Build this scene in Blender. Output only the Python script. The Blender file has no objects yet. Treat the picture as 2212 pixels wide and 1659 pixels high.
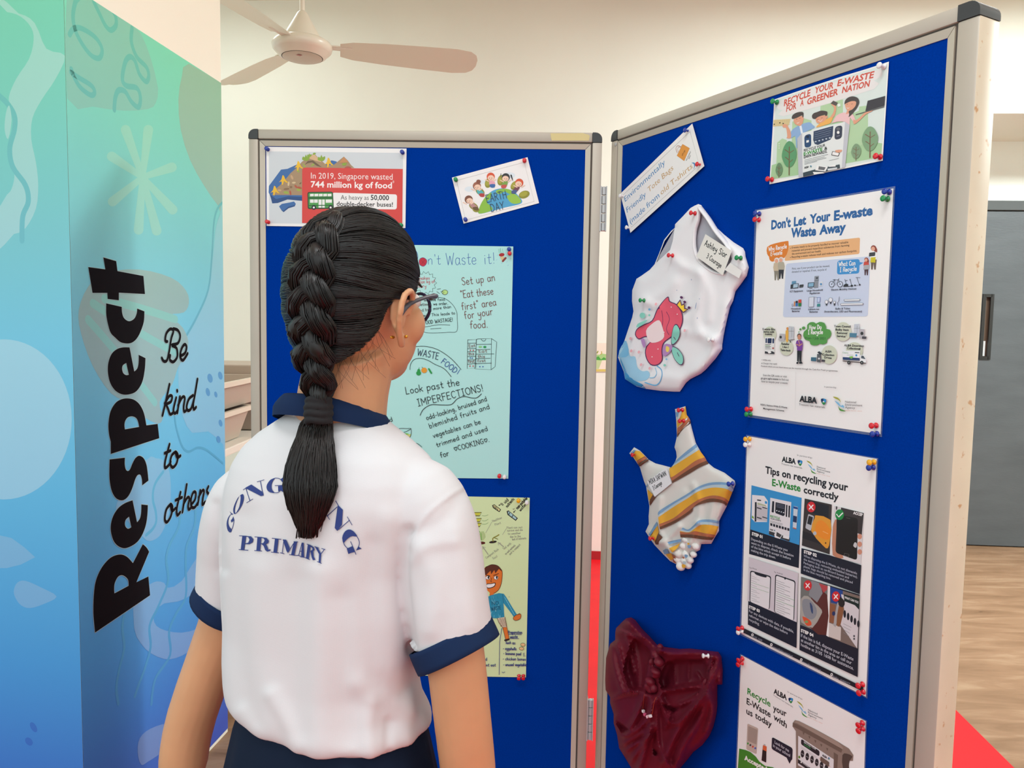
import bpy, bmesh, math, random
from math import sin, cos, tan, pi, radians, sqrt, atan2, hypot, exp
from mathutils import Vector as V, Matrix, geometry as mgeo
from mathutils.bvhtree import BVHTree

# ------------------------------------------------------------------ camera, sky, lights, exposure
SC = bpy.context.scene
COL = SC.collection
FPX, PCX, PCY = 1660.0, 1106.0, 829.5          # focal length and centre in photo pixels (2212 x 1659)
EYE = V((0, 0, 1.36))
_p, _r = radians(4.32), radians(1.014)
_r0, _u0 = V((1, 0, 0)), V((0, sin(_p), cos(_p)))
FWD = V((0, cos(_p), -sin(_p)))
RGT = _r0 * cos(_r) + _u0 * sin(_r)
UPV = -_r0 * sin(_r) + _u0 * cos(_r)
cam_d = bpy.data.cameras.new('camera'); cam = bpy.data.objects.new('camera', cam_d); COL.objects.link(cam)
m = Matrix((RGT, UPV, -FWD)).transposed().to_4x4(); m.translation = EYE
cam.matrix_world = m
cam_d.sensor_fit = 'HORIZONTAL'; cam_d.sensor_width = 36.0; cam_d.lens = 36.0 * FPX / 2212.0
cam_d.clip_start = 0.05; cam_d.clip_end = 100
SC.camera = cam

W = bpy.data.worlds.new('sky'); SC.world = W; W.use_nodes = True
nt = W.node_tree; bg = nt.nodes['Background']
tc = nt.nodes.new('ShaderNodeTexCoord'); sx = nt.nodes.new('ShaderNodeSeparateXYZ'); cr = nt.nodes.new('ShaderNodeValToRGB')
nt.links.new(tc.outputs['Generated'], sx.inputs[0]); nt.links.new(sx.outputs['Z'], cr.inputs['Fac'])
cr.color_ramp.elements[0].position = 0.0; cr.color_ramp.elements[0].color = (0.50, 0.57, 0.57, 1)
cr.color_ramp.elements[1].position = 0.35; cr.color_ramp.elements[1].color = (0.83, 0.95, 0.98, 1)
nt.links.new(cr.outputs['Color'], bg.inputs['Color']); bg.inputs['Strength'].default_value = 1.6

def area(name, loc, rot, sx_, sy_, power, color):
    d = bpy.data.lights.new(name, 'AREA'); d.shape = 'RECTANGLE'; d.size = sx_; d.size_y = sy_
    d.energy = power; d.color = color
    o = bpy.data.objects.new(name, d); o.location = loc; o.rotation_euler = rot; COL.objects.link(o); return o
# the hall's fluorescent ceiling lights (above the frame), then two added fills
area('tube_and_fill_light', (-0.35, 0.35, 3.14), (0, 0, 0), 1.3, 0.3, 20, (0.92, 0.98, 1.0))
area('tube_and_fill_light', (1.2, 0.2, 3.14), (0, 0, 0), 1.3, 0.3, 10, (0.92, 0.98, 1.0))
area('tube_and_fill_light', (2.2, 3.1, 3.15), (0, 0, 0), 2.6, 0.5, 60, (0.90, 1.0, 1.0))
area('tube_and_fill_light', (-1.75, 3.75, 3.15), (0, 0, 0), 1.2, 0.4, 9, (0.92, 1.0, 0.98))  # added fill, no fixture: brightens the left back wall
area('tube_and_fill_light', (4.1, 2.7, 3.12), (0, 0, 0), 2.4, 0.5, 150, (0.90, 1.0, 0.99))  # added fill, no fixture: set to reach the recess wall under the beam
SC.view_settings.view_transform = 'Standard'; SC.view_settings.look = 'None'
SC.view_settings.exposure = 0.24; SC.view_settings.gamma = 1.0; SC.view_settings.use_curve_mapping = False
SC.cycles.max_bounces = 8; SC.cycles.diffuse_bounces = 5

# ------------------------------------------------------------------ pixel geometry: where a photo pixel's ray meets a real plane
def ray(x, y): return RGT * ((x - PCX) / FPX) + UPV * ((PCY - y) / FPX) + FWD
def at(x, y, Y):
    d = ray(x, y); return EYE + d * ((Y - EYE.y) / d.y)
def proj(P):
    q = P - EYE; z = q.dot(FWD); return (PCX + FPX * q.dot(RGT) / z, PCY - FPX * q.dot(UPV) / z)
def floor_at(x, y, z=0.0):
    d = ray(x, y); return EYE + d * ((z - EYE.z) / d.z)

class Plane:                                    # an upright plane: O on it, ex to the viewer's right, n towards the viewer
    def __init__(s, O, ang):
        s.O = O; s.ex = V((cos(ang), sin(ang), 0)); s.ez = V((0, 0, 1)); s.n = V((sin(ang), -cos(ang), 0)); s.ang = ang
    def px(s, x, y, off=0.0):
        d = ray(x, y); t = (s.n.dot(s.O) + off - s.n.dot(EYE)) / s.n.dot(d); return EYE + d * t
    def uv(s, x, y, off=0.0):
        P = s.px(x, y, off) - s.O; return P.dot(s.ex), P.z
    def w(s, u, v, off=0.0): return s.O + s.ex * u + s.ez * v + s.n * off

# ------------------------------------------------------------------ materials
def hx(h, a=1.0):
    h = h.lstrip('#'); h = h if len(h) == 6 else ''.join(q * 2 for q in h); c = [int(h[i:i + 2], 16) / 255 for i in (0, 2, 4)]
    return tuple((x / 12.92 if x <= 0.04045 else ((x + 0.055) / 1.055) ** 2.4) for x in c) + (a,)
MATS = {}
def mat(name, col=None, rough=0.6, metal=0.0, spec=0.4, coat=0.0, bump=None, vary=0.0, vscale=8.0, sss=0.0, alpha=1.0, trans=0.0, sheen=0.0, vstretch=None):
    if name in MATS: return MATS[name]
    M = bpy.data.materials.new(name); M.use_nodes = True; N = M.node_tree; b = N.nodes['Principled BSDF']
    c = hx(col) if isinstance(col, str) else tuple(col) + (1,)
    b.inputs['Base Color'].default_value = c; b.inputs['Roughness'].default_value = rough
    b.inputs['Metallic'].default_value = metal; b.inputs['Specular IOR Level'].default_value = spec
    b.inputs['Coat Weight'].default_value = coat; b.inputs['Coat Roughness'].default_value = 0.08
    b.inputs['Alpha'].default_value = alpha; b.inputs['Transmission Weight'].default_value = trans
    b.inputs['Sheen Weight'].default_value = sheen
    if sss: b.inputs['Subsurface Weight'].default_value = sss; b.inputs['Subsurface Radius'].default_value = (0.012, 0.005, 0.003); b.inputs['Subsurface Scale'].default_value = 0.6
    M.diffuse_color = c
    if vary or bump:
        t = N.nodes.new('ShaderNodeTexCoord'); mp = N.nodes.new('ShaderNodeMapping'); N.links.new(t.outputs['Object'], mp.inputs[0])
        if vstretch: mp.inputs['Scale'].default_value = vstretch
    if vary:
        n = N.nodes.new('ShaderNodeTexNoise'); n.inputs['Scale'].default_value = vscale; n.inputs['Detail'].default_value = 5
        N.links.new(mp.outputs[0], n.inputs['Vector'])
        r = N.nodes.new('ShaderNodeValToRGB'); r.color_ramp.elements[0].position = 0.3; r.color_ramp.elements[1].position = 0.7
        r.color_ramp.elements[0].color = tuple(x * (1 - vary) for x in c[:3]) + (1,); r.color_ramp.elements[1].color = tuple(min(1, x * (1 + vary)) for x in c[:3]) + (1,)
        N.links.new(n.outputs['Fac'], r.inputs['Fac']); N.links.new(r.outputs['Color'], b.inputs['Base Color'])
    if bump:
        sc_, st, dist = bump
        n2 = N.nodes.new('ShaderNodeTexNoise'); n2.inputs['Scale'].default_value = sc_; n2.inputs['Detail'].default_value = 3
        N.links.new(mp.outputs[0], n2.inputs['Vector'])
        bp = N.nodes.new('ShaderNodeBump'); bp.inputs['Strength'].default_value = st; bp.inputs['Distance'].default_value = dist
        N.links.new(n2.outputs['Fac'], bp.inputs['Height']); N.links.new(bp.outputs['Normal'], b.inputs['Normal'])
    MATS[name] = M; return M
def ink(h, rough=0.45, coat=0.0):
    k = 'ink_' + h.strip('#') + ('' if not coat else '_gloss'); return mat(k, h, rough, spec=0.3, coat=coat)

# ------------------------------------------------------------------ objects
def tag(o, label=None, cat=None, group=None, kind=None):
    if label: o['label'] = label
    if cat: o['category'] = cat
    if group: o['group'] = group
    if kind: o['kind'] = kind
    return o
def empty(name, loc, rz=0.0):
    o = bpy.data.objects.new(name, None); COL.objects.link(o); o.location = loc; o.rotation_euler = (0, 0, rz); o.empty_display_size = 0.05; return o
def mesh_obj(name, me, mats, parent=None, loc=None):
    for mm in (mats if isinstance(mats, (list, tuple)) else [mats]): me.materials.append(mm)
    o = bpy.data.objects.new(name, me); COL.objects.link(o)
    if parent is not None: o.parent = parent
    if loc is not None: o.location = loc
    return o
def bm_obj(name, bm, mats, parent=None, loc=None, smooth=False, rel=None):
    if rel is not None:
        for v in bm.verts: v.co -= rel
        if loc is None: loc = rel
    bmesh.ops.recalc_face_normals(bm, faces=bm.faces[:])
    me = bpy.data.meshes.new(name); bm.to_mesh(me); bm.free()
    if smooth:
        me.polygons.foreach_set('use_smooth', [True] * len(me.polygons))
        if smooth != True:
            me.set_sharp_from_angle(angle=radians(smooth))
    return mesh_obj(name, me, mats, parent, loc)
def kids(o): return [c for c in bpy.data.objects if c.parent == o]
def copy_tree(o, parent=None):
    c = o.copy(); COL.objects.link(c)
    if parent is not None: c.parent = parent
    for ch in kids(o): copy_tree(ch, c)
    return c
def add_box(bm, lo, hi, bev=0.0, M=None, seg=2, mi=0):
    b2 = bmesh.new(); bmesh.ops.create_cube(b2, size=1.0)
    for v in b2.verts: v.co = V([lo[i] + (v.co[i] + 0.5) * (hi[i] - lo[i]) for i in range(3)])
    if bev: bmesh.ops.bevel(b2, geom=b2.edges[:], offset=bev, segments=seg, profile=0.5, affect='EDGES')
    merge(bm, b2, M, mi)
def merge(bm, b2, M=None, mi=0):
    mp = {}
    for v in b2.verts: mp[v] = bm.verts.new(M @ v.co if M is not None else v.co)
    for f in b2.faces:
        try: nf = bm.faces.new([mp[v] for v in f.verts]); nf.material_index = mi or f.material_index; nf.smooth = f.smooth
        except ValueError: pass
    b2.free()
def ring_pts(c, ax, ay, n, ph=0.0): return [c + ax * cos(2 * pi * i / n + ph) + ay * sin(2 * pi * i / n + ph) for i in range(n)]
def loft(bm, rings, cap=True, closed=True, mi=0):
    R = [[bm.verts.new(p) for p in r] for r in rings]
    n = len(R[0])
    for a, b in zip(R, R[1:]):
        for i in range(n if closed else n - 1):
            j = (i + 1) % n
            f = bm.faces.new((a[i], a[j], b[j], b[i])); f.material_index = mi
    if cap and closed:
        bm.faces.new(list(reversed(R[0]))).material_index = mi; bm.faces.new(R[-1]).material_index = mi
    return R
def frame_of(d):
    d = d.normalized(); a = V((0, 0, 1)) if abs(d.z) < 0.9 else V((1, 0, 0))
    x = a.cross(d).normalized(); return x, d.cross(x).normalized()
def tube(bm, pts, rads, n=8, cap=True, flat=1.0, mi=0):
    pts = [V(p) for p in pts]
    if not isinstance(rads, (list, tuple)): rads = [rads] * len(pts)
    rings = []; x = None
    for i, p in enumerate(pts):
        d = (pts[min(i + 1, len(pts) - 1)] - pts[max(i - 1, 0)])
        if d.length < 1e-9: d = V((0, 0, 1))
        d.normalize()
        if x is None: x, y = frame_of(d)
        else:
            x = (x - d * x.dot(d)); x = x.normalized() if x.length > 1e-6 else frame_of(d)[0]
        y = d.cross(x)
        rings.append(ring_pts(p, x * rads[i], y * rads[i] * flat, n))
    loft(bm, rings, cap, mi=mi)
def lathe(bm, prof, n=24, O=V((0, 0, 0)), az=V((0, 0, 1)), mi=0):       # prof: (r, h) pairs
    ax, ay = frame_of(az)
    rings = [ring_pts(O + az * h, ax * max(r, 1e-5), ay * max(r, 1e-5), n) for r, h in prof]
    loft(bm, rings, True, mi=mi)
def smooth_path(pts, k=6, closed=False):                                  # Catmull-Rom through points (tuples of any size)
    n = len(pts)
    if n < 3 and not closed: return [tuple(p) for p in pts]
    out = []
    for i in range(n if closed else n - 1):
        P = [pts[(i + j) % n] if closed else pts[min(max(i + j, 0), n - 1)] for j in (-1, 0, 1, 2)]
        for s in range(k):
            t = s / k
            out.append(tuple(0.5 * (2 * b + (c - a) * t + (2 * a - 5 * b + 4 * c - d) * t * t + (3 * b - a - 3 * c + d) * t ** 3) for a, b, c, d in zip(*P)))
    if not closed: out.append(tuple(pts[-1]))
    return out
def lerp(a, b, t): return a + (b - a) * t
def interp(tab, x):
    if x <= tab[0][0]: return tab[0][1]
    for (x0, y0), (x1, y1) in zip(tab, tab[1:]):
        if x <= x1: return lerp(y0, y1, (x - x0) / (x1 - x0))
    return tab[-1][1]
# ------------------------------------------------------------------ the setting
BANG = radians(-4.0)                                                    # the building's back walls run a few degrees off the camera
wall_pl = Plane(floor_at(1285, 1208), BANG)
door_pl = Plane(floor_at(2150, 1178), BANG)
CEIL = 3.2
m_wall = mat('cream_wall_paint', '#eff0e4', 0.75, vary=0.02, vscale=2.0, bump=(60, 0.05, 0.002))
m_wall_recess = mat('pale_yellow_wall_paint', '#f5f8f0', 0.75, vary=0.02, vscale=2.0)
def slab(name, pl, u0, u1, v0, v1, t, m_, kind='structure'):
    bm = bmesh.new()
    P = [pl.w(u, v, o) for o in (0, -t) for u, v in ((u0, v0), (u1, v0), (u1, v1), (u0, v1))]
    vs = [bm.verts.new(p) for p in P]
    for f in ((0, 1, 2, 3), (5, 4, 7, 6), (4, 0, 3, 7), (1, 5, 6, 2), (3, 2, 6, 7), (4, 5, 1, 0)): bm.faces.new([vs[i] for i in f])
    return tag(bm_obj(name, bm, m_, rel=V(pl.w(u0, v0))), kind=kind)
# wall split where the recess opens: left wall panel and the beam over the recess
ub = wall_pl.uv(1790, 900)[0]
zb = wall_pl.uv(2185, 245)[1]
slab('wall_back', wall_pl, -3.2, ub, 0.0, CEIL, 0.2, m_wall)
slab('trim_1', wall_pl, ub, 6.0, zb, CEIL, (wall_pl.O - door_pl.O).dot(wall_pl.n) + 0.25, m_wall)    # beam over the door recess
slab('wall_recess', door_pl, -1.6, 6.0, 0.0, CEIL - 0.01, 0.2, m_wall_recess)
# floor: marbled brown sheet with a red lane
def floor_material(name, cols, stretch, sc_):
    M = bpy.data.materials.new(name); M.use_nodes = True; N = M.node_tree; b = N.nodes['Principled BSDF']
    t = N.nodes.new('ShaderNodeTexCoord'); mp = N.nodes.new('ShaderNodeMapping'); mp.inputs['Scale'].default_value = stretch
    n = N.nodes.new('ShaderNodeTexNoise'); n.inputs['Scale'].default_value = sc_; n.inputs['Detail'].default_value = 9; n.inputs['Roughness'].default_value = 0.62; n.inputs['Distortion'].default_value = 0.6
    r = N.nodes.new('ShaderNodeValToRGB')
    while len(r.color_ramp.elements) < len(cols): r.color_ramp.elements.new(0.5)
    for e, (p, c) in zip(r.color_ramp.elements, cols): e.position = p; e.color = hx(c)
    N.links.new(t.outputs['Object'], mp.inputs[0]); N.links.new(mp.outputs[0], n.inputs['Vector']); N.links.new(n.outputs['Fac'], r.inputs['Fac']); N.links.new(r.outputs['Color'], b.inputs['Base Color'])
    b.inputs['Roughness'].default_value = 0.5; b.inputs['Specular IOR Level'].default_value = 0.25
    return M
m_floor = floor_material('marbled_brown_floor', [(0.28, '#453022'), (0.34, '#7a5c44'), (0.55, '#8f6f56'), (0.72, '#a3876d')], (1.0, 5.0, 1.0), 2.2)
m_red = floor_material('worn_red_floor_paint', [(0.20, '#d8a79a'), (0.24, '#cc1420'), (0.6, '#d8161f'), (0.8, '#c4121c')], (1, 2, 1), 3.0)
bm = bmesh.new(); add_box(bm, (-4, -5, -0.12), (7.5, 6.5, 0.0)); tag(bm_obj('floor', bm, m_floor), kind='structure')
pa, pb = floor_at(2065, 1535), floor_at(2190, 1659)
dl = (pa - pb).normalized(); dl = V((sin(radians(4.2)), cos(radians(4.2)), 0)); nl = V((-dl.y, dl.x, 0))
bm = bmesh.new()
q = [pb - dl * 6, pb + dl * 2.95, pb + dl * 2.95 + nl * 1.95, pb - dl * 6 + nl * 1.95]
for zz in (0.0015, -0.03):
    pass
top = [bm.verts.new((p.x, p.y, 0.002)) for p in q]; bot = [bm.verts.new((p.x, p.y, -0.01)) for p in q]
bm.faces.new(top); bm.faces.new(bot[::-1])
for i in range(4): bm.faces.new((top[i], bot[i], bot[(i + 1) % 4], top[(i + 1) % 4]))
tag(bm_obj('floor_lane', bm, m_red), kind='structure')
# red skirting where the lane meets the wall
u0, u1 = wall_pl.uv(1230, 1208)[0] - 0.4, wall_pl.uv(1310, 1208)[0] + 0.9
bm = bmesh.new()
P = [wall_pl.w(u, v, o) for o in (0.012, -0.005) for u, v in ((u0, 0), (u1, 0), (u1, 0.05), (u0, 0.05))]
vs = [bm.verts.new(p) for p in P]
for f in ((0, 1, 2, 3), (5, 4, 7, 6), (4, 0, 3, 7), (1, 5, 6, 2), (3, 2, 6, 7), (4, 5, 1, 0)): bm.faces.new([vs[i] for i in f])
tag(bm_obj('baseboard_back', bm, mat('red_skirting_paint', '#a8242a', 0.5), rel=V(P[0])), kind='structure')
bm = bmesh.new(); add_box(bm, (-4, -0.9, CEIL), (7.5, 6.5, CEIL + 0.15)); tag(bm_obj('ceiling', bm, mat('white_ceiling_paint', '#eae6d6', 0.8)), kind='structure')

bm = bmesh.new(); add_box(bm, (6.3, -1.0, 0), (6.5, 6.0, CEIL)); tag(bm_obj('blocker_wall_right', bm, m_wall), kind='structure')  # unseen wall, added to block sky light from the right
bm = bmesh.new(); add_box(bm, (2.9, -5.0, 0), (3.1, 1.3, CEIL)); tag(bm_obj('blocker_wall_side', bm, m_wall), kind='structure')  # unseen wall, added beside the camera to keep the lettered pillar side dark
# pillar at the left, its two sides carrying the mural
F2A = floor_at(492, 1580); ang2 = radians(83.6)
f2 = Plane(F2A, ang2)                                  # the side with the lettering (ex runs away from the camera)
corner = f2.px(160, 900); corner.z = 0
f1 = Plane(corner, ang2 - pi / 2)                       # the side facing the camera
MUR_TOP = f2.uv(494, 190)[1]
dpt = (F2A - corner); dpt.z = 0; PD = dpt.length
bm = bmesh.new()
e1, e2 = -f1.ex, f2.ex
q = [corner, corner + e1 * 1.3, corner + e1 * 1.3 + e2 * PD, corner + e2 * PD]
for za, zb_ in ((0, CEIL),):
    lo = [bm.verts.new((p.x, p.y, za)) for p in q]; hi = [bm.verts.new((p.x, p.y, zb_)) for p in q]
    bm.faces.new(lo[::-1]); bm.faces.new(hi)
    for i in range(4): bm.faces.new((lo[i], lo[(i + 1) % 4], hi[(i + 1) % 4], hi[i]))
tag(bm_obj('wall_left', bm, mat('cream_pillar_paint', '#efeada', 0.75, bump=(60, 0.05, 0.002)), rel=corner), kind='structure')

# door in the recess
def pbox(pl, u0, u1, v0, v1, o0, o1, bm, bev=0.0, mi=0):                 # box on a plane, from offset o0 to o1 towards the viewer
    M = Matrix((pl.ex, -pl.n, pl.ez)).transposed().to_4x4(); M.translation = pl.O
    add_box(bm, (u0, -o1, v0), (u1, -o0, v1), bev, M, mi=mi)
dz = door_pl.uv(2180, 457)[1]; du0 = door_pl.uv(2040, 800)[0]
m_door = mat('grey_metal_door', '#5a5d60', 0.4, metal=0.2, vary=0.10, vscale=3.0, vstretch=(1, 1, 4), bump=(30, 0.08, 0.004))
m_dframe = mat('dark_grey_door_frame', '#4c4f4f', 0.5)
bm = bmesh.new(); pbox(door_pl, du0 - 0.06, du0, 0, dz + 0.06, 0.0, 0.05, bm, 0.004); pbox(door_pl, du0 + 1.9, du0 + 1.96, 0, dz + 0.06, 0.0, 0.05, bm, 0.004); pbox(door_pl, du0, du0 + 1.9, dz, dz + 0.06, 0.0, 0.05, bm, 0.004)
D = empty('door_1', door_pl.w(du0, 0)); tag(D, kind='structure')
def under(o, root):                                     # keep world place under a plain-translated root
    o.parent = root; o.location = o.location - root.location
    return o
o = bm_obj('door_frame', bm, m_dframe, rel=V(door_pl.O)); under(o, D)
wu0, wv0 = door_pl.uv(2112, 772); wu1, wv1 = door_pl.uv(2136, 640)
for k in range(2):
    a, b_ = du0 + 0.004 + k * 0.95, du0 + 0.946 + k * 0.95
    bm = bmesh.new()
    if k == 0:
        pbox(door_pl, a, wu0, 0.008, dz - 0.004, 0.0, 0.035, bm); pbox(door_pl, wu1, b_, 0.008, dz - 0.004, 0.0, 0.035, bm)
        pbox(door_pl, wu0, wu1, 0.008, wv0, 0.0, 0.035, bm); pbox(door_pl, wu0, wu1, wv1, dz - 0.004, 0.0, 0.035, bm)
    else: pbox(door_pl, a, b_, 0.008, dz - 0.004, 0.0, 0.035, bm)
    lf = under(bm_obj('door_leaf', bm, m_door, rel=V(door_pl.O)), D)
    if k == 0:
        bm = bmesh.new(); g = 0.012
        pbox(door_pl, wu0 - g, wu0 + g * .6, wv0 - g, wv1 + g, 0.03, 0.042, bm); pbox(door_pl, wu1 - g * .6, wu1 + g, wv0 - g, wv1 + g, 0.03, 0.042, bm)
        pbox(door_pl, wu0, wu1, wv0 - g, wv0 + g * .6, 0.03, 0.042, bm); pbox(door_pl, wu0, wu1, wv1 - g * .6, wv1 + g, 0.03, 0.042, bm)
        under(bm_obj('vision_panel_frame', bm, mat('black_gasket', '#23211f', 0.5), rel=V(door_pl.O)), D)
        bm = bmesh.new(); pbox(door_pl, wu0, wu1, wv0, wv1, 0.010, 0.016, bm)
        under(bm_obj('vision_panel_glass', bm, mat('dark_door_glass', '#6b5648', 0.06, spec=0.8), rel=V(door_pl.O)), D)
        bm = bmesh.new(); pbox(door_pl, wu0 + 0.005, wu1 - 0.012, wv0 + 0.01, lerp(wv0, wv1, 0.27), 0.016, 0.018, bm)
        under(bm_obj('paper_notice', bm, mat('white_paper', '#e9e6e6', 0.5), rel=V(door_pl.O)), D)
# ------------------------------------------------------------------ display boards
m_alu = mat('grey_enamel_frame', '#b9b1a3', 0.42, metal=0.15, vary=0.03, vscale=6.0, spec=0.4)
m_alu2 = mat('pale_frame_bead', '#c3bcab', 0.4, metal=0.15)
m_cream = mat('cream_enamel_post', '#d8ccb4', 0.45, vary=0.05, vscale=9.0)
_N = m_cream.node_tree; _t = _N.nodes.new('ShaderNodeTexCoord'); _n = _N.nodes.new('ShaderNodeTexNoise'); _n.inputs['Scale'].default_value = 70; _n.inputs['Detail'].default_value = 2
_r = _N.nodes.new('ShaderNodeValToRGB'); _r.color_ramp.elements[0].position = 0.66; _r.color_ramp.elements[0].color = (0, 0, 0, 1); _r.color_ramp.elements[1].position = 0.75; _r.color_ramp.elements[1].color = (0.8, 0.8, 0.8, 1)
_x = _N.nodes.new('ShaderNodeMix'); _x.data_type = 'RGBA'; _b = _N.nodes['Principled BSDF']; _src = _b.inputs['Base Color'].links[0].from_socket
_N.links.new(_t.outputs['Object'], _n.inputs['Vector']); _N.links.new(_n.outputs['Fac'], _r.inputs['Fac']); _N.links.new(_r.outputs['Color'], _x.inputs['Factor']); _N.links.new(_src, _x.inputs['A']); _x.inputs['B'].default_value = hx('#b98348'); _N.links.new(_x.outputs['Result'], _b.inputs['Base Color'])   # rust freckles
m_cap = mat('black_plastic_cap', '#3c3f40', 0.42)
m_groove = mat('dark_groove', '#57504a', 0.8)
m_felt = mat('blue_felt', (0.0006, 0.036, 0.30), 0.95, spec=0.0, vary=0.10, vscale=320.0, bump=(900, 0.25, 0.0006))
m_rubber = mat('black_rubber', '#1b1817', 0.55)
m_steel = mat('galvanised_hinge_steel', '#bfc2c1', 0.4, metal=0.25)
m_rust = mat('rust_brown', '#9b5a2b', 0.9)
BT = 0.05                                                                 # board thickness
plC = Plane(at(930, 500, 1.97), radians(-1.6))
plR = Plane(at(1325, 500, 1.958), radians(-61.8))
RO, GR, BD = 0.024, 0.004, 0.013                                          # rail, groove, bead widths
def board(pl, uL, uR, zT, zB, label, capR=True, railR=RO, beadL=BD):
    root = empty('display_board', pl.w((uL + uR) / 2, -pl.O.z), pl.ang)
    tag(root, label, 'notice board', 'blue felt display boards joined by hinges')
    w2 = (uR - uL) / 2
    # local: x along the board, -y towards the viewer, z up
    iL, iR, iT, iB = -w2 + RO, w2 - railR, zT - RO, zB + RO
    def ch(name, bm, m_, sm=False): return bm_obj(name, bm, m_, root, V((0, 0, 0)), smooth=sm)
    bm = bmesh.new(); add_box(bm, (iL, 0.006, iB), (iR, BT - 0.008, iT)); ch('felt_panel', bm, m_felt)
    c = 0.024
    for nm, lo, hi in (('frame_rail', (-w2 + c, 0, zT - RO), (w2 - c, BT, zT)), ('frame_rail', (-w2 + c, 0, zB), (w2 - c, BT, zB + RO)),
                       ('frame_stile', (-w2, 0, zB + c), (-w2 + RO, BT, zT - c)), ('frame_stile', (w2 - railR, 0, zB + c), (w2, BT, zT - c))):
        bm = bmesh.new(); add_box(bm, lo, hi, 0.003)
        if railR > RO and nm == 'frame_stile' and lo[0] > 0:          # end post: cream sides, grey face
            bm.normal_update()
            for f in bm.faces: f.material_index = 0 if abs(f.normal.x) > 0.5 else 1
            ch(nm, bm, [m_cream, m_alu], 40)
        else: ch(nm, bm, m_alu, 40)
    for sx_ in (-1, 1):
        for z0, sz in ((zT, -1), (zB, 1)):
            bm = bmesh.new(); k = max(c, railR) if sx_ > 0 else c
            n = 6; R = 0.017
            out = [(0, 0), (-k, 0), (-k, sz * c)] + []
            # outline in x,z: square with the outer corner rounded
            P = [(w2 - k, z0 + sz * c), (w2 - k, z0)] + [(w2 - R + R * sin(t), z0 + sz * (R - R * cos(t))) for t in [pi / 2 * i / n for i in range(n + 1)]] + [(w2, z0 + sz * c)]
            P = [(sx_ * x, z) for x, z in P]
            loft(bm, [[V((x, y, z)) for x, z in P] for y in (-0.0012, BT + 0.001)])
            ch('corner_cap', bm, m_cap, 40)
    # groove and mitred bead on each side
    g0 = (iL, iR, iB, iT); g1 = (iL + GR, iR - GR, iB + GR, iT - GR); g2 = (iL + GR + BD, iR - GR - BD, iB + GR + BD, iT - GR - BD)
    def quad4(a, b):   # four mitred quads between rectangles
        return [((a[0], a[3]), (a[1], a[3]), (b[1], b[3]), (b[0], b[3])), ((a[1], a[2]), (a[0], a[2]), (b[0], b[2]), (b[1], b[2])),
                ((a[0], a[2]), (a[0], a[3]), (b[0], b[3]), (b[0], b[2])), ((a[1], a[3]), (a[1], a[2]), (b[1], b[2]), (b[1], b[3]))]
    bm = bmesh.new()
    for q in quad4(g0, g1): bm.faces.new([bm.verts.new((x, 0.0045, z)) for x, z in q])
    ch('groove', bm, m_groove)
    for q in quad4(g1, g2):
        bm = bmesh.new()
        ys = (0.001, 0.001, 0.0045, 0.0045)
        cx_, cz_ = sum(p[0] for p in q) / 4, sum(p[1] for p in q) / 4
        sh = lambda x, z: (x + (0.0006 if x < cx_ else -0.0006) * (abs(q[0][1] - q[1][1]) < 1e-6), z + (0.0006 if z < cz_ else -0.0006) * (abs(q[0][1] - q[1][1]) > 1e-6))
        A = [bm.verts.new((sh(x, z)[0], y, sh(x, z)[1])) for (x, z), y in zip(q, ys)]; B = [bm.verts.new((v.co.x, 0.007, v.co.z)) for v in A]
        bm.faces.new(A); bm.faces.new(B[::-1])
        for i in range(4): bm.faces.new((A[i], B[i], B[(i + 1) % 4], A[(i + 1) % 4]))
        ch('frame_bead', bm, m_alu2)
    return root, w2, ch
uL, uR = plC.uv(537.5, 400)[0], plC.uv(1301, 300)[0]; zT = plC.O.z + plC.uv(930, 282.5)[1]
bC, wC, chC = board(plC, uL, uR, zT, 0.12, 'blue felt board behind the girl, facing the camera, with two handmade posters')
uL2, uR2 = plR.uv(1318, 400)[0], plR.uv(2116, 60)[0]; zT2 = plR.O.z + plR.uv(1338, 279)[1]
bR, wR, chR = board(plR, uL2, uR2, zT2, 0.12, 'blue felt board at the right, angled, with tote bags and recycling posters', railR=0.034)
# masking tape on the top rail, rivet, rust spots
bm = bmesh.new(); ua, za = plC.uv(1190, 291); ub_, zb2 = plC.uv(1275, 291)
mid = (uL + uR) / 2
for i in range(6):
    pass
P = [(1189, 288), (1240, 288), (1258, 287.5), (1271, 291), (1274, 294), (1272, 304), (1240, 304), (1192, 304), (1190, 297)]
lp = [V((plC.uv(*p)[0] - mid, -0.0006, plC.O.z + plC.uv(*p)[1])) for p in P]
bm.faces.new([bm.verts.new(p) for p in lp]); chC('masking_tape', bm, mat('yellowed_masking_tape', '#d9cb92', 0.7))
midR = (uL2 + uR2) / 2
bm = bmesh.new(); u_, v_ = plR.uv(1330, 312); lathe(bm, [(0.0045, 0), (0.004, 0.0012), (0.0022, 0.0016), (0.001, 0.0008)], 16, V((u_ - midR, 0.0, plR.O.z + v_)), V((0, -1, 0))); chR('rivet', bm, m_steel, True)
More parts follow.
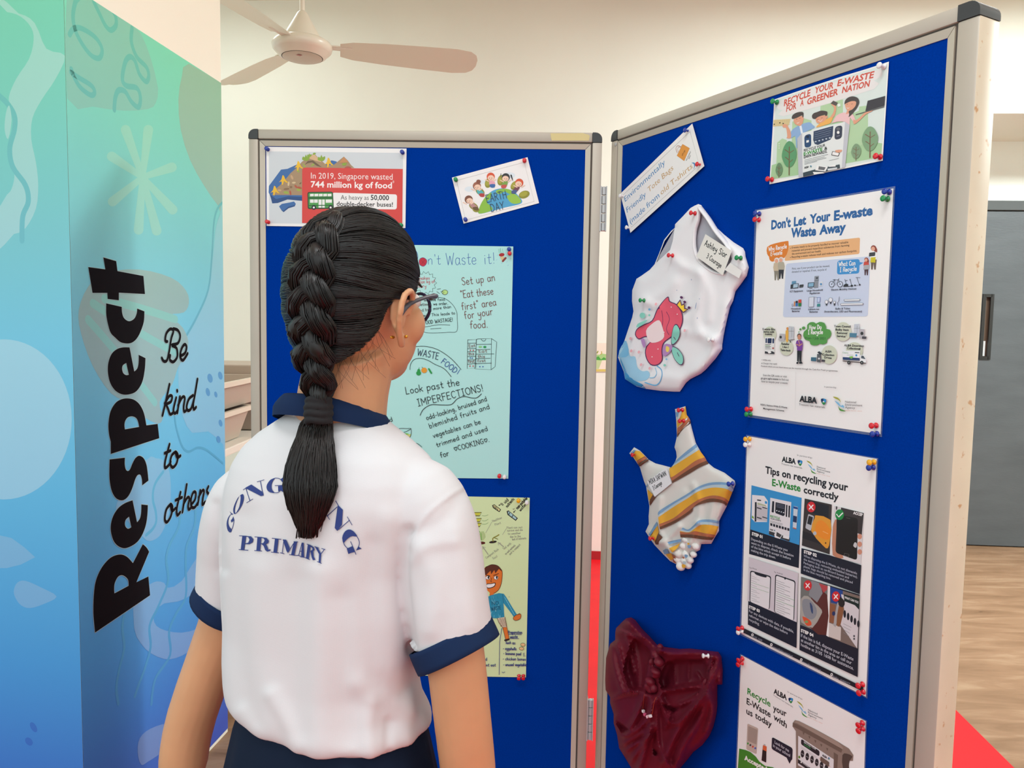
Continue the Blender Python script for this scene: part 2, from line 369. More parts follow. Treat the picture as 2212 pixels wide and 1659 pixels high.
# hinges between the boards (parts of the facing board) and castored feet
def hinge(zc, h=0.112):
    bm = bmesh.new()
    x0 = wC + 0.0085
    for k in range(5):
        z0 = zc - h / 2 + k * h / 5
        lathe(bm, [(0.0055, z0 + 0.001), (0.0068, z0 + 0.002), (0.0068, z0 + h / 5 - 0.002), (0.0055, z0 + h / 5 - 0.001)], 14, V((x0, 0.008, 0)))
    hg = chC('hinge', bm, m_steel, 40)
    bm = bmesh.new(); add_box(bm, (wC - 0.001, 0.0, zc - h / 2), (wC + 0.002, 0.03, zc + h / 2)); add_box(bm, (x0 + 0.005, 0.001, zc - h / 2), (x0 + 0.0075, 0.012, zc + h / 2))
    o = bm_obj('hinge_leaf', bm, m_steel, hg, V((0, 0, 0)))
hz = lambda y: plC.O.z + plC.uv(1295, y)[1]
hinge((hz(408) + hz(493)) / 2); hinge((hz(1515) + hz(1600)) / 2)
def foot(ch, x):
    bm = bmesh.new(); add_box(bm, (x - 0.02, -0.16, 0.085), (x + 0.02, 0.44, 0.118), 0.004); f_ = ch('foot', bm, m_alu, 40)
    for y in (-0.13, 0.40):
        bm = bmesh.new(); add_box(bm, (x - 0.016, y - 0.02, 0.05), (x + 0.016, y + 0.02, 0.086), 0.003); lathe(bm, [(0.012, 0.08), (0.012, 0.09)], 12, V((x, y, 0)))
        cs = bm_obj('castor_fork', bm, m_alu, f_, V((0, 0, 0)))
        bm = bmesh.new(); lathe(bm, [(0.030, -0.011), (0.0365, -0.008), (0.0365, 0.008), (0.030, 0.011)], 24, V((x, y + 0.006, 0.0385)), V((1, 0, 0))); bm_obj('castor_wheel', bm, m_rubber, f_, V((0, 0, 0)), smooth=40)
foot(chC, -wC + 0.06); foot(chC, wC - 0.02); foot(chR, wR - 0.05)
# ------------------------------------------------------------------ printing: flat ink shapes lying on a sheet
STROKES = {}
for _l in '''a:5|4,4.2 3,5 1.5,5 .4,3.6 .4,1.4 1.4,0 2.8,.3 4,1.8|4.1,5 4,1.5 4.8,.1
b:5|.6,9 .6,0|.6,3.5 2,5 3.6,4.6 4.2,2.6 3.4,.4 1.8,0 .6,1
c:4.4|3.8,4.2 2.4,5 .8,4 .4,2.2 1.2,.4 2.6,0 3.9,.8
d:5|4.2,9 4.2,0|4.2,3.6 3,5 1.2,4.6 .4,2.6 1.2,.4 2.6,0 4.2,1.4
e:4.6|.6,2.6 3.9,2.9 3.4,4.6 2,5 .7,4 .4,2 1.4,.2 2.8,0 4,.9
f:3.8|3.8,8.6 2.8,9 1.8,8 1.6,5 1.6,0|.4,5 3.2,5.2
g:5|4,4.2 2.8,5 1.2,4.8 .4,3 1,1 2.4,.6 4,2.2|4.1,5 4.2,0 3.6,-3 2,-3.8 .6,-2.8
h:5|.6,9 .6,0|.6,3 2,4.9 3.4,4.8 4,3 4,0
i:2|1,5 1,0|1,6.8 1,7.3
j:2.6|1.8,5 1.8,-2 .8,-3.6 0,-3|1.8,6.8 1.8,7.3
k:4.6|.6,9 .6,0|3.8,5 .7,2.2|1.8,3.1 4.2,0
l:2|1,9 1,0
m:7|.6,5 .6,0|.6,3.4 1.8,5 3,4.6 3.4,3 3.4,0|3.4,3 4.6,5 6,4.6 6.4,3 6.4,0
n:5|.6,5 .6,0|.6,3.2 2,5 3.4,4.8 4,3 4,0
o:4.8|2.4,5 .8,4.2 .4,2.4 1.2,.4 2.6,0 4,1 4.3,3 3.6,4.6 2.4,5
p:5|.6,5 .6,-4|.6,3.5 2,5 3.6,4.6 4.2,2.6 3.4,.4 1.8,0 .6,1
r:3.6|.6,5 .6,0|.6,3 1.8,4.8 3.4,4.8
s:4.2|3.6,4.4 2.2,5 .8,4.3 1,3.1 3,2.2 3.5,1 2.4,0 .5,.6
t:3.8|1.8,8 1.7,1.2 2.4,.1 3.6,.5|.3,5 3.5,5.2
u:5|.6,5 .6,1.6 1.6,0 3,.4 4,2|4,5 4.1,0
v:4.6|.4,5 2.2,0|2.2,0 4.2,5
w:6.4|.4,5 1.8,0|1.8,0 3.2,4|3.2,4 4.6,0|4.6,0 6,5
y:5|.6,5 .9,2.4 2.2,1.6 4,3|4.2,5 4,0 3.4,-3 1.8,-3.8 .6,-3
z:4.4|.4,5 3.8,5|3.8,5 .5,0|.5,0 4,0
A:6|.4,0 3,9|3,9 5.6,0|1.4,3.2 4.7,3.2
B:5.6|.6,9 .6,0|.6,9 3.2,8.8 4.2,7 3.2,5 .6,4.8|.6,4.8 3.6,4.6 4.8,2.6 3.6,.4 .6,0
C:5.6|5,7.6 3.2,9 1.2,7.6 .4,4.4 1.4,1.2 3.2,0 5,1.2
D:6|.6,9 .6,0|.6,9 3.4,8.4 5.3,5.4 4.6,2 2.6,.2 .6,0
E:5|.6,9 .6,0|.6,9 4.4,9|.6,4.8 3.8,4.8|.6,0 4.5,0
F:4.8|.6,9 .6,0|.6,9 4.4,9|.6,4.8 3.8,4.8
G:6|5,7.8 3.2,9 1.2,7.6 .4,4.4 1.4,1.2 3.2,0 5,1.2 5.2,4|5.4,4 3.2,4
H:6|.6,9 .6,0|5.2,9 5.2,0|.6,4.7 5.2,4.7
Y:5.4|.3,9 2.7,4.6|5.1,9 2.7,4.6|2.7,4.6 2.7,0
I:4|.6,9 3.4,9|2,9 2,0|.6,0 3.4,0
K:5.4|.6,9 .6,0|4.8,9 .7,4.2|1.8,5.2 5,0
L:4.6|.6,9 .6,0|.6,0 4.2,0
M:7|.6,0 .8,9|.8,9 3.5,3|3.5,3 6.2,9|6.2,9 6.4,0
N:6|.6,0 .6,9|.6,9 5.3,0|5.3,0 5.3,9
O:6.2|3.1,9 1.1,7.6 .4,4.4 1.3,1.2 3.2,0 5.1,1.4 5.8,4.6 4.9,7.8 3.1,9
P:5.2|.6,9 .6,0|.6,9 3.4,8.7 4.7,6.7 3.4,4.6 .6,4.3
R:5.4|.6,9 .6,0|.6,9 3.4,8.7 4.6,6.8 3.4,4.8 .6,4.4|2.4,4.5 5,0
S:5|4.4,7.8 2.8,9 .9,8 .8,6 2.6,4.7 4.2,3.2 4,.9 2.2,0 .5,1.1
T:5.4|.2,9 5.2,9|2.7,9 2.7,0
U:6|.6,9 .7,2.6 2,.2 4,.2 5.2,2.4 5.3,9
W:8|.3,9 2.2,0|2.2,0 4,6.6|4,6.6 5.8,0|5.8,0 7.7,9
3:4.6|.6,8.2 2.2,9 3.8,7.6 3.2,5.4 1.6,4.8|1.6,4.8 3.6,4 4.2,2 2.8,0 .5,.8
':1.6|.8,9.4 .8,7.4
":2.8|.8,9.2 .9,7.6|1.9,9.2 2,7.6
!:2|1,9 1,2.6|1,.6 1,.1
,:2|1.2,.6 .7,-1.2
.:2|1,.5 1,0
-:4|.6,3.2 3.4,3.4
>:4|0,3 3.6,3|2.4,4.4 3.6,3 2.4,1.6
<:5|4.6,3.4 .6,3|2,4.8 .6,3 2.2,1.6
(:3|2.4,9.6 1,7 .8,3 2.2,-1
^:6|3,1 1,4 .6,6 1.6,7.4 3,5.8 4.4,7.4 5.6,6 5,3.6 3,1'''.split('\n'):
    _k, _v = _l[0], _l[2:].split('|')
    STROKES[_k] = (float(_v[0]), [[tuple(float(q) for q in p.split(',')) for p in s.split()] for s in _v[1:]])
STROKES[':'] = (2, [[(1, 4.2), (1, 3.8)], [(1, .6), (1, .2)]])
def glyph_mesh(s, bold=0.0, shear=0.0, res=3):
    cu = bpy.data.curves.new('lettering', 'FONT'); cu.body = s; cu.size = 1; cu.resolution_u = res; cu.offset = bold; cu.shear = shear
    o = bpy.data.objects.new('lettering', cu); COL.objects.link(o)
    me = o.to_mesh(); vs = [(v.co.x, v.co.y) for v in me.vertices]; fs = [tuple(p.vertices) for p in me.polygons]
    o.to_mesh_clear(); bpy.data.objects.remove(o); bpy.data.curves.remove(cu)
    return vs, fs
CAPH = max(y for x, y in glyph_mesh('H')[0])
def cdt(loops, step=0):
    vs, es = [], []
    for lp in loops:
        b = len(vs); vs += [V((p[0], p[1])) for p in lp]; es += [(b + i, b + (i + 1) % len(lp)) for i in range(len(lp))]
    if step:
        xs = [p[0] for p in loops[0]]; ys = [p[1] for p in loops[0]]
        y = min(ys) + step / 2; k = 0
        while y < max(ys):
            x = min(xs) + (step / 2 if k % 2 else 0)
            while x < max(xs):
                if inside(loops[0], x, y): vs.append(V((x, y)))
                x += step
            y += step * 0.87; k += 1
    r = mgeo.delaunay_2d_cdt(vs, es, [], 2, 1e-5)
    fs = r[2]
    if len(loops) > 1:
        c = lambda f: (sum(r[0][i].x for i in f) / len(f), sum(r[0][i].y for i in f) / len(f))
        fs = [f for f in fs if not any(inside(h, *c(f)) for h in loops[1:])]
    return [(p.x, p.y) for p in r[0]], fs
def inside(lp, x, y):
    c = False; n = len(lp); j = n - 1
    for i in range(n):
        xi, yi = lp[i][0], lp[i][1]; xj, yj = lp[j][0], lp[j][1]
        if (yi > y) != (yj > y) and x < (xj - xi) * (y - yi) / (yj - yi) + xi: c = not c
        j = i
    return c

class Print:
    GLOSS = 0.0
    def __init__(s, pl, off, step=0, h=None, gloss=0.0, dl=1.5e-5):
        s.pl, s.off, s.step, s.h, s.gloss, s.dl = pl, off, step, h, gloss, dl
        s.V, s.F, s.MI, s.mats, s.L = [], [], [], [], 0
        s.Z(0, 0, 1)
    def Z(s, x0, y0, k): s.z = (x0, y0, k); return s
    def q(s, p): return (p[0] / s.z[2] + s.z[0], p[1] / s.z[2] + s.z[1])
    def o(s, x, y): return s.off + s.L * s.dl + (s.h(x, y) if s.h else 0)
    def m(s, col):
        M = ink(col, coat=s.gloss) if isinstance(col, str) else col
        if M not in s.mats: s.mats.append(M)
        return s.mats.index(M)
    def add(s, W3, faces, col):
        b = len(s.V); s.V += W3; mi = s.m(col)
        for f in faces: s.F.append([b + i for i in f]); s.MI.append(mi)
        s.L += 1
    def raw(s, loops, col):                              # loops in photo pixels
        vs, fs = cdt(loops, s.step)
        s.add([s.pl.px(x, y, s.o(x, y)) for x, y in vs], fs, col)
    def poly(s, pts, col, sm=0, holes=()):
        L = [[s.q(p) for p in (smooth_path(lp, sm, True) if sm else lp)] for lp in [pts] + list(holes)]
        s.raw(L, col)
    def ell(s, cx, cy, rx, ry, col, rot=0, n=22, a0=0, a1=2 * pi):
        c, d = cos(radians(rot)), sin(radians(rot))
        full = a1 - a0 > 6.2
        P = [(rx * cos(t), ry * sin(t)) for t in [a0 + (a1 - a0) * i / (n if full else n - 1) for i in range(n)]]
        s.poly([(cx + x * c - y * d, cy + x * d + y * c) for x, y in P], col)
    def rr(s, tl, tr, br, bl, col, r=0.15):              # rounded four-cornered patch, r = share of the short side
        P = [tl, tr, br, bl]; out = []
        sh = min(hypot(P[i][0] - P[i - 1][0], P[i][1] - P[i - 1][1]) for i in range(4)) * r
        for i in range(4):
            p, a, b = V(P[i]), V(P[i - 1]), V(P[(i + 1) % 4])
            u, w_ = p + (a - p).normalized() * sh, p + (b - p).normalized() * sh
            for k in range(6):
                t = k / 5; out.append(tuple(u * (1 - t) ** 2 + p * 2 * t * (1 - t) + w_ * t * t))
        s.poly(out, col)
    def line(s, pts, w, col, sm=5, closed=False, L=True):
        P = smooth_path(pts, sm, closed) if sm and len(pts) > 2 else [tuple(p) for p in pts]
        if closed: P.append(P[0])
        s.ribbon([[s.q(p) for p in P]], w / s.z[2], col)
    def ribbon(s, paths, w, col):                        # pixel paths -> flat strokes with round ends
        Vv, F = [], []
        up = s.step or 0
        for P in paths:
            U = [s.pl.uv(x, y, s.o(x, y)) for x, y in P]
            x, y = P[0]; u0 = s.pl.uv(x, y, s.off); u1 = s.pl.uv(x, y + 4, s.off); wm = w * abs(u1[1] - u0[1]) / 4
            O = [s.o(x, y) for x, y in P]
            s.stroke3(U, O, wm, Vv, F)
        s.add(Vv, F, col)
    def stroke3(s, U, O, wm, Vv, F):
        n = len(U); b = len(Vv); r = wm / 2
        for i in range(n):
            a, c = U[max(i - 1, 0)], U[min(i + 1, n - 1)]
            d = V((c[0] - a[0], c[1] - a[1]))
            d = d.normalized() if d.length > 1e-9 else V((1, 0))
            for k in (1, -1): Vv.append(s.pl.w(U[i][0] - d.y * r * k, U[i][1] + d.x * r * k, O[i]))
        for i in range(n - 1): F.append((b + 2 * i, b + 2 * i + 1, b + 2 * i + 3, b + 2 * i + 2))
        for i, sg in ((0, -1), (n - 1, 1)):
            a, c = (U[0], U[1]) if i == 0 else (U[-2], U[-1])
            d = V((c[0] - a[0], c[1] - a[1])); d = d.normalized() * sg if d.length > 1e-9 else V((sg, 0))
            b2 = len(Vv)
            for k in range(5):
                t = -pi / 2 + pi * k / 4; e = V((d.x * cos(t) - d.y * sin(t), d.x * sin(t) + d.y * cos(t)))
                Vv.append(s.pl.w(U[i][0] + e.x * r, U[i][1] + e.y * r, O[i]))
            F.append(tuple(range(b2, b2 + 5)))
    def basis(s, x0, y0, x1, y1, h):
        p0, p1 = s.q((x0, y0)), s.q((x1, y1)); a = V(s.pl.uv(*p0, s.off)); b = V(s.pl.uv(*p1, s.off))
        hp = s.pl.uv(p0[0], p0[1] - h / s.z[2], s.off); H = hypot(hp[0] - a.x, hp[1] - a.y)
        d = b - a; Lg = d.length; d.normalize(); return a, d, V((-d.y, d.x)), Lg, H
    def oo(s, u, v):
        if not s.h: return s.off + s.L * s.dl
        x, y = proj(s.pl.w(u, v, s.off)); return s.o(x, y)
    def text(s, t, x0, y0, x1, y1, h, col, bold=0.0, shear=0.0, res=2):
        vs, fs = glyph_mesh(t, bold, shear, res)
        xa, xb = min(p[0] for p in vs), max(p[0] for p in vs)
        a, d, e, Lg, H = s.basis(x0, y0, x1, y1, h); kx, ky = Lg / (xb - xa), H / CAPH
        s.add([s.pl.w(*(a + d * ((x - xa) * kx) + e * (y * ky)), s.off + s.L * s.dl) for x, y in vs], fs, col)
    def hand(s, t, x0, y0, x1, y1, h, w, col, jit=0.25, slant=0.0, dy=None, off=False):
        a, d, e, Lg, H = s.basis(x0, y0, x1, y1, h); k = H / 9.0; rnd = random.Random(len(t) * 31 + int(x0))
        tot = sum((STROKES[c][0] if c in STROKES else 3.0) + 0.9 for c in t) - 0.9; kx = Lg / tot
        cx_ = 0; Vv, F = [], []; wm = w / h * H
        for c in t:
            if c in STROKES:
                j = rnd.uniform(-jit, jit)
                for st in STROKES[c][1]:
                    P = smooth_path([(x + rnd.uniform(-.12, .12), y + rnd.uniform(-.15, .15) + j) for x, y in st], 4)
                    U = [a + d * ((cx_ + x + slant * y) * kx) + e * ((y + (dy(cx_) if dy else 0)) * k) for x, y in P]
                    s.stroke3(U, [s.oo(u.x, u.y) for u in U], wm, Vv, F)
                cx_ += STROKES[c][0] + 0.9
            else: cx_ += 3.9
        s.add(Vv, F, col)
    def sheet(s, corners, col, th=0.0004, curved=None):  # the paper itself, a thin slab
        P = [s.q(p) for p in corners]
        if s.step: s.raw([P], col)
        else:
            vs, fs = cdt([P]); s.add([s.pl.px(x, y, s.off) for x, y in vs], fs, col)
        n = len(P); W3 = [s.pl.px(x, y, s.off + (s.h(x, y) if s.h else 0)) for x, y in P] + [s.pl.px(x, y, s.off - th) for x, y in P]
        s.add(W3, [tuple(range(2 * n - 1, n - 1, -1))] + [(i, (i + 1) % n, n + (i + 1) % n, n + i) for i in range(n)], col)
        s.L = max(s.L, 2)
    def build(s, name, label=None, cat=None, group=None, parent=None, org=None):
        O = org if org is not None else sum(s.V[:4], V((0, 0, 0))) / 4
        me = bpy.data.meshes.new(name); me.from_pydata([tuple(v - O) for v in s.V], [], s.F)
        me.polygons.foreach_set('material_index', s.MI)
        o = mesh_obj(name, me, s.mats, None, O)
        if parent is not None: under(o, parent)
        return tag(o, label, cat, group)

PIN_COL = {'red': '#d81f2c', 'blue': '#16359c', 'green': '#0b8f4b', 'white': '#eeeceb', 'yellow': '#f2b21c'}
_pins = {}
def pin(pl, x, y, col, where, off=None, tilt=(0, 0), cat='push pin'):
    if col not in _pins:
        bm = bmesh.new()
        lathe(bm, [(0.0012, 0.0), (0.0046, 0.0003), (0.0050, 0.0012), (0.0045, 0.0022), (0.0026, 0.0034), (0.0023, 0.0060), (0.0027, 0.0090), (0.0040, 0.0108), (0.0050, 0.0118), (0.0052, 0.0128), (0.0046, 0.0138), (0.0026, 0.0144), (0.0006, 0.0145)], 18)
        o = bm_obj('push_pin', bm, mat('glossy_%s_plastic' % col, PIN_COL[col], 0.22, spec=0.5, coat=0.4), smooth=True)
        bm = bmesh.new(); lathe(bm, [(0.0005, 0.0005), (0.0005, -0.005), (0.00005, -0.0075)], 8)
        bm_obj('needle', bm, m_steel, o, V((0, 0, 0)))
        _pins[col] = (o, [0])
    o, used = _pins[col]
    if used[0]: o = copy_tree(o)
    used[0] = 1
    o.location = pl.px(x, y, (-0.0035 if off is None else off))
    d = (pl.n + pl.ex * tilt[0] + pl.ez * tilt[1]).normalized()
    o.rotation_euler = d.to_track_quat('Z', 'Y').to_euler()
    tag(o, '%s push pin %s' % (col, where), cat, 'push pins on the display boards')
    return o
PO = -0.0038                                                              # posters lie a little in front of the felt
# ------------------------------------------------------------------ posters on the facing board
WH = '#f1efed'
p = Print(plC, PO, gloss=0.25).Z(540, 280, 2.836)
p.sheet([(99, 105), (959, 116), (952, 603), (102, 590)], mat('laminated_white_paper', WH, 0.3, coat=0.3))
p.poly([(116, 133), (938, 143), (934, 583), (118, 574)], '#d3d9dd')
p.poly([(116, 345), (190, 245), (230, 240), (285, 215), (330, 215), (330, 235), (322, 400), (325, 420), (322, 437), (230, 425), (170, 448), (136, 452), (125, 405), (114, 385)], '#3f6ca8')
p.poly([(120, 395), (160, 425), (235, 408), (322, 412), (322, 437), (230, 428), (170, 450), (138, 452)], '#2b4f86')
p.poly([(178, 470), (195, 455), (240, 447), (270, 440), (281, 455), (275, 468), (235, 478), (205, 505), (190, 490)], '#3f6ca8'); p.poly([(190, 492), (205, 497), (236, 472), (275, 462), (275, 470), (236, 482), (206, 506)], '#2b4f86')
p.poly([(455, 215), (500, 188), (530, 195), (560, 240), (450, 240)], '#3f6ca8')
p.poly([(135, 400), (150, 370), (185, 340), (205, 320), (250, 265), (285, 235), (320, 195), (355, 175), (392, 145), (425, 180), (455, 205), (470, 220), (515, 215), (550, 185), (575, 165), (600, 190), (620, 218), (640, 235), (322, 236), (322, 402)], '#a98d6c')
rnd = random.Random(3)
for i in range(64):
    x, y = rnd.uniform(150, 600), rnd.uniform(170, 395)
    if not inside([(150, 395), (200, 330), (320, 205), (392, 152), (460, 215), (575, 172), (620, 225), (322, 232), (322, 395)], x, y): continue
    a = rnd.uniform(0, 180); p.ell(x, y, rnd.uniform(8, 20), rnd.uniform(4, 9), rnd.choice(['#7c6246', '#c9a57e', '#d9c097', '#8a6d4f', '#9ab04a', '#e6d4b4', '#b5583f', '#c4a27a']), a, 9)
p.poly([(335, 215), (355, 192), (385, 188), (420, 215), (440, 230), (410, 222), (380, 200), (355, 205)], '#6f5a45'); p.poly([(355, 175), (392, 148), (420, 178), (440, 200), (400, 190)], '#d9b58b')
for x, y, k in ((345, 178, 1), (440, 180, 1), (580, 212, .6), (365, 160, .6), (395, 148, .4)):
    p.poly([(x - 26 * k, y + 5), (x - 20 * k, y - 14 * k), (x - 10 * k, y - 8 * k), (x - 3 * k, y - 26 * k), (x + 5 * k, y - 10 * k), (x + 18 * k, y - 18 * k), (x + 20 * k, y - 2), (x + 8 * k, y + 12 * k), (x - 8 * k, y + 12 * k)], '#8cab3c', 2)
for x, y in ((300, 228), (485, 208), (207, 315), (155, 380)):
    p.poly([(x - 8, y - 35), (x + 2, y - 30), (x + 12, y - 5), (x + 28, y + 10), (x + 12, y + 8), (x + 2, y), (x - 5, y + 22), (x - 12, y + 22), (x - 14, y + 2), (x - 30, y + 8), (x - 14, y - 10)], '#eebd30', 2)
p.ell(600, 250, 26, 26, '#b0574a'); p.poly([(545, 205), (575, 168), (605, 200)], '#c78c5c')
p.rr((320, 232), (936, 241), (933, 586), (319, 572), '#d8453f', 0.06)
p.poly([(319, 480), (400, 480), (400, 574), (319, 572)], '#d8453f'); p.poly([(870, 480), (934, 480), (933, 585), (870, 584)], '#d8453f'); p.poly([(870, 241), (936, 241), (935, 300), (870, 300)], '#d8453f')
p.text('In 2019, Singapore wasted', 374, 300, 874, 307, 36, '#f7ecea', 0.0); p.text('744 million kg of food', 373, 353, 870, 360, 36, '#fbf4f2', 0.022)
p.text('*', 874, 342, 884, 342, 30, '#f7ecea'); p.text('recycling', 750, 540, 842, 541, 17, '#e5837c')
p.rr((505, 386), (901, 397), (899, 489), (505, 484), '#f4f1f0', 0.16)
p.text('As heavy as', 556, 429, 728, 431, 28, '#4a4746'); p.text('50,000', 740, 431, 852, 433, 30, '#2e2b2b', 0.02); p.text('double-decker buses!', 531, 467, 876, 473, 27, '#2e2b2b', 0.015)
p.rr((352, 382), (508, 380), (514, 485), (354, 487), '#23402a', 0.12); p.rr((358, 388), (503, 386), (508, 478), (360, 480), '#4f9e4c', 0.1)
for k in range(5): p.poly([(368 + k * 27, 394), (391 + k * 27, 393), (391 + k * 27, 408), (368 + k * 27, 409)], WH)
p.poly([(356, 412), (506, 410), (506, 424), (356, 426)], '#2c6a33')
for x in (368, 393, 464, 480): p.poly([(x, 428), (x + 22, 428), (x + 22, 448), (x, 448)], WH)
p.poly([(420, 428), (438, 428), (438, 478), (420, 478)], WH); p.poly([(442, 428), (458, 428), (458, 478), (442, 478)], WH); p.poly([(356, 462), (510, 460), (510, 466), (356, 468)], '#2c6a33')
for x in (391, 494): p.ell(x, 477, 14, 14, '#22252a'); p.ell(x, 477, 6, 6, WH)
p.build('food_waste_poster', 'laminated poster about wasted food with red panel and green bus, behind the girl\'s head', 'poster')
for x, y, c, w_ in ((579, 323, 'blue', 'at the top left corner of the food waste poster'), (870, 330, 'blue', 'at the top right corner of the food waste poster'), (580, 480, 'red', 'at the lower left corner of the food waste poster'), (867, 487, 'green', 'at the lower right corner of the food waste poster')): pin(plC, x, y, c, w_)

p = Print(plC, PO, gloss=0.25).Z(540, 280, 2.836)
p.sheet([(1237, 294), (1700, 169), (1771, 450), (1309, 576)], MATS['laminated_white_paper'])
p.line([(1266, 312), (1680, 200), (1741, 440), (1321, 555), (1266, 312)], 2.5, '#bdb8b4', 0)
def A(x, y, t=0): return (x, y)
p.poly([(1402, 515), (1408, 470), (1440, 415), (1485, 375), (1540, 360), (1600, 370), (1640, 400), (1665, 450), (1560, 478), (1480, 500)], '#4fa4cf', 4)
p.poly([(1402, 515), (1408, 470), (1440, 415), (1478, 385), (1475, 420), (1450, 445), (1478, 470), (1482, 495)], '#8cbf3f', 3)
p.poly([(1510, 372), (1560, 362), (1600, 372), (1620, 395), (1590, 395), (1560, 380), (1530, 395), (1512, 388)], '#8cbf3f', 3); p.poly([(1575, 405), (1620, 395), (1648, 415), (1660, 445), (1620, 455), (1590, 440)], '#97c545', 3)
for x, y, r in ((1345, 365, 30), (1590, 280, 34), (1420, 320, 22), (1690, 400, 26)): p.ell(x, y, r, r * .55, '#dfe9ef')
for x, y, a, rr_ in ((1370, 470, 30, 1), (1410, 380, 35, 1), (1462, 325, -70, 1.1), (1538, 310, -75, 1.1), (1620, 342, -55, 1), (1680, 398, -20, 1.15), (1385, 492, 10, .7)): p.ell(x, y, 30 * rr_, 20 * rr_, '#8f8d2c', a); p.ell(x - 4, y - 4, 22 * rr_, 13 * rr_, '#a8a53a', a)
for x, y, hc, sc_, bc in ((1340, 428, '#7e4c36', '#b98a86', '#6b5130'), (1390, 345, '#a0624a', '#4fb0b5', '#b4403c'), (1475, 288, '#d8542c', '#e6a4b4', '#3a69a8'), (1567, 292, '#2d2c2c', '#7ba347', '#c8504a'), (1650, 325, '#d8542c', '#77414e', '#4a5a8a')):
    dx = (1510 - x) * 0.22; p.poly([(x - 10 + dx * .3, y + 22), (x + 14 + dx * .3, y + 20), (x + 20 + dx, y + 52), (x - 14 + dx, y + 56)], sc_, 2); p.poly([(x - 14 + dx, y + 48), (x + 18 + dx, y + 46), (x + 14 + dx * 1.2, y + 66), (x - 10 + dx * 1.2, y + 66)], bc, 2)
    p.ell(x, y, 25, 25, hc); p.ell(x + dx * .15, y + 8, 20, 17, '#f2cdb4'); p.line([(x - 14, y + 28), (x - 34, y + 18)], 6, '#f2cdb4', 0); p.line([(x + 14, y + 28), (x + 32, y + 16)], 6, '#f2cdb4', 0)
    for k in (-7, 6): p.ell(x + k, y + 9, 2, 2.5, '#3a2a26')
    p.line([(x - 4, y + 17), (x + 1, y + 19), (x + 5, y + 16)], 2, '#a3524c', 2)
p.poly([(1540, 270), (1532, 300), (1536, 268)], '#2d2c2c'); p.poly([(1595, 280), (1612, 318), (1604, 278)], '#2d2c2c', 2); p.ell(1400, 318, 14, 12, '#8a4f3a')
p.hand('EARTH', 1452, 448, 1576, 418, 46, 4, '#35506a'); p.hand('DAY', 1478, 503, 1560, 485, 46, 4, '#35506a')
p.build('earth_day_card', 'small tilted white card with children around a globe', 'poster')
for x, y, c, w_ in ((1133, 348, 'red', 'at the top right of the tilted globe card'), (985, 389, 'green', 'at the left corner of the tilted globe card'), (1006, 475, 'blue', 'at the bottom corner of the tilted globe card')): pin(plC, x, y, c, w_)

# ---- teal handwritten poster
p = Print(plC, PO).Z(860, 520, 5.926)
p.sheet([(-1130, 35), (1474, 74), (1410, 3046), (-1120, 3020)], mat('pale_teal_card', '#b2e6e1', 0.55))
BL, BK, BR_, RD = '#3d63ad', '#1f2426', '#7a4a44', '#c13a4a'
p.line([(150, 85), (152, 300)], 7, BL, 0); p.line([(120, 80), (190, 95), (240, 150), (252, 215), (225, 280), (150, 302)], 7, BL); p.hand('n\'t', 380, 303, 545, 303, 125, 7, BL, .1); p.ell(318, 272, 50, 56, '#c22c40'); p.line([(268, 272), (275, 235), (318, 216), (360, 240), (368, 275), (345, 315), (318, 328), (280, 310)], 5, '#3a3f88', 4, True)
p.line([(296, 250), (340, 296)], 4, '#7a2238', 0); p.line([(340, 246), (298, 300)], 4, '#7a2238', 0)
p.hand('Waste', 612, 312, 1005, 300, 152, 7, BL, .1); p.hand('it!', 1100, 300, 1240, 292, 140, 7, BL, .1)
p.ell(1326, 180, 36, 22, '#a92a30', -8); p.poly([(1304, 205), (1356, 200), (1362, 245), (1322, 250)], '#d8c090'); p.line([(1340, 262), (1376, 222)], 26, '#8a3a34', 0)
for a, b in ((1285, 150), (1310, 140), (1335, 150), (1300, 150)): p.line([(a + 8, 155), (a, b - 45)], 4, '#67b58e', 0)
for a, b in ((1255, 250), (1300, 225), (1385, 275), (1320, 292), (1400, 320), (1435, 235), (1380, 120), (1265, 190)): p.line([(a, b), (a + 14, b - 10)], 3, '#8aa9cf', 0)
sp = []
for k in range(19):
    t = -2.2 + k * 0.22; r1 = 118 if k % 2 else 150
    sp.append((352 + r1 * cos(t) * .95, 540 + r1 * sin(t)))
p.line(sp + [(352 + (118 if k % 2 else 150) * cos(2.0 + k * .22), 540 + (118 if k % 2 else 150) * sin(2.0 + k * .22)) for k in range(10)], 5, BK, 0, True)
p.hand('makes', 270, 500, 405, 495, 42, 5, RD); p.hand('million kg of', 215, 548, 470, 542, 44, 5, RD); p.hand('every', 230, 605, 362, 600, 44, 5, RD)
p.ell(598, 660, 40, 34, BK); p.ell(598, 660, 34, 28, '#b9e08a'); p.line([(560, 645), (590, 660), (572, 678)], 5, BK, 0)
for a in ((500, 622, 545, 614), (495, 652, 530, 676), (470, 682, 505, 708), (545, 655, 556, 652)): p.line([a[:2], a[2:]], 5, BK, 0)
p.line([(330, 735), (480, 722), (600, 742), (690, 810), (745, 900), (757, 1000), (752, 1155), (640, 1172), (400, 1180), (300, 1150), (200, 1060)], 5, BK)
p.hand('we love food.', 330, 775, 610, 766, 36, 5, BK); p.hand('sometimes, we order,', 210, 836, 640, 818, 36, 5, BK); p.hand('and buy more than', 250, 912, 680, 860, 36, 5, BK); p.hand('we need . This leads to', 190, 985, 730, 942, 36, 5, BK)
p.hand('FOOD WASTAGE!', 330, 1072, 702, 1030, 46, 6, BK); p.line([(340, 1105), (480, 1080), (560, 1075), (664, 1080)], 5, BK); p.line([(414, 1130), (550, 1120)], 5, BK, 0)
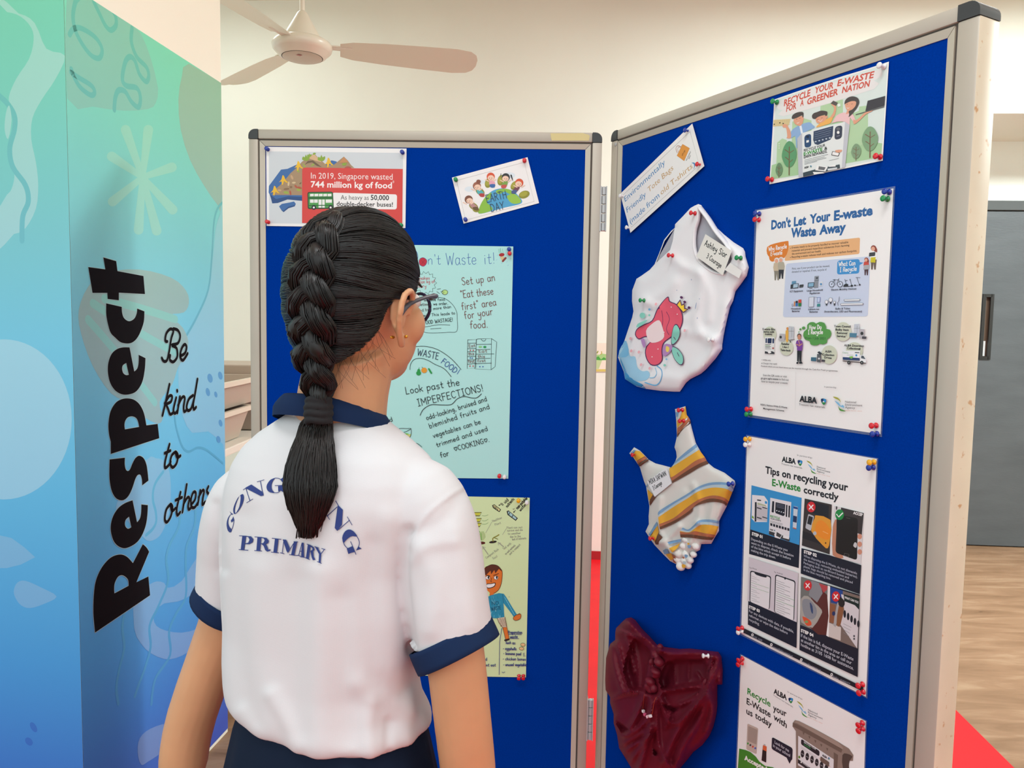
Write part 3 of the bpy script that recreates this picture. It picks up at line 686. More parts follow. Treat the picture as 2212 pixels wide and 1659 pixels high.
p.hand('Set up an', 820, 568, 1246, 510, 95, 8, BR_, .2); p.hand('"Eat these', 806, 738, 1222, 682, 95, 8, BR_, .2); p.hand('first" area', 815, 888, 1260, 828, 95, 8, BR_, .2); p.hand('for your', 852, 1004, 1215, 944, 95, 8, BR_, .2); p.hand('food.', 920, 1122, 1150, 1108, 95, 8, BR_, .2)
# box of drawers drawing
for P in ([(890, 1270), (1000, 1264), (994, 1625), (885, 1638), (890, 1270)], [(1004, 1262), (1020, 1256), (1195, 1252), (1190, 1650), (982, 1640), (1004, 1262)], [(1195, 1252), (1262, 1296), (1242, 1612), (1190, 1650)], [(890, 1312), (1000, 1310)], [(888, 1382), (996, 1378)], [(888, 1420), (998, 1418)], [(886, 1482), (994, 1478)], [(886, 1526), (994, 1522)], [(886, 1582), (1000, 1570)], [(1002, 1328), (1192, 1324)], [(1000, 1396), (1178, 1390)], [(998, 1452), (1228, 1448)], [(996, 1510), (1180, 1504)], [(992, 1574), (1195, 1566)]): p.line(P, 5, BK, 0)
p.line([(1064, 1262), (1085, 1282), (1112, 1278), (1122, 1258)], 5, BK)
for t, a, b, c, d in (('Eat', 905, 1366, 988, 1358), ('this', 900, 1466, 975, 1462), ('first', 898, 1564, 978, 1560), ('Eat', 1030, 1432, 1140, 1428), ('this', 1020, 1498, 1112, 1496), ('first', 1016, 1558, 1120, 1550)): p.hand(t, a, b, c, d, 38, 5, BR_)
p.ell(1052, 1358, 22, 12, '#8ccf8a'); p.ell(1110, 1360, 20, 14, '#2c9a55')
for x, y, c in ((925, 1402, RD), (962, 1402, RD), (920, 1604, RD), (960, 1604, RD), (925, 1500, BL), (950, 1502, BL), (1046, 1612, BL), (1086, 1612, BL)): p.ell(x, y, 9, 8, c, 0, 9)
# arch banner
p.line([(60, 1440), (150, 1370), (260, 1352), (380, 1356), (520, 1400), (680, 1510), (806, 1648)], 6, BK); p.line([(152, 1650), (160, 1580), (205, 1520), (290, 1505), (380, 1530), (475, 1584), (560, 1620), (618, 1664), (680, 1740)], 6, BK)
p.hand('DON\'T', 20, 1600, 200, 1450, 84, 8, '#3f66a8'); p.hand('WASTE', 240, 1462, 516, 1520, 84, 8, '#2f3c55'); p.hand('FOOD', 546, 1560, 730, 1700, 72, 8, '#35599a'); p.line([(790, 1650), (756, 1706)], 7, BL, 0)
p.Z(830, 780, 6.143)
p.ell(456, 160, 32, 30, '#2a9a4c'); p.ell(458, 128, 20, 24, '#2a9a4c'); p.line([(458, 105), (464, 86)], 5, '#205a35', 0); p.ell(530, 122, 38, 36, '#e39a34'); p.line([(512, 92), (500, 78)], 5, '#3f5a30', 0); p.line([(592, 104), (626, 160)], 22, '#2a9a4c', 0)
p.hand('Look past the', 290, 438, 1004, 318, 92, 8, BK, .15); p.hand('IMPERFECTIONS!', 448, 600, 1320, 395, 92, 8, BK, .15)
p.line([(476, 720), (520, 640), (620, 580), (760, 582), (890, 575), (970, 500), (1060, 470), (1160, 488), (1230, 485), (1290, 435)], 8, BK)
p.hand('odd-looking, bruised and', 566, 782, 1368, 525, 62, 7, BK, .15); p.hand('blemished fruits and', 604, 892, 1404, 628, 66, 7, BK, .15); p.hand('vegetables can be', 655, 1018, 1284, 826, 62, 7, BK, .15); p.hand('trimmed and used', 700, 1142, 1378, 918, 62, 7, BK, .15); p.hand('for', 752, 1282, 864, 1248, 70, 8, BK, .15); p.hand('^COOKING^.', 934, 1198, 1400, 1068, 66, 7, BK, .15)
p.hand('sized', -60, 850, 116, 796, 60, 7, BK); p.hand('properly', -420, 770, -100, 690, 60, 7, BK)
p.poly([(40, 985), (180, 985), (260, 955), (330, 972), (355, 970), (310, 1040), (150, 1075), (40, 1040)], '#c9cf7e', 3); p.poly([(215, 975), (260, 955), (330, 968), (250, 985)], '#74b84a', 2); p.line([(20, 1000), (130, 928), (210, 894), (300, 896), (354, 900), (352, 985), (310, 1035), (220, 1070)], 6, BK); p.line([(130, 928), (190, 962), (300, 930), (356, 895)], 6, BK)
p.line([(370, 1080), (440, 1095), (500, 1140)], 6, BK)
p.build('handwritten_food_waste_poster', 'pale teal handwritten poster with drawings, beside the girl\'s face', 'poster')
for x, y, c, w_ in ((1100, 539, 'blue', 'at the top right corner of the teal handwritten poster'), (1101, 548, 'red', 'just below the blue pin on the teal handwritten poster'), (1079, 1027, 'red', 'at the bottom right of the teal handwritten poster'), (1090, 1029, 'white', 'at the bottom right corner of the teal handwritten poster')): pin(plC, x, y, c, w_)

# ---- green drawn poster
p = Print(plC, PO).Z(1000, 1050, 3.858)
p.sheet([(-900, 68), (557, 97), (525, 1594), (-900, 1570)], mat('pale_green_card', '#d6ebb4', 0.55))
NV, PC = '#2c3f86', '#a5ab98'
p.poly([(243, 160), (262, 152), (318, 196), (303, 218), (250, 182)], BK); p.poly([(252, 162), (262, 159), (310, 197), (301, 209), (258, 178)], '#e4e3a2'); p.line([(258, 166), (275, 192)], 5, BK, 0); p.line([(272, 172), (292, 200)], 5, BK, 0)
p.poly([(364, 210), (380, 203), (458, 268), (440, 290), (372, 240)], BK); p.poly([(374, 214), (386, 212), (448, 268), (438, 280), (380, 236)], '#a8d0d2'); p.line([(392, 218), (382, 240)], 6, BK, 0); p.line([(420, 240), (405, 262)], 6, BK, 0)
p.hand('liquid', 330, 165, 382, 118, 26, 5, BK); p.hand('nutrients', 370, 180, 430, 110, 26, 4.5, BK); p.hand('<', 300, 170, 322, 158, 20, 4, BK); p.hand('non-potable', 455, 195, 540, 105, 26, 5, BK); p.hand('water', 480, 212, 530, 155, 24, 4.5, BK); p.hand('<', 424, 228, 446, 205, 20, 4, BK)
for y in (222, 272, 312): p.line([(-20, y), (155, y - 2), (140, y + 26), (-20, y + 26)], 6, '#5a4e2a', 0); p.poly([(-20, y + 3), (150, y), (137, y + 22), (-20, y + 22)], '#cdd04a')
for y, b in ((240, 0), (282, 6), (310, 4)): p.line([(160, y + 6), (185, y + 8), (210, y - b)], 3, '#79a868')
p.line([(155, 450), (150, 400), (130, 370)], 6, '#79b55c'); p.line([(152, 430), (185, 425)], 6, '#79b55c', 0); p.line([(150, 410), (170, 380)], 6, '#79b55c', 0); p.ell(160, 415, 26, 38, '#b5cf90'); p.line([(155, 450), (150, 395)], 7, '#79b55c', 0); p.ell(158, 474, 28, 12, '#5c2a22'); p.ell(250, 466, 32, 10, '#2b2522', -8)
p.line([(252, 460), (250, 435), (285, 415), (300, 405)], 8, '#8d8a2e'); p.line([(260, 430), (290, 442)], 6, '#7d7a2e', 0)
for P in ([(240, 300), (190, 390)], [(360, 355), (330, 405)]): p.line(P, 3, PC, 0)
for a, b in ((210, 570), (338, 505)):
    x1, y1 = (165, 505) if a == 210 else (294, 470); p.line([(a, b), (x1, y1)], 7, PC, 0); p.line([(x1 + 2, y1 + 22), (x1, y1), (x1 + 22, y1 + 6)], 4, PC, 0)
for t, a, b, c, d in (('Healthier', 248, 300, 328, 268), ('Plant', 268, 330, 318, 312), ('Plant can not', 365, 355, 495, 350), ('survive and die', 368, 378, 498, 372), ('to weather', 375, 405, 482, 398), ('due to the', 392, 430, 482, 424), ('lack of nutrients', 410, 452, 528, 440), ('Compost Rich', 195, 605, 300, 530), ('Soil', 250, 610, 290, 590), ('Soil with', 340, 530, 405, 480), ('no such nutrients', 358, 572, 440, 495), ('and is compact', 392, 575, 480, 490)): p.hand(t, a, b, c, d, 18, 2.5, PC)
OR = '#df7a33'
p.poly([(172, 700), (200, 672), (240, 655), (285, 662), (315, 690), (328, 720), (322, 800), (300, 860), (262, 892), (232, 895), (215, 880), (170, 830)], OR, 3); p.poly([(165, 712), (190, 672), (240, 652), (285, 660), (318, 692), (322, 712), (300, 690), (270, 728), (262, 700), (235, 735), (230, 705), (200, 735), (172, 745)], '#5b3226'); p.line([(172, 700), (200, 672), (240, 655), (285, 662), (315, 690), (328, 720), (322, 800), (300, 860), (262, 892), (232, 895)], 4, '#4a2a1f')
for x in (207, 276): p.ell(x, 764, 20, 17, BK); p.ell(x, 764, 17, 14, WH); p.ell(x + 6, 762, 7, 12, BK)
p.line([(185, 738), (225, 750)], 6, '#4a2a1f', 0); p.line([(255, 745), (296, 730)], 6, '#4a2a1f', 0); p.line([(240, 765), (233, 795), (240, 798)], 4, '#4a2a1f')
p.poly([(195, 815), (235, 812), (272, 805), (266, 835), (230, 852), (200, 850)], BK, 2); p.poly([(199, 820), (235, 817), (266, 811), (260, 832), (228, 846), (203, 844)], WH, 2)
p.poly([(222, 895), (255, 890), (258, 920), (222, 918)], OR)
p.poly([(200, 930), (225, 912), (300, 892), (340, 898), (360, 925), (405, 1000), (452, 1075), (425, 1092), (388, 1040), (338, 975), (345, 1090), (280, 1102), (225, 1100)], '#2b94b5'); p.line([(338, 975), (330, 900)], 3, '#1d5a72', 0)
for i in range(26):
    x, y = rnd.uniform(228, 330), rnd.uniform(915, 1085); p.line([(x, y), (x + rnd.uniform(-12, 12), y + rnd.uniform(18, 40))], 3, rnd.choice(['#7fd0df', '#1f7b9c', '#55b8cf']), 0)
for i in range(10):
    t = i / 10; x, y = lerp(345, 425, t), lerp(925, 1070, t); p.line([(x, y), (x + 14, y + 18)], 3, '#7fd0df', 0)
p.hand('NO', 240, 990, 300, 985, 28, 4, '#1b5f7c'); p.hand('WASTE', 238, 1035, 318, 1025, 28, 4, '#1b5f7c')
p.poly([(424, 1090), (450, 1072), (480, 1068), (484, 1085), (474, 1108), (440, 1120), (420, 1108)], OR, 2); p.line([(424, 1090), (450, 1072), (480, 1068), (484, 1085), (474, 1108), (440, 1120), (420, 1108)], 3.5, '#4a2a1f', 3, True); p.line([(455, 1075), (470, 1062), (482, 1070)], 4, '#8a4a22')
p.poly([(286, 1102), (350, 1092), (366, 1175), (330, 1178), (302, 1140)], '#d7cdb4'); p.line([(286, 1102), (302, 1140), (330, 1178), (366, 1175), (350, 1092)], 4, '#5b3226', 0)
for k in range(6): p.line([(306 + k * 8, 1102), (316 + k * 9, 1170)], 3, '#8a7258', 0)
p.poly([(332, 1180), (366, 1175), (386, 1272), (356, 1278)], OR); p.poly([(346, 1280), (388, 1270), (384, 1284), (350, 1292)], '#2b2522', 2); p.line([(332, 1180), (356, 1278)], 3, '#4a2a1f', 0); p.line([(366, 1175), (386, 1272)], 3, '#4a2a1f', 0)
p.line([(324, 1185), (306, 1300), (302, 1572)], 4, NV, 0); p.line([(380, 923), (390, 925)], 2, BK, 0)
for t, a, b, c, d in (('Preparation', 378, 1228, 494, 1228), ('waste', 394, 1265, 456, 1263), ('Such as:', 355, 1312, 440, 1316), ('- eggshells', 334, 1362, 446, 1366), ('- banana peel', 336, 1402, 486, 1408), ('- chicken bones', 332, 1448, 524, 1452), ('- unused vegetable', 336, 1496, 530, 1498), ('waste', 60, 1398, 124, 1396), ('- over food', 40, 1452, 202, 1452), ('- food you dont eat', 10, 1500, 274, 1500), ('- fish', 60, 1552, 152, 1552)): p.hand(t, a, b, c, d, 24, 4, NV)
p.line([(378, 1236), (488, 1238)], 4, NV, 0); p.line([(394, 1270), (466, 1272)], 4, NV, 0); p.line([(100, 1406), (142, 1404)], 4, NV, 0)
for x, y in ((500, 1322), (488, 1354)): p.ell(x, y, 20, 14, '#6b4a2c', 10); p.ell(x, y, 17, 11, '#e8c590', 10)
p.line([(502, 1395), (512, 1390), (512, 1410), (522, 1418), (506, 1420), (502, 1395)], 3, NV, 0); p.line([(326, 1550), (337, 1556), (349, 1549)], 4, NV); p.line([(416, 190), (424, 194), (428, 186)], 3, BK)
p.build('drawn_compost_poster', 'pale green hand-drawn poster with a smiling boy, behind the right sleeve', 'poster')
for x, y, c, w_ in ((1120, 1080, 'yellow', 'at the top of the green drawn poster'), (1138, 1084, 'white', 'at the top right corner of the green drawn poster'), (1121, 1459, 'red', 'at the bottom of the green drawn poster, left of a pair'), (1130.5, 1459, 'red', 'at the bottom right corner of the green drawn poster')): pin(plC, x, y, c, w_, tilt=(0, 0.0 if y < 1400 else -0.25))
# ------------------------------------------------------------------ posters on the angled board
LAM = MATS['laminated_white_paper']; DK = '#22232e'; GY = '#55555a'; BLK = '#1c1b20'
m_film = mat('clear_laminate_film', '#9fb2c6', 0.08, spec=0.9, alpha=0.28)
def alba(p, x0, y0, x1, y1, h, sub=True, drop=None):   # the company mark: heavy letters and a three-coloured shield
    dx, dy = x1 - x0, y1 - y0
    p.text('ALBA', x0, y0, x1, y1, h, BLK, 0.045, 0.0, 2)
    cx, cy = x1 + dx * .30, y1 + dy * .30 - h * .42; r = h * .62
    P = [(cx - r * .75, cy - r * .75), (cx, cy - r * .9), (cx + r * .75, cy - r * .6), (cx + r * .7, cy + r * .15), (cx + r * .1, cy + r), (cx - r * .6, cy + r * .2)]
    p.poly(P, '#16305e', 4); p.poly([(cx, cy - r * .85), (cx + r * .72, cy - r * .55), (cx + r * .65, cy + r * .2), (cx + r * .1, cy)], '#2f8fd0', 3)
    p.poly([(cx - r * .55, cy + r * .2), (cx + r * .6, cy + r * .25), (cx + r * .1, cy + r * .95)], '#2c8a45', 3); p.poly([(cx, cy - r * .25), (cx + r * .35, cy + r * .22), (cx - r * .32, cy + r * .18)], WH)
def agency(p, x, y, k, sl):                             # the agency mark: three leaves and its name; k = px height of the leaf group
    s_ = lambda a, b: (x + a * k, y + b * k + a * k * sl)
    for P, c in (([(0, .0), (.25, .02), (.45, .15), (.55, .38), (.4, .22), (.15, .12)], '#a9a83a'), ([(.12, .28), (.4, .42), (.55, .62), (.7, .55), (.8, .75), (.5, .66), (.3, .5)], '#7db9e0'), ([(.38, .62), (.5, .82), (.9, .98), (.65, 1.0), (.45, .92)], '#4f9438')): p.poly([s_(*q) for q in P], c, 3)
    for i, t in enumerate(('National', 'Environment', 'Agency')):
        a, b = s_(.95, .38 + i * .2), s_(.95 + (.78, 1.22, .7)[i], .38 + i * .2); p.text(t, a[0], a[1], b[0], b[1], k * .15, '#3a3a3e')
    a, b = s_(.9, .94), s_(2.15, .94); p.text('Safeguard - Nurture - Cherish', a[0], a[1], b[0], b[1], k * .045, '#d8763c')

# ---- recycle your e-waste for a greener nation
p = Print(plR, PO, gloss=0.3).Z(1640, 120, 5.53)
p.sheet([(180, 525), (420, 440), (700, 345), (1000, 245), (1300, 155), (1550, 72), (1475, 1255), (900, 1375), (122, 1538)], LAM)
p.poly([(200, 530), (700, 358), (1300, 168), (1535, 95), (1462, 1230), (520, 1450), (145, 1480)], '#dbe5df')
for P in ([(210, 1040), (265, 985), (330, 1005), (320, 1120), (215, 1300), (150, 1310), (140, 1475), (480, 1420), (480, 1100), (390, 1000), (210, 1300)],): pass
G1, G2 = '#b5d3a7', '#cfe0cd'
p.poly([(215, 1040), (275, 990), (330, 1010), (325, 1380), (200, 1420)], G1); p.poly([(395, 790), (535, 750), (625, 775), (625, 1300), (380, 1360)], G1); p.poly([(735, 560), (820, 533), (820, 552), (1000, 524), (1000, 800), (720, 850)], G1)
p.poly([(1090, 700), (1190, 660), (1195, 610), (1300, 595), (1300, 1150), (1030, 1280), (1035, 780)], G1); p.poly([(150, 1310), (330, 1250), (480, 1200), (480, 1425), (135, 1480)], '#a9cd9d'); p.poly([(1035, 1180), (1300, 1020), (1470, 1050), (1455, 1215), (1030, 1290)], '#a9cd9d')
p.poly([(240, 545), (800, 350), (1450, 165), (1465, 180), (1462, 250), (1370, 300), (1372, 400), (290, 725), (280, 650), (235, 645)], '#eae5e2', 2)
RE = '#d0503f'
for t, a, b, c, d, h in (('RECYCLE', 295, 605, 615, 478, 72), ('YOUR', 665, 452, 885, 388, 70), ('E-WASTE', 930, 368, 1372, 262, 70), ('FOR', 322, 672, 442, 632, 70), ('A', 490, 605, 530, 592, 68), ('GREENER', 572, 588, 940, 465, 70), ('NATION', 988, 448, 1322, 366, 68)): p.text(t, a, b, c, d, h, RE, 0.03, 0.12)
SK, HR = '#e3a284', '#4a4140'
p.poly([(172, 768), (376, 755), (352, 835), (165, 848)], '#e3cf9c')
for k in range(9): p.line([(172 + k * 22, 767 - k), (168 + k * 21, 846 - k)], 2, '#b9a472', 0)
for k in range(4): p.line([(170, 782 + k * 17), (370, 770 + k * 17)], 2, '#b9a472', 0)
for x, y in ((180, 820), (247, 803), (287, 812)): p.poly([(x - 7, y - 5), (x + 6, y - 7), (x + 6, y + 6), (x - 7, y + 8)], BLK)
p.poly([(375, 930), (400, 880), (480, 830), (520, 815), (600, 795), (640, 830), (662, 862), (520, 930), (500, 985), (455, 1000), (455, 1100), (440, 1090), (430, 960), (380, 990)], '#8fb0d8', 2); p.poly([(480, 845), (505, 835), (522, 925), (500, 935)], '#e8ecf2')
p.poly([(335, 970), (325, 985), (380, 985), (372, 900), (345, 850), (335, 830), (300, 815), (278, 840), (290, 862), (318, 862), (330, 910)], SK, 2)
p.poly([(410, 775), (430, 745), (520, 720), (526, 740), (522, 800), (490, 840), (455, 832), (425, 815)], SK, 3); p.ell(520, 755, 12, 18, SK); p.poly([(388, 752), (400, 710), (450, 680), (510, 672), (530, 690), (526, 738), (515, 735), (512, 712), (470, 735), (420, 755)], HR, 2); p.line([(450, 806), (470, 804), (478, 794)], 5, WH); p.line([(440, 762), (455, 758)], 4, HR, 0); p.line([(478, 752), (492, 748)], 4, HR, 0)
p.poly([(680, 860), (720, 810), (800, 760), (880, 728), (870, 770), (850, 808), (790, 830)], '#f0b35e', 2); p.poly([(850, 735), (880, 690), (895, 640), (885, 605), (865, 590), (862, 572), (885, 568), (918, 605), (915, 670), (890, 735)], SK, 2); p.poly([(885, 538), (940, 565), (915, 602), (852, 572)], '#5a5250'); p.poly([(932, 580), (968, 572), (972, 606), (940, 614)], '#e9efe6')
p.poly([(672, 750), (700, 730), (785, 712), (805, 725), (800, 760), (760, 795), (720, 808), (685, 800)], SK, 3); p.ell(808, 732, 12, 14, SK); p.poly([(630, 720), (650, 690), (690, 675), (740, 658), (800, 665), (815, 680), (808, 715), (790, 722), (780, 705), (700, 735), (675, 755), (640, 752)], HR, 3); p.line([(705, 775), (735, 785), (755, 765)], 5, WH); p.line([(690, 770), (708, 762)], 4, HR, 0); p.line([(740, 748), (756, 742)], 4, HR, 0)
p.poly([(880, 790), (920, 720), (1000, 680), (1060, 690), (1110, 690), (1150, 770), (1130, 800), (1085, 740), (1080, 830), (1040, 820), (1025, 790), (930, 790), (855, 812)], '#eec3c4', 2)
p.poly([(1130, 760), (1150, 775), (1200, 740), (1260, 680), (1350, 650), (1345, 668), (1275, 700), (1200, 775), (1140, 820), (1122, 795)], SK, 2); p.poly([(1080, 690), (1035, 700), (1055, 640), (1090, 640)], SK)
p.poly([(1025, 590), (1040, 545), (1080, 515), (1140, 515), (1165, 560), (1155, 610), (1120, 640), (1080, 655), (1045, 645)], SK, 3); p.poly([(1018, 580), (1030, 530), (1075, 495), (1130, 488), (1180, 510), (1195, 560), (1170, 620), (1140, 660), (1110, 700), (1090, 720), (1068, 735), (1075, 700), (1070, 665), (1110, 645), (1150, 600), (1155, 550), (1100, 545), (1040, 570)], HR, 3); p.line([(1048, 622), (1060, 632), (1075, 622)], 5, WH); p.line([(1045, 585), (1058, 580)], 4, HR, 0); p.line([(1100, 580), (1115, 575)], 4, HR, 0)
p.poly([(1295, 540), (1505, 482), (1496, 600), (1268, 665)], '#38343a'); p.line([(1155, 705), (1490, 612)], 9, '#4a464b', 0)
for x, y, rx, ry, c, tx in ((360, 1175, 88, 150, '#5f9b6d', 1425), (238, 1360, 42, 78, '#6d8f6a', 1455), (1325, 990, 96, 140, '#7fa27a', 1215), (1158, 1140, 58, 85, '#7f9a78', 1250)):
    p.poly([(x - rx * .2, y - ry), (x + rx * .4, y - ry * .92), (x + rx * .85, y - ry * .45), (x + rx, y), (x + rx * .8, y + ry * .55), (x + rx * .3, y + ry), (x - rx * .4, y + ry), (x - rx * .95, y + ry * .4), (x - rx, y), (x - rx * .75, y - ry * .55)], c, 3)
    w_ = 14 if rx > 80 else 8; p.line([(x, y - ry * .55), (x - 4, tx)], w_, '#7a5a44', 0)
    for a, b in ((-.6, -.35), (.6, -.3), (-.55, .25), (.45, .45)): p.line([(x - 2, y + ry * (b + .25)), (x + rx * a, y + ry * b)], w_ * .6, '#7a5a44', 0)
for y in (1055, 1080, 1105): p.ell(238, y, 8, 7, '#e9efe6', 0, 10)
p.poly([(512, 925), (1025, 790), (985, 1345), (520, 1450)], '#e6e9e7', 0); p.poly([(455, 990), (512, 925), (520, 1450), (470, 1455)], '#bfc0c8'); p.poly([(1025, 790), (1080, 830), (1025, 1335), (985, 1345)], '#c5c5cc')
p.rr((538, 955), (620, 930), (622, 1090), (542, 1105), '#2c4a74', .45); p.rr((905, 850), (995, 830), (988, 990), (898, 1010), '#3a3f52', .45)
p.poly([(650, 905), (885, 840), (878, 960), (850, 1005), (700, 1068), (662, 1055), (645, 1010)], '#33415f', 0)
for k in range(4): p.line([(662, 925 + k * 24), (860 - k * 6, 868 + k * 27)], 3, '#9aa5b8', 0)
for k in range(5): p.ell(675 + k * 42, 1028 - k * 11, 12, 8, '#c8d0da', -10, 10)
p.ell(578, 970, 18, 16, '#1c2a44'); p.poly([(563, 1015), (593, 1008), (593, 1035), (563, 1042)], WH); p.ell(943, 875, 24, 18, '#6a6a70'); p.ell(943, 918, 16, 18, WH); p.line([(925, 965), (962, 955)], 5, '#aab', 0)
p.text('RECYCLE YOUR', 540, 1150, 795, 1085, 30, BLK, .015); p.text('E-WASTE', 538, 1195, 762, 1138, 36, '#3a9a3c', .03); p.text('&', 785, 1130, 822, 1120, 34, BLK, .02); p.text('EARN REWARDS.', 540, 1230, 820, 1160, 32, BLK, .02)
for a, b, c, d in ((540, 1250, 630, 1228), (640, 1225, 820, 1180), (540, 1268, 780, 1210), (540, 1285, 800, 1222), (540, 1300, 690, 1262), (835, 1255, 950, 1228)): p.line([(a, b), (c, d)], 4, '#777b80', 0)
alba(p, 545, 1352, 600, 1338, 20); p.rr((875, 1140), (965, 1165), (945, 1205), (860, 1190), BLK, .2); p.rr((880, 1147), (957, 1168), (940, 1198), (868, 1184), WH, .2); p.poly([(905, 1132), (985, 1125), (980, 1150), (930, 1160)], SK, 2)
p.poly([(522, 1400), (700, 1350), (960, 1300), (965, 1345), (525, 1450)], '#3c4650'); p.poly([(690, 1310), (820, 1330), (790, 1385), (668, 1370)], WH); p.poly([(712, 1322), (795, 1336), (775, 1370), (705, 1362)], '#6d6d70'); p.poly([(835, 1315), (915, 1300), (912, 1325), (832, 1330)], WH); p.poly([(640, 1390), (760, 1392), (780, 1405), (655, 1420)], WH); p.poly([(815, 1352), (930, 1335), (932, 1355), (820, 1375)], '#d5d9dc')
p.build('greener_nation_poster', 'landscape poster with three cartoon people behind a recycling bin, topmost on the angled board', 'poster')
for x, y, c, w_ in ((1679, 221, 'green', 'at the upper left of the greener nation poster'), (1910, 144, 'white', 'at the upper right corner of the greener nation poster'), (1668, 388, 'red', 'at the lower left corner of the greener nation poster'), (1902, 339, 'red', 'at the lower right corner of the greener nation poster')): pin(plR, x, y, c, w_)

PO_SIGN = 0.0
p = Print(plR, PO_SIGN, gloss=0.3).Z(1310, 250, 6.146)
p.sheet([(1140, 103), (1300, 668), (318, 1555), (182, 1038)], LAM)
p.line([(1110, 210), (1232, 655), (330, 1480), (218, 1055), (1110, 210)], 4, '#8a8484', 0)
SB, SO = '#3f86bd', '#c9a36a'
p.text('Environmentally', 248, 1145, 782, 640, 75, SB); p.text('Friendly', 275, 1290, 528, 1068, 75, SB); p.text('Tote Bags', 560, 1022, 890, 712, 75, SO); p.text('(made from', 320, 1440, 706, 1080, 75, SB); p.text('old T-shirts', 728, 1055, 1145, 690, 75, SO); p.text(')', 1150, 690, 1185, 655, 72, SB)
p.poly([(1010, 378), (1105, 432), (1032, 600), (935, 530)], '#e3973f'); p.line([(1010, 378), (1105, 432), (1032, 600), (935, 530)], 3, '#b86a2c', 0, True); p.line([(940, 490), (922, 440), (935, 405), (968, 402), (985, 420)], 7, '#b0674a'); p.line([(962, 490), (945, 450), (952, 425), (975, 415), (1000, 400)], 5, '#b0674a')
p.hand('shop', 1010, 535, 1048, 460, 30, 4, '#5c3a22'); p.text('REUSEABLE', 1065, 600, 1122, 480, 20, BLK); p.text('BAG', 1100, 575, 1120, 530, 20, BLK)
p.build('tote_bag_sign', 'tilted white laminated strip headed tote bags, at the top left of the angled board', 'sign')
for x, y, c, w_ in ((1489, 283, 'blue', 'at the top tip of the tote bag sign'), (1515, 356, 'red', 'at the right end of the tote bag sign'), (1348, 424, 'white', 'at the left end of the tote bag sign, upper of two'), (1362, 492, 'white', 'at the bottom tip of the tote bag sign')): pin(plR, x, y, c, w_)

# ---- don't let your e-waste waste away
def film(p, loop_out, loop_in, name='laminate_edge'):
    f = Print(p.pl, p.off - 0.0001); f.z = p.z; f.poly(loop_out, m_film, 0, [loop_in]); return f
Q7 = [(1635, 455), (1930, 407), (1902, 938), (1619, 896)]
p = Print(plR, PO, gloss=0.25)
p.sheet(Q7, LAM)
f7 = film(p, [(1631, 453), (1934, 402), (1905, 944), (1615, 901)], [(1637, 456), (1928, 408), (1900, 936), (1621, 895)])
p.Z(1600, 400, 5.926)
B7 = '#2a629f'
for t, a, b, c, d, h in (('Don\'t', 390, 565, 640, 528, 108), ('Let', 680, 525, 838, 498, 108), ('Your', 882, 492, 1150, 445, 108), ('E-waste', 1192, 450, 1690, 378, 115), ('Waste', 640, 668, 965, 640, 110), ('Away', 1005, 630, 1345, 590, 110)): p.text(t, a, b, c, d, h, B7, .045)
p.rr((600, 775), (1528, 670), (1520, 880), (560, 970), '#e7b17c', .12); p.poly([(340, 790), (440, 745), (590, 715), (612, 730), (608, 830), (560, 930), (470, 940), (415, 980), (372, 960), (362, 915), (338, 880)], '#de7f2d', 2)
p.hand('Why Recycle', 358, 845, 590, 805, 52, 9, WH, .1); p.hand('E-waste?', 385, 905, 548, 880, 48, 9, WH, .1)
for i, (t, c, d) in enumerate((('E-waste needs to be properly handled to recover valuable', 1378, 738), ('materials and prevent hazardous substances from harming', 1392, 782), ('the environment and our health.', 1032, 858), ('Recycling e-waste reduces trash and reduces our carbon footprint.', 1488, 858))):
    y = 812 + i * 40; p.text(t, 655, y, c, y - (c - 655) * .098, 24, '#4a3a30', .012)
for y in (808, 926): p.ell(636, y, 5, 5, '#4a3a30', 0, 8)
p.rr((580, 1005), (1660, 910), (1628, 1680), (540, 1690), '#c9d3e8', .05)
p.text('First, see if your product can be reused,', 658, 1082, 1140, 1045, 25, '#44464e', .01); p.text('donated or repaired. If not, recycle it!', 655, 1122, 1100, 1092, 25, '#44464e', .01)
p.rr((1238, 965), (1525, 945), (1518, 1130), (1232, 1145), '#3d8fcd', .2); p.poly([(1520, 985), (1572, 992), (1520, 1025)], '#3d8fcd')
p.hand('What Can', 1255, 1038, 1470, 1022, 55, 9, WH, .1); p.hand('I Recycle?', 1270, 1112, 1505, 1090, 55, 9, WH, .1)
def folk(x, y, k, hair, top, leg, skin='#e3a88e', long=0):      # little printed figure, y = head centre, k = head radius
    p.poly([(x - k * 1.3, y + k * 1.2), (x + k * 1.3, y + k * 1.2), (x + k * 1.4, y + k * 5), (x - k * 1.3, y + k * 5)], top, 2)
    p.poly([(x - k * 1.2, y + k * 4.7), (x + k * 1.3, y + k * 4.7), (x + k * .9, y + k * 9), (x + k * .3, y + k * 9), (x, y + k * 6), (x - k * .4, y + k * 9), (x - k, y + k * 9)], leg)
    p.ell(x, y - k * .15, k * 1.15, k * 1.2, hair); 
    if long: p.poly([(x - k, y), (x + k * 1.2, y - k * .4), (x + k * 1.5, y + k * 1.6), (x + k * .3, y + k * 1.2)], hair, 2)
    p.ell(x - k * .15, y + k * .15, k * .8, k * .95, skin)
folk(462, 965, 28, '#e9e4e0', '#c9b79c', '#8a8475'); folk(518, 955, 27, '#dedad8', '#b3ab98', '#33323a')
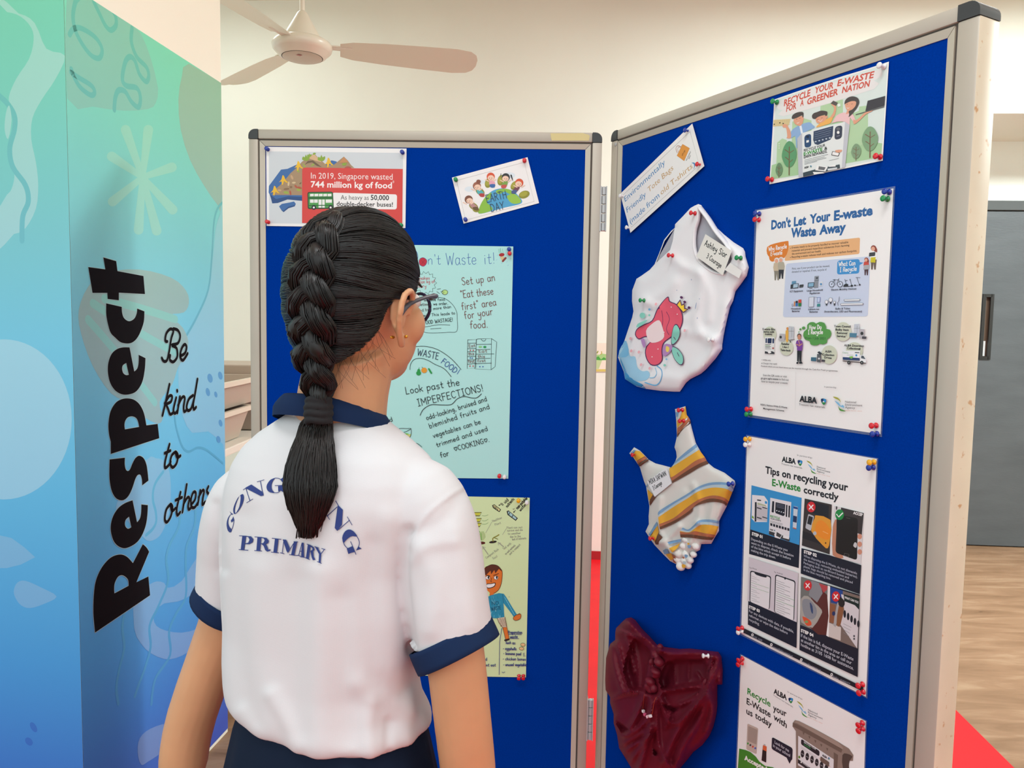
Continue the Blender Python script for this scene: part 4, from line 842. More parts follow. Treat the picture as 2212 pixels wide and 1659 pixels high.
folk(1700, 810, 30, '#8e3a2c', '#f0f0ee', '#6a5a50', long=1); p.rr((1645, 865), (1725, 855), (1720, 905), (1640, 915), '#3c3c40', .2); p.poly([(1665, 925), (1728, 920), (1722, 992), (1660, 988)], '#cfc31e'); folk(1608, 955, 22, '#8e3a2c', '#c8473c', '#4a2c34', long=1); p.rr((1578, 1025), (1652, 1018), (1645, 1075), (1570, 1082), '#a9abb0', .1)
DV = '#3a3e46'
p.rr((655, 1230), (710, 1225), (706, 1290), (650, 1295), '#5f8fae', .1); p.rr((668, 1262), (742, 1255), (738, 1318), (662, 1325), DV, .1); p.rr((675, 1268), (734, 1262), (730, 1308), (670, 1315), '#a9c3d6', .1); p.rr((640, 1272), (668, 1270), (664, 1325), (636, 1328), DV, .2); p.rr((752, 1275), (806, 1268), (800, 1308), (748, 1315), '#4a4b50', .2); p.line([(752, 1292), (804, 1286)], 6, '#222', 0)
p.rr((945, 1165), (1000, 1160), (990, 1312), (938, 1318), '#8b9099', .08); p.line([(942, 1222), (998, 1216)], 4, DV, 0); p.rr((965, 1180), (990, 1178), (988, 1198), (963, 1200), DV, .1); p.rr((860, 1248), (945, 1242), (938, 1305), (855, 1312), DV, .06); p.rr((868, 1256), (936, 1250), (930, 1296), (864, 1302), '#86b1cc', .06); p.line([(880, 1322), (915, 1318)], 6, DV, 0); p.rr((1010, 1235), (1052, 1230), (1046, 1292), (1005, 1296), '#d9dbe0', .15); p.ell(1028, 1268, 14, 16, '#5a8fc0')
for x in (1165, 1272):
    p.ell(x, 1268, 36, 40, '#3a3a40'); p.ell(x, 1268, 29, 33, '#c9d3e8'); p.ell(x, 1268, 7, 8, DV)
p.line([(1165, 1268), (1200, 1215), (1252, 1210), (1272, 1268)], 5, DV, 0); p.line([(1200, 1215), (1215, 1280), (1252, 1205), (1258, 1195)], 5, DV, 0); p.line([(1180, 1212), (1210, 1208)], 6, DV, 0)
p.poly([(1318, 1285), (1340, 1262), (1375, 1268), (1378, 1292), (1430, 1282), (1438, 1292), (1320, 1302)], '#26262b', 2); p.line([(1350, 1262), (1332, 1205)], 6, DV, 0); p.line([(1418, 1280), (1400, 1200), (1395, 1215)], 6, DV, 0); p.line([(1340, 1222), (1365, 1218)], 6, DV, 0)
for x in (1330, 1422): p.ell(x, 1288, 14, 14, '#26262b')
p.line([(1462, 1285), (1518, 1278), (1488, 1185)], 6, '#55575e', 0); p.line([(1472, 1180), (1530, 1185)], 5, '#55575e', 0)
for x, y in ((1462, 1282), (1524, 1274)): p.ell(x, y, 10, 11, '#26262b')
for t, a, b, c, d in (('ICT Equipment', 636, 1372, 802, 1362), ('Large Household', 852, 1362, 1055, 1350), ('Appliances', 885, 1395, 1018, 1388), ('Electric Mobility Devices', 1165, 1350, 1486, 1335), ('Household', 650, 1592, 770, 1590), ('Batteries', 662, 1624, 760, 1622), ('Lithium-ion', 872, 1600, 1010, 1596), ('Batteries', 886, 1632, 992, 1630), ('Bulbs & Tubes', 1218, 1592, 1405, 1588), ('(Incandescent, LED and Fluorescent)', 1075, 1628, 1558, 1626)): p.text(t, a, b, c, d, 22, DK, .015)
p.ell(662, 1535, 10, 16, '#77797e'); p.ell(662, 1535, 6, 11, '#c9d3e8')
for a, b, c, d, e in ((682, 1490, 695, 1550, '#d8813a'), (703, 1482, 730, 1510, '#2b2b2f'), (703, 1510, 730, 1550, '#2f6db0'), (738, 1466, 776, 1508, '#cf4a3a'), (738, 1508, 776, 1552, '#2f7a44')): p.poly([(a, b), (c, b - 3), (c, d - 3), (a, d)], e)
p.poly([(872, 1432), (940, 1428), (935, 1560), (868, 1562)], '#8f95a2'); p.poly([(878, 1438), (934, 1434), (929, 1553), (874, 1556)], '#d5dbe8'); p.poly([(980, 1435), (1020, 1433), (1016, 1500), (976, 1502)], '#7f95c2'); p.poly([(986, 1442), (1014, 1440), (1010, 1494), (982, 1496)], '#c5d0ea'); p.poly([(978, 1520), (1018, 1517), (1016, 1552), (974, 1555)], '#3f8a8c'); p.line([(935, 1432), (980, 1436)], 3, DV, 0)
for x, y, r in ((1098, 1495, 22), (1150, 1468, 26), (1200, 1500, 16)): p.ell(x, y, r, r * 1.15, '#55585f'); p.ell(x, y, r - 4, r * 1.15 - 4, '#e6e9f0'); p.poly([(x - 10, y + r), (x + 10, y + r), (x + 8, y + r + 24), (x - 8, y + r + 24)], DV)
p.line([(1262, 1428), (1258, 1480), (1240, 1500), (1246, 1540)], 6, DV, 0); p.line([(1232, 1445), (1246, 1500)], 5, '#e6e9f0', 0)
for a, b, c, d in ((1330, 1472, 1520, 1468), (1285, 1525, 1560, 1520)): p.line([(a, b), (c, d)], 24, '#55585f', 0); p.line([(a + 3, b), (c - 3, d)], 17, '#eceef2', 0)
p.Z(1600, 670, 5.926)
LG = '#cfd3bd'
p.ell(372, 310, 84, 100, LG); p.ell(585, 480, 88, 100, LG); p.ell(1310, 275, 105, 122, LG); p.ell(1132, 570, 100, 120, LG); p.ell(1455, 520, 108, 110, LG)
p.poly([(850, 240), (850, 190), (890, 155), (940, 155), (965, 172), (1010, 150), (1070, 165), (1095, 215), (1092, 240), (1140, 250), (1160, 300), (1140, 350), (1105, 375), (1105, 415), (1050, 440), (1010, 430), (980, 450), (920, 450), (890, 430), (880, 395), (830, 380), (800, 330), (810, 275)], '#579a4a', 2)
for x, y, r in ((744, 280, 8), (764, 245, 15), (805, 228, 22)): p.ell(x, y, r, r * .85, '#579a4a', -20)
p.hand('How Do', 885, 245, 1042, 240, 52, 10, WH, .1); p.hand('I Recycle?', 872, 308, 1078, 302, 52, 10, WH, .1); p.text('From 1 July 2021', 835, 370, 1092, 376, 28, '#2f5a2c', .01)
p.poly([(310, 345), (430, 345), (432, 562), (308, 555)], '#e3e3e1'); p.rr((318, 360), (338, 360), (336, 420), (318, 420), '#2a3560', .4); p.rr((345, 360), (398, 360), (394, 425), (343, 425), '#232f55', .2); p.rr((406, 362), (428, 362), (426, 425), (405, 425), '#2a3560', .4)
for k in range(5): p.line([(316, 440 + k * 14), (385 - k % 2 * 14, 440 + k * 14)], 6, ('#222', '#4a9a4a', '#222', '#888', '#888')[k], 0)
p.rr((405, 475), (428, 478), (425, 500), (402, 497), '#a55', .2); p.poly([(310, 525), (350, 535), (400, 525), (432, 540), (432, 562), (308, 555)], '#33353c'); p.poly([(345, 535), (375, 520), (395, 545), (360, 555)], WH)
for t, a, b, c, d in (('E-waste Bins', 290, 255, 452, 258), ('(various public', 300, 287, 440, 290), ('locations)', 322, 318, 412, 320), ('Retailer', 532, 442, 634, 448), ('1-for-1', 545, 482, 622, 488), ('Take-back', 518, 520, 650, 530), ('Town Council', 1205, 218, 1418, 222), ('Bulky Item', 1225, 260, 1392, 266), ('Removal', 1240, 302, 1374, 308), ('Service*', 1240, 342, 1368, 350), ('ALBA', 1090, 540, 1175, 542), ('Collection', 1056, 580, 1208, 588), ('Drives', 1080, 616, 1175, 625), ('ALBA Doorstep', 1334, 462, 1588, 470), ('Collection#', 1370, 498, 1545, 508)): p.text(t, a, b, c, d, 26, '#2c2c34', .025)
p.rr((615, 205), (682, 212), (676, 372), (612, 378), '#c2c6cc', .06); p.line([(614, 268), (680, 270)], 4, '#777', 0); p.line([(655, 225), (654, 345)], 3, '#555', 0); p.poly([(500, 300), (570, 305), (560, 405), (480, 380)], '#b9b7ba'); p.ell(512, 345, 15, 18, '#333'); p.poly([(575, 265), (610, 265), (606, 400), (580, 395)], '#e6b04a', 2); p.ell(598, 235, 14, 18, '#d88f4a'); p.line([(620, 390), (690, 375)], 5, '#333', 0); p.ell(635, 405, 8, 9, '#333')
p.poly([(708, 420), (720, 388), (780, 388), (795, 430), (790, 480), (782, 520), (722, 512), (722, 480), (705, 440)], '#7a3f9a', 2); p.poly([(722, 515), (780, 518), (775, 655), (752, 655), (750, 560), (742, 655), (722, 655)], '#26262b'); p.poly([(712, 668), (742, 655), (735, 688), (712, 685)], '#26262b'); p.poly([(748, 660), (775, 655), (796, 682), (750, 688)], '#26262b'); p.ell(748, 330, 26, 32, '#3a2a28'); p.ell(748, 345, 22, 34, '#c98d72'); p.line([(712, 440), (760, 450), (742, 395)], 14, '#c98d72', 0); p.line([(785, 430), (748, 458)], 12, '#c98d72', 0)
p.rr((1452, 180), (1522, 175), (1515, 330), (1446, 325), '#c5c9d2', .06); p.line([(1450, 235), (1518, 232)], 3, '#666', 0); p.line([(1490, 200), (1488, 300)], 3, '#555', 0); p.rr((1518, 240), (1585, 245), (1575, 355), (1510, 350), '#b9b5bb', .06); p.ell(1552, 298, 20, 22, '#333'); p.rr((1395, 292), (1488, 295), (1480, 350), (1392, 345), '#4d7f99', .05); p.rr((1555, 335), (1612, 338), (1605, 370), (1550, 365), '#4a444c', .2)
p.rr((1306, 520), (1532, 520), (1522, 640), (1306, 632), '#eceef0', .03); p.poly([(1306, 600), (1522, 612), (1522, 645), (1306, 635)], '#26406e'); p.poly([(1530, 575), (1575, 578), (1608, 628), (1605, 680), (1525, 668)], '#eceef0'); p.poly([(1545, 582), (1572, 585), (1598, 628), (1540, 615)], '#4a5560'); p.line([(1308, 650), (1600, 678)], 10, '#4a3a38', 0); p.text('Cleanse', 1316, 552, 1390, 556, 20, '#4a9a4a'); p.line([(1465, 543), (1515, 545)], 10, '#222', 0); p.poly([(1385, 598), (1440, 590), (1420, 622)], '#7ab648', 2); p.ell(1480, 578, 12, 14, '#3d8fcd'); p.line([(1360, 575), (1440, 575)], 4, '#888', 0)
for x in (1385, 1550): p.ell(x, 672, 22, 24, '#1c1c1f'); p.ell(x, 672, 9, 10, '#888')
p.rr((900, 602), (972, 605), (965, 655), (898, 650), '#3f6a80', .05); p.rr((978, 560), (1028, 562), (1022, 670), (976, 665), '#5a5c60', .1); p.ell(1002, 620, 12, 13, '#d9d9d9'); p.poly([(980, 540), (1005, 525), (1045, 558), (1015, 572)], '#33353c'); p.rr((1035, 632), (1080, 635), (1075, 662), (1032, 660), '#4a444c', .2); p.line([(1030, 560), (1052, 562)], 4, '#222', 0)
for t, a, b, c, d, h in (('+ HDBs only', 280, 645, 398, 652, 18), ('# Charges may apply', 278, 688, 480, 696, 18), ('Products which are not listed above can be recycled through the Cash-For-Trash programmes.', 275, 724, 1260, 788, 18)): p.text(t, a, b, c, d, h, '#4a4a50', .008)
for t, a, b, c, d in (('Scan the QR code or visit', 300, 842, 605, 862), ('go.gov.sg/e-waste', 272, 880, 498, 895), ('to find out', 506, 895, 628, 905), ('how to recycle your e-waste', 280, 922, 614, 945)): p.text(t, a, b, c, d, 24, '#3c3c42', .02 if 'gov' in t else .006)
p.text('NEA\'s Nation-Wide E-Waste', 268, 1218, 610, 1258, 22, DK, .018); p.text('Management Scheme', 302, 1268, 570, 1298, 22, DK, .018)
p.line([(706, 790), (698, 1280)], 2, '#b9b3b3', 0); p.text('In partnership', 1086, 988, 1238, 1000, 20, '#55555a'); alba(p, 765, 1166, 992, 1192, 70); p.text('Treasure raw materials.', 760, 1216, 1098, 1256, 26, '#33333a')
agency(p, 1182, 1108, 180, .05)
o = p.build('e_waste_information_poster', 'tall white laminated poster headed Don\'t Let Your E-waste Waste Away', 'poster')
f7.build('laminate_edge', parent=o)
for x, y, c, w_ in ((1641, 462, 'blue', 'at the top left corner of the Waste Away poster'), (1640, 475, 'red', 'below the blue pin at the Waste Away poster\'s top left'), (1921.5, 415, 'blue', 'at the top right corner of the Waste Away poster'), (1918, 430, 'green', 'below the blue pin at the Waste Away poster\'s top right'), (1623, 883.5, 'red', 'at the lower left of the Waste Away poster'), (1622, 894.5, 'green', 'at the bottom left corner of the Waste Away poster'), (1893, 919, 'red', 'at the lower right of the Waste Away poster'), (1895, 937, 'blue', 'at the bottom right corner of the Waste Away poster')): pin(plR, x, y, c, w_)

# ---- tips on recycling
p = Print(plR, PO, gloss=0.25)
p.sheet([(1614, 942), (1894, 991.5), (1870.5, 1505), (1601, 1369)], LAM)
f8 = film(p, [(1612, 939), (1897, 990), (1873.5, 1509), (1597.5, 1371)], [(1616, 943), (1892, 992), (1868.5, 1503), (1603, 1368)])
p.Z(1580, 930, 5.72)
p.text('In partnership:', 812, 312, 1000, 348, 20, '#55555a'); alba(p, 622, 382, 795, 416, 62); p.text('Treasure raw materials.', 618, 418, 878, 474, 20, '#44444a'); agency(p, 928, 372, 135, .25)
p.text('Tips on recycling your', 418, 525, 1442, 750, 84, '#1f1c22', .028); p.text('E-Waste', 503, 680, 855, 755, 82, '#2a8a35', .028); p.text('correctly', 892, 768, 1325, 866, 82, '#1f1c22', .028)
NVY, PB = '#1d1e2c', '#3a93d0'
p.poly([(248, 676), (868, 832), (832, 1700), (218, 1525)], NVY); p.poly([(248, 676), (868, 832), (838, 1415), (236, 1222)], PB)
p.poly([(255, 795), (405, 808), (450, 870), (440, 1130), (290, 1130), (248, 1085)], '#e6e3e6', 0); p.poly([(310, 915), (448, 960), (440, 1125), (312, 1110)], '#c5bfc5'); p.poly([(290, 885), (312, 885), (308, 1125), (286, 1125)], '#2b2b33')
for y in (945, 1065): p.poly([(314, y), (372, y + 18), (372, y + 32), (314, y + 14)], '#3a3a42'); p.poly([(382, y - 5), (442, y + 14), (442, y + 26), (382, y + 8)], '#3a3a42')
p.poly([(318, 850), (366, 858), (366, 872), (318, 866)], '#33333a'); p.poly([(413, 870), (442, 878), (440, 908), (413, 902)], PB); p.poly([(255, 1050), (270, 1060), (282, 1090), (250, 1080)], '#7aa84a'); p.poly([(320, 890), (340, 895), (420, 920), (440, 945), (320, 915)], '#b5b89a')
p.poly([(480, 830), (740, 885), (712, 1372), (462, 1282)], '#e2dee2'); p.rr((505, 870), (530, 876), (524, 1015), (496, 1010), '#22222e', .45); p.poly([(545, 885), (665, 912), (658, 1045), (640, 1058), (545, 1020), (540, 995)], '#22222e'); p.rr((675, 915), (693, 920), (688, 1070), (670, 1065), '#22222e', .45); p.rr((706, 925), (726, 930), (720, 1078), (702, 1072), '#22222e', .45)
for k in range(3): p.line([(556, 905 + k * 18), (650, 928 + k * 18)], 4, '#8a8fa5', 0)
for k in range(4): p.ell(560 + k * 28, 990 + k * 8, 8, 7, '#dfe3ea', 0, 9)
p.text('RECYCLE', 482, 1068, 600, 1100, 26, '#3a9a3c', .03); p.text('YOUR E-WASTE', 482, 1092, 615, 1125, 15, BLK, .02)
for k in range(3): p.line([(478, 1112 + k * 10), (632, 1152 + k * 10)], 3, '#8a8a90', 0)
for k in range(7): x = 480 + k * 35; p.rr((x, 1142 + k * 10), (x + 26, 1150 + k * 10), (x + 25, 1182 + k * 10), (x, 1174 + k * 10), '#22222e', .15)
alba(p, 478, 1226, 520, 1238, 15); p.poly([(466, 1240), (722, 1325), (714, 1372), (462, 1282)], '#3c3a3c'); p.poly([(530, 1280), (555, 1240), (630, 1290), (600, 1340), (535, 1320)], '#e8e6e8'); p.poly([(560, 1252), (620, 1290), (600, 1325), (552, 1300)], '#4a4644'); p.poly([(640, 1292), (715, 1310), (712, 1345), (635, 1325)], '#e8e6e8')
p.rr((768, 932), (822, 945), (802, 1222), (758, 1205), '#c9d2dc', .15); p.poly([(768, 936), (820, 950), (818, 975), (766, 962)], '#24478a'); p.poly([(764, 1050), (810, 1062), (805, 1140), (760, 1128)], '#24345a'); p.poly([(760, 1195), (802, 1208), (800, 1222), (758, 1208)], '#b9654a')
p.text('STEP 01', 256, 1290, 388, 1332, 36, WH, .045)
for i, (t, c, d) in enumerate((('Depending on the E-Waste you', 697, 1492), ('want to dispose, check the location', 772, 1572), ('of the bins which accept it before', 738, 1618), ('making the trip down.', 552, 1600))): y = 1352 + i * 46; p.text(t, 248, y, c, y + (c - 248) * .312, 30, '#c9cbd6', .008)
p.poly([(905, 840), (1240, 915), (1212, 1530), (870, 1420)], '#3b332f'); p.poly([(950, 860), (1205, 930), (1200, 1080), (960, 1010)], '#242326'); p.poly([(880, 1240), (1212, 1360), (1210, 1440), (875, 1330)], '#2a2523')
p.rr((950, 1030), (1022, 1058), (980, 1242), (912, 1205), '#b9bcc2', .2); p.poly([(955, 1052), (1008, 1072), (985, 1170), (935, 1150)], '#2b2a2c')
p.poly([(1050, 1048), (1225, 1105), (1218, 1350), (1190, 1455), (1130, 1420), (985, 1240), (1030, 1080)], '#e09a30', 2); p.poly([(1090, 1110), (1150, 1130), (1222, 1230), (1215, 1330), (1150, 1345), (1060, 1290), (1035, 1220), (1050, 1150)], '#ea8d25', 3); p.line([(1130, 1245), (1192, 1275)], 6, '#f0c080', 0); p.ell(1030, 1270, 22, 24, '#b9bcc2'); p.poly([(1158, 1378), (1172, 1382), (1170, 1402), (1156, 1398)], '#5a3a22')
p.poly([(1268, 930), (1636, 1020), (1600, 1650), (1238, 1550)], '#d9d5d6'); p.poly([(1355, 950), (1636, 1020), (1610, 1290), (1560, 1270), (1350, 1010)], '#3a3233'); p.poly([(1290, 935), (1310, 940), (1305, 980), (1290, 975)], '#3a3233'); p.text('ACCEP', 1510, 1030, 1628, 1058, 32, '#e8e4e4', .05)
p.poly([(1300, 1100), (1262, 1150), (1250, 1250), (1252, 1540), (1385, 1575), (1320, 1400)], '#c08468', 2); p.rr((1305, 1035), (1562, 1085), (1552, 1605), (1285, 1510), '#1f1a19', .16); p.line([(1300, 1070), (1298, 1480)], 4, '#4a4240', 0)
for y in (1310, 1405, 1500): p.ell(1585, y, 28, 34, '#cf9078')
p.line([(1420, 1078), (1465, 1088)], 7, '#55504e', 0); p.rr((1395, 1512), (1458, 1530), (1452, 1562), (1388, 1545), '#5a5553', .35); p.rr((1400, 1518), (1452, 1533), (1447, 1556), (1394, 1541), '#1f1a19', .35); p.poly([(1525, 1380), (1552, 1400), (1540, 1450), (1505, 1425)], '#c8c8ca', 2)
for x, y, c in ((985, 945, '#cf2c30'), (1336, 1040, '#1f8a42')): p.ell(x, y, 54, 66, c)
p.line([(960, 918), (1010, 978)], 14, WH, 0); p.line([(1008, 922), (962, 970)], 14, WH, 0); p.line([(1300, 1035), (1325, 1068), (1374, 1020)], 14, WH, 0)
p.poly([(895, 1425), (1600, 1650), (1720, 1690), (1720, 1700), (880, 1700)], LAM) if False else None
p.Z(1580, 1190, 5.026)
p.poly([(760, -30), (1070, 48), (1410, 155), (1392, 470), (752, 245)], NVY); p.poly([(1062, 45), (1090, -20), (1395, 60), (1370, 105), (1210, 80)], '#b57c60') if False else None
p.text('STEP 02', 792, 22, 932, 64, 32, WH, .045)
for i, (t, c) in enumerate((('When disposing the E-Waste, do not dismantle', 1370), ('the device (e.g. removing embedded batteries).', 1376), ('Packaging such as cardboard boxes and', 1282), ('plastic bags should be removed and placed', 1322), ('in the blue recycling bins.', 1086))): y = 62 + i * 38; p.text(t, 790, y, c, y + (c - 790) * .335, 25, '#b9bbc8', .006)
p.poly([(190, 68), (724, 240), (706, 1055), (178, 800)], NVY); p.poly([(190, 68), (724, 240), (708, 775), (175, 540)], '#d3cbd2')
p.text('E.g. iPhone', 205, 185, 282, 206, 13, '#555', .01); p.text('E.g. Android', 472, 232, 562, 258, 13, '#555', .01)
for a, b, c, d in (((203, 210), (432, 275), (415, 640), (196, 555)), ((475, 252), (696, 325), (680, 760), (462, 665))): p.rr(a, b, c, d, '#26262c', .12); p.rr((a[0] + 10, a[1] + 14), (b[0] - 10, b[1] + 12), (c[0] - 8, c[1] - 2), (d[0] + 9, d[1] - 2), '#e6e3e6', .1)
p.poly([(255, 232), (375, 268), (370, 290), (270, 260)], '#26262c', 2); p.ell(583, 298, 10, 14, '#26262c')
for k in range(12):
    y = 270 + k * 24; c = '#4a9a4a' if k in (3, 5) else '#8a868c'; p.line([(214, y), (214 + (190 if k in (3, 5) else (90 if k % 2 else 60)), y + (190 if k in (3, 5) else 75) * .33)], 2.5, c, 0)
for k in range(15):
    y = 318 + k * 24; c = '#4a9a4a' if k in (6, 9) else '#55525a'; L_ = 200 if k in (6, 9) else (150 if k % 2 else 90); p.line([(486, y), (486 + L_, y + L_ * .38)], 3 if k % 2 else 2.5, c, 0)
p.text('STEP 03', 198, 618, 316, 668, 30, WH, .045)
for i, (t, c) in enumerate((('For any devices with data, if possible,', 685), ('reformat or wipe the data before', 618), ('recycling.', 312))): y = 662 + i * 46; p.text(t, 200, y, c, y + (c - 200) * .47, 28, '#c9cbd6', .008)
p.poly([(755, 280), (1392, 475), (1370, 1370), (738, 1075)], NVY); p.poly([(1045, 375), (1072, 385), (1056, 935), (1030, 920)], LAM)
p.poly([(755, 280), (1046, 378), (1030, 915), (742, 800)], '#74746f'); p.poly([(900, 440), (1040, 480), (1030, 915), (850, 830), (800, 700)], '#5b2c26', 2); p.poly([(870, 320), (960, 350), (990, 460), (930, 560), (840, 480)], '#8a8a8e', 0); p.poly([(948, 350), (1046, 385), (1040, 420), (1000, 455)], '#b5474a'); p.poly([(755, 520), (830, 490), (900, 560), (980, 640), (970, 700), (880, 835), (780, 790), (750, 740)], '#a9a49c', 2); p.poly([(770, 540), (850, 530), (920, 620), (920, 700), (870, 745), (790, 700)], '#8a8c92', 3); p.poly([(850, 560), (880, 600), (885, 680), (865, 660)], '#3a4a70', 2); p.poly([(770, 710), (850, 750), (870, 800), (830, 815), (800, 790)], '#d8552e', 2); p.ell(815, 770, 20, 14, '#7f9a5a')
p.poly([(1075, 390), (1392, 490), (1370, 1060), (1056, 935)], '#7b6a62'); p.poly([(1075, 390), (1210, 432), (1200, 590), (1078, 560)], '#27458c'); p.poly([(1190, 470), (1390, 520), (1365, 1060), (1185, 800), (1225, 640)], '#d5cfd2', 0); p.poly([(1218, 470), (1390, 520), (1386, 640), (1340, 590), (1225, 545)], '#1d2a26'); p.text('WHAT CAN YOU', 1238, 512, 1388, 570, 24, '#e3e3e3', .03)
p.poly([(1060, 780), (1190, 830), (1185, 975), (1056, 930)], '#cfc5bf'); p.poly([(1150, 560), (1195, 560), (1130, 830), (1100, 800)], '#a9a5a5'); p.poly([(1165, 600), (1220, 600), (1185, 800), (1140, 800)], '#8a5a3a', 2); p.poly([(1068, 570), (1130, 590), (1110, 790), (1060, 770)], '#8f5a3e'); p.ell(1110, 680, 18, 24, '#2a3560'); p.poly([(1160, 490), (1230, 545), (1215, 610), (1165, 590)], '#2a2422', 2)
for k in range(5): p.ell(1230 + k * 37, 685 + k * 27, 14, 42 - k, '#22222a')
for k in range(4): p.line([(1215, 790 + k * 32), (1300 - k * 8, 830 + k * 32)], 4, '#8a868a', 0)
for y in (925, 955): p.ell(1332, y, 9, 11, '#3a3a40')
for x, y in ((828, 375), (1134, 495)): p.ell(x, y, 44, 56, '#cf2c30'); p.line([(x - 20, y - 22), (x + 20, y + 26)], 12, WH, 0); p.line([(x + 18, y - 20), (x - 18, y + 22)], 12, WH, 0)
p.text('STEP 04', 765, 875, 902, 932, 32, WH, .045)
for i, (t, c) in enumerate((('If the bin is full, dispose your E-Waste', 1336), ('at another bin in the area or call our', 1316), ('hotline at 3105 1608 for assistance.', 1338))): y = 928 + i * 50; p.text(t, 766, y, c, y + (c - 766) * .46, 34, '#c9cbd6', .008)
p.poly([(140, 842), (1430, 1478), (1428, 1528), (128, 888)], '#1a1c26')
for x, y, t, c, d in ((228, 912, '3105 1608', 345, 980), (433, 1018, 'contact@alba-ewaste.sg', 678, 1148), (758, 1182, 'www.alba-ewaste.sg', 985, 1302), (1088, 1342, '@alba_singapore', 1302, 1446)): p.ell(x, y, 13, 16, WH); p.ell(x, y, 6, 7, '#1a1c26'); p.text(t, x + 18, y + 22, c, d, 20, '#8f93a0', .006)
o = p.build('recycling_tips_poster', 'white laminated poster headed Tips on recycling your E-Waste correctly, with four photo steps', 'poster')
f8.build('laminate_edge', parent=o)
for x, y, c, w_ in ((1620, 948, 'yellow', 'at the top left corner of the four-step tips poster'), (1619.5, 960, 'white', 'below the yellow pin at the tips poster\'s top left'), (1888.5, 998, 'yellow', 'at the top right corner of the four-step tips poster'), (1887, 1009.5, 'blue', 'below the yellow pin at the tips poster\'s top right'), (1604, 1356, 'red', 'at the lower left of the four-step tips poster'), (1604, 1364, 'white', 'at the bottom left corner of the four-step tips poster'), (1864, 1478, 'red', 'at the lower right of the four-step tips poster'), (1865.5, 1494, 'red', 'at the bottom right corner of the four-step tips poster')): pin(plR, x, y, c, w_)

# ---- recycle with us today
p = Print(plR, PO, gloss=0.25)
p.sheet([(1601, 1415), (1870, 1558), (1857, 1990), (1586, 1800)], LAM)
f9 = film(p, [(1599, 1412), (1872.5, 1557), (1859.5, 1996), (1583, 1802)], [(1603, 1416), (1868, 1559), (1855, 1987), (1588, 1799)])
p.Z(1570, 1400, 6.406)
p.text('In partnership:', 842, 612, 1050, 720, 20, '#55555a'); alba(p, 648, 622, 830, 722, 66); p.text('Treasure raw materials.', 642, 655, 918, 826, 20, '#44444a'); agency(p, 970, 732, 165, .45)
p.text('Recycle', 285, 632, 605, 815, 84, '#2f8a35', .02); p.text('your', 642, 862, 828, 952, 84, '#1f1a1e', .02); p.text('E-Waste', 275, 770, 606, 962, 84, '#1f1a1e', .02); p.text('with', 645, 982, 828, 1108, 84, '#1f1a1e', .02); p.text('us', 272, 905, 358, 952, 84, '#1f1a1e', .02); p.text('today', 392, 965, 622, 1100, 84, '#1f1a1e', .02)
# plain phone and battery drawings
p.rr((285, 1042), (435, 1110), (412, 1470), (270, 1400), '#c3b3a7', .14); p.rr((296, 1075), (425, 1132), (408, 1335), (288, 1282), '#a5958a', .08)
for k, c in enumerate(('#4a9a4a', '#3a3a40', '#d0524a', '#4a5ab0')): p.ell(292 + k * 34, 1320 + k * 22, 13, 15, c)
p.rr((500, 1345), (550, 1365), (545, 1585), (480, 1555), '#2a2423', .15); p.poly([(502, 1340), (552, 1362), (550, 1430), (496, 1405)], '#d9653a', 0); p.rr((512, 1325), (538, 1335), (536, 1355), (510, 1345), '#b9b3b0', .2)
p.poly([(172, 1390), (260, 1410), (330, 1440), (400, 1500), (450, 1570), (530, 1630), (640, 1650), (800, 1760), (950, 1950), (1150, 2250), (1200, 2500), (100, 2380)], '#3f8a2c', 0)
p.text('Accepted', 245, 1542, 560, 1712, 62, WH, .04)
p.rr((625, 1228), (912, 1385), (905, 1560), (618, 1395), '#1f2030', .2); p.poly([(820, 1500), (895, 1545), (868, 1600)], '#1f2030'); p.text('Look for me', 665, 1318, 862, 1440, 42, '#cfd0da', .008); p.text('in your school', 642, 1362, 878, 1508, 42, '#cfd0da', .008)
BN = '#8f7d72'
p.poly([(945, 995), (1000, 1008), (1240, 1130), (1360, 1195), (1530, 1290), (1690, 1390), (1752, 1480), (1745, 1560), (1690, 1560), (1650, 1540), (1620, 1960), (960, 1700), (955, 1150), (910, 1085), (912, 1035)], BN); p.poly([(912, 1035), (945, 1040), (1600, 1405), (1585, 1450), (940, 1095), (910, 1085)], '#6f5d53'); p.poly([(945, 995), (1000, 1008), (1530, 1295), (1610, 1380), (1600, 1400), (950, 1040)], '#a08d81'); p.line([(960, 1040), (1590, 1398)], 6, '#584840', 0)
for k in range(5): x, y = 1062 + k * 82, 1178 + k * 55; p.poly([(x - 16, y - 20), (x + 14, y - 8), (x, y + 26)], '#6b5a50')
p.poly([(1600, 1480), (1660, 1460), (1740, 1500), (1700, 1560), (1690, 1650), (1720, 1720), (1610, 1680)], '#54463f', 2); p.poly([(1480, 1440), (1540, 1480), (1520, 1780), (1480, 1760)], '#6f5d53')
p.poly([(988, 1212), (1480, 1540), (1470, 1900), (985, 1620)], '#e2e0e2', 0); p.rr((1030, 1255), (1285, 1425), (1280, 1500), (1025, 1330), '#26242a', .35); p.text('RECYCLE YOUR', 1072, 1310, 1236, 1410, 24, '#dfe3e3', .02); p.text('E-WASTE', 1072, 1345, 1160, 1398, 24, '#3a9a5a', .02)
for k in range(2): p.line([(1030, 1365 + k * 18), (1245, 1510 + k * 18)], 4, '#9a969a', 0)
for k in range(6): p.ell(1047 + k * 66, 1462 + k * 40, 25, 52, '#2a282c'); p.line([(1032 + k * 66, 1456 + k * 40), (1062 + k * 66, 1474 + k * 40)], 5, '#cfd0d4', 0)
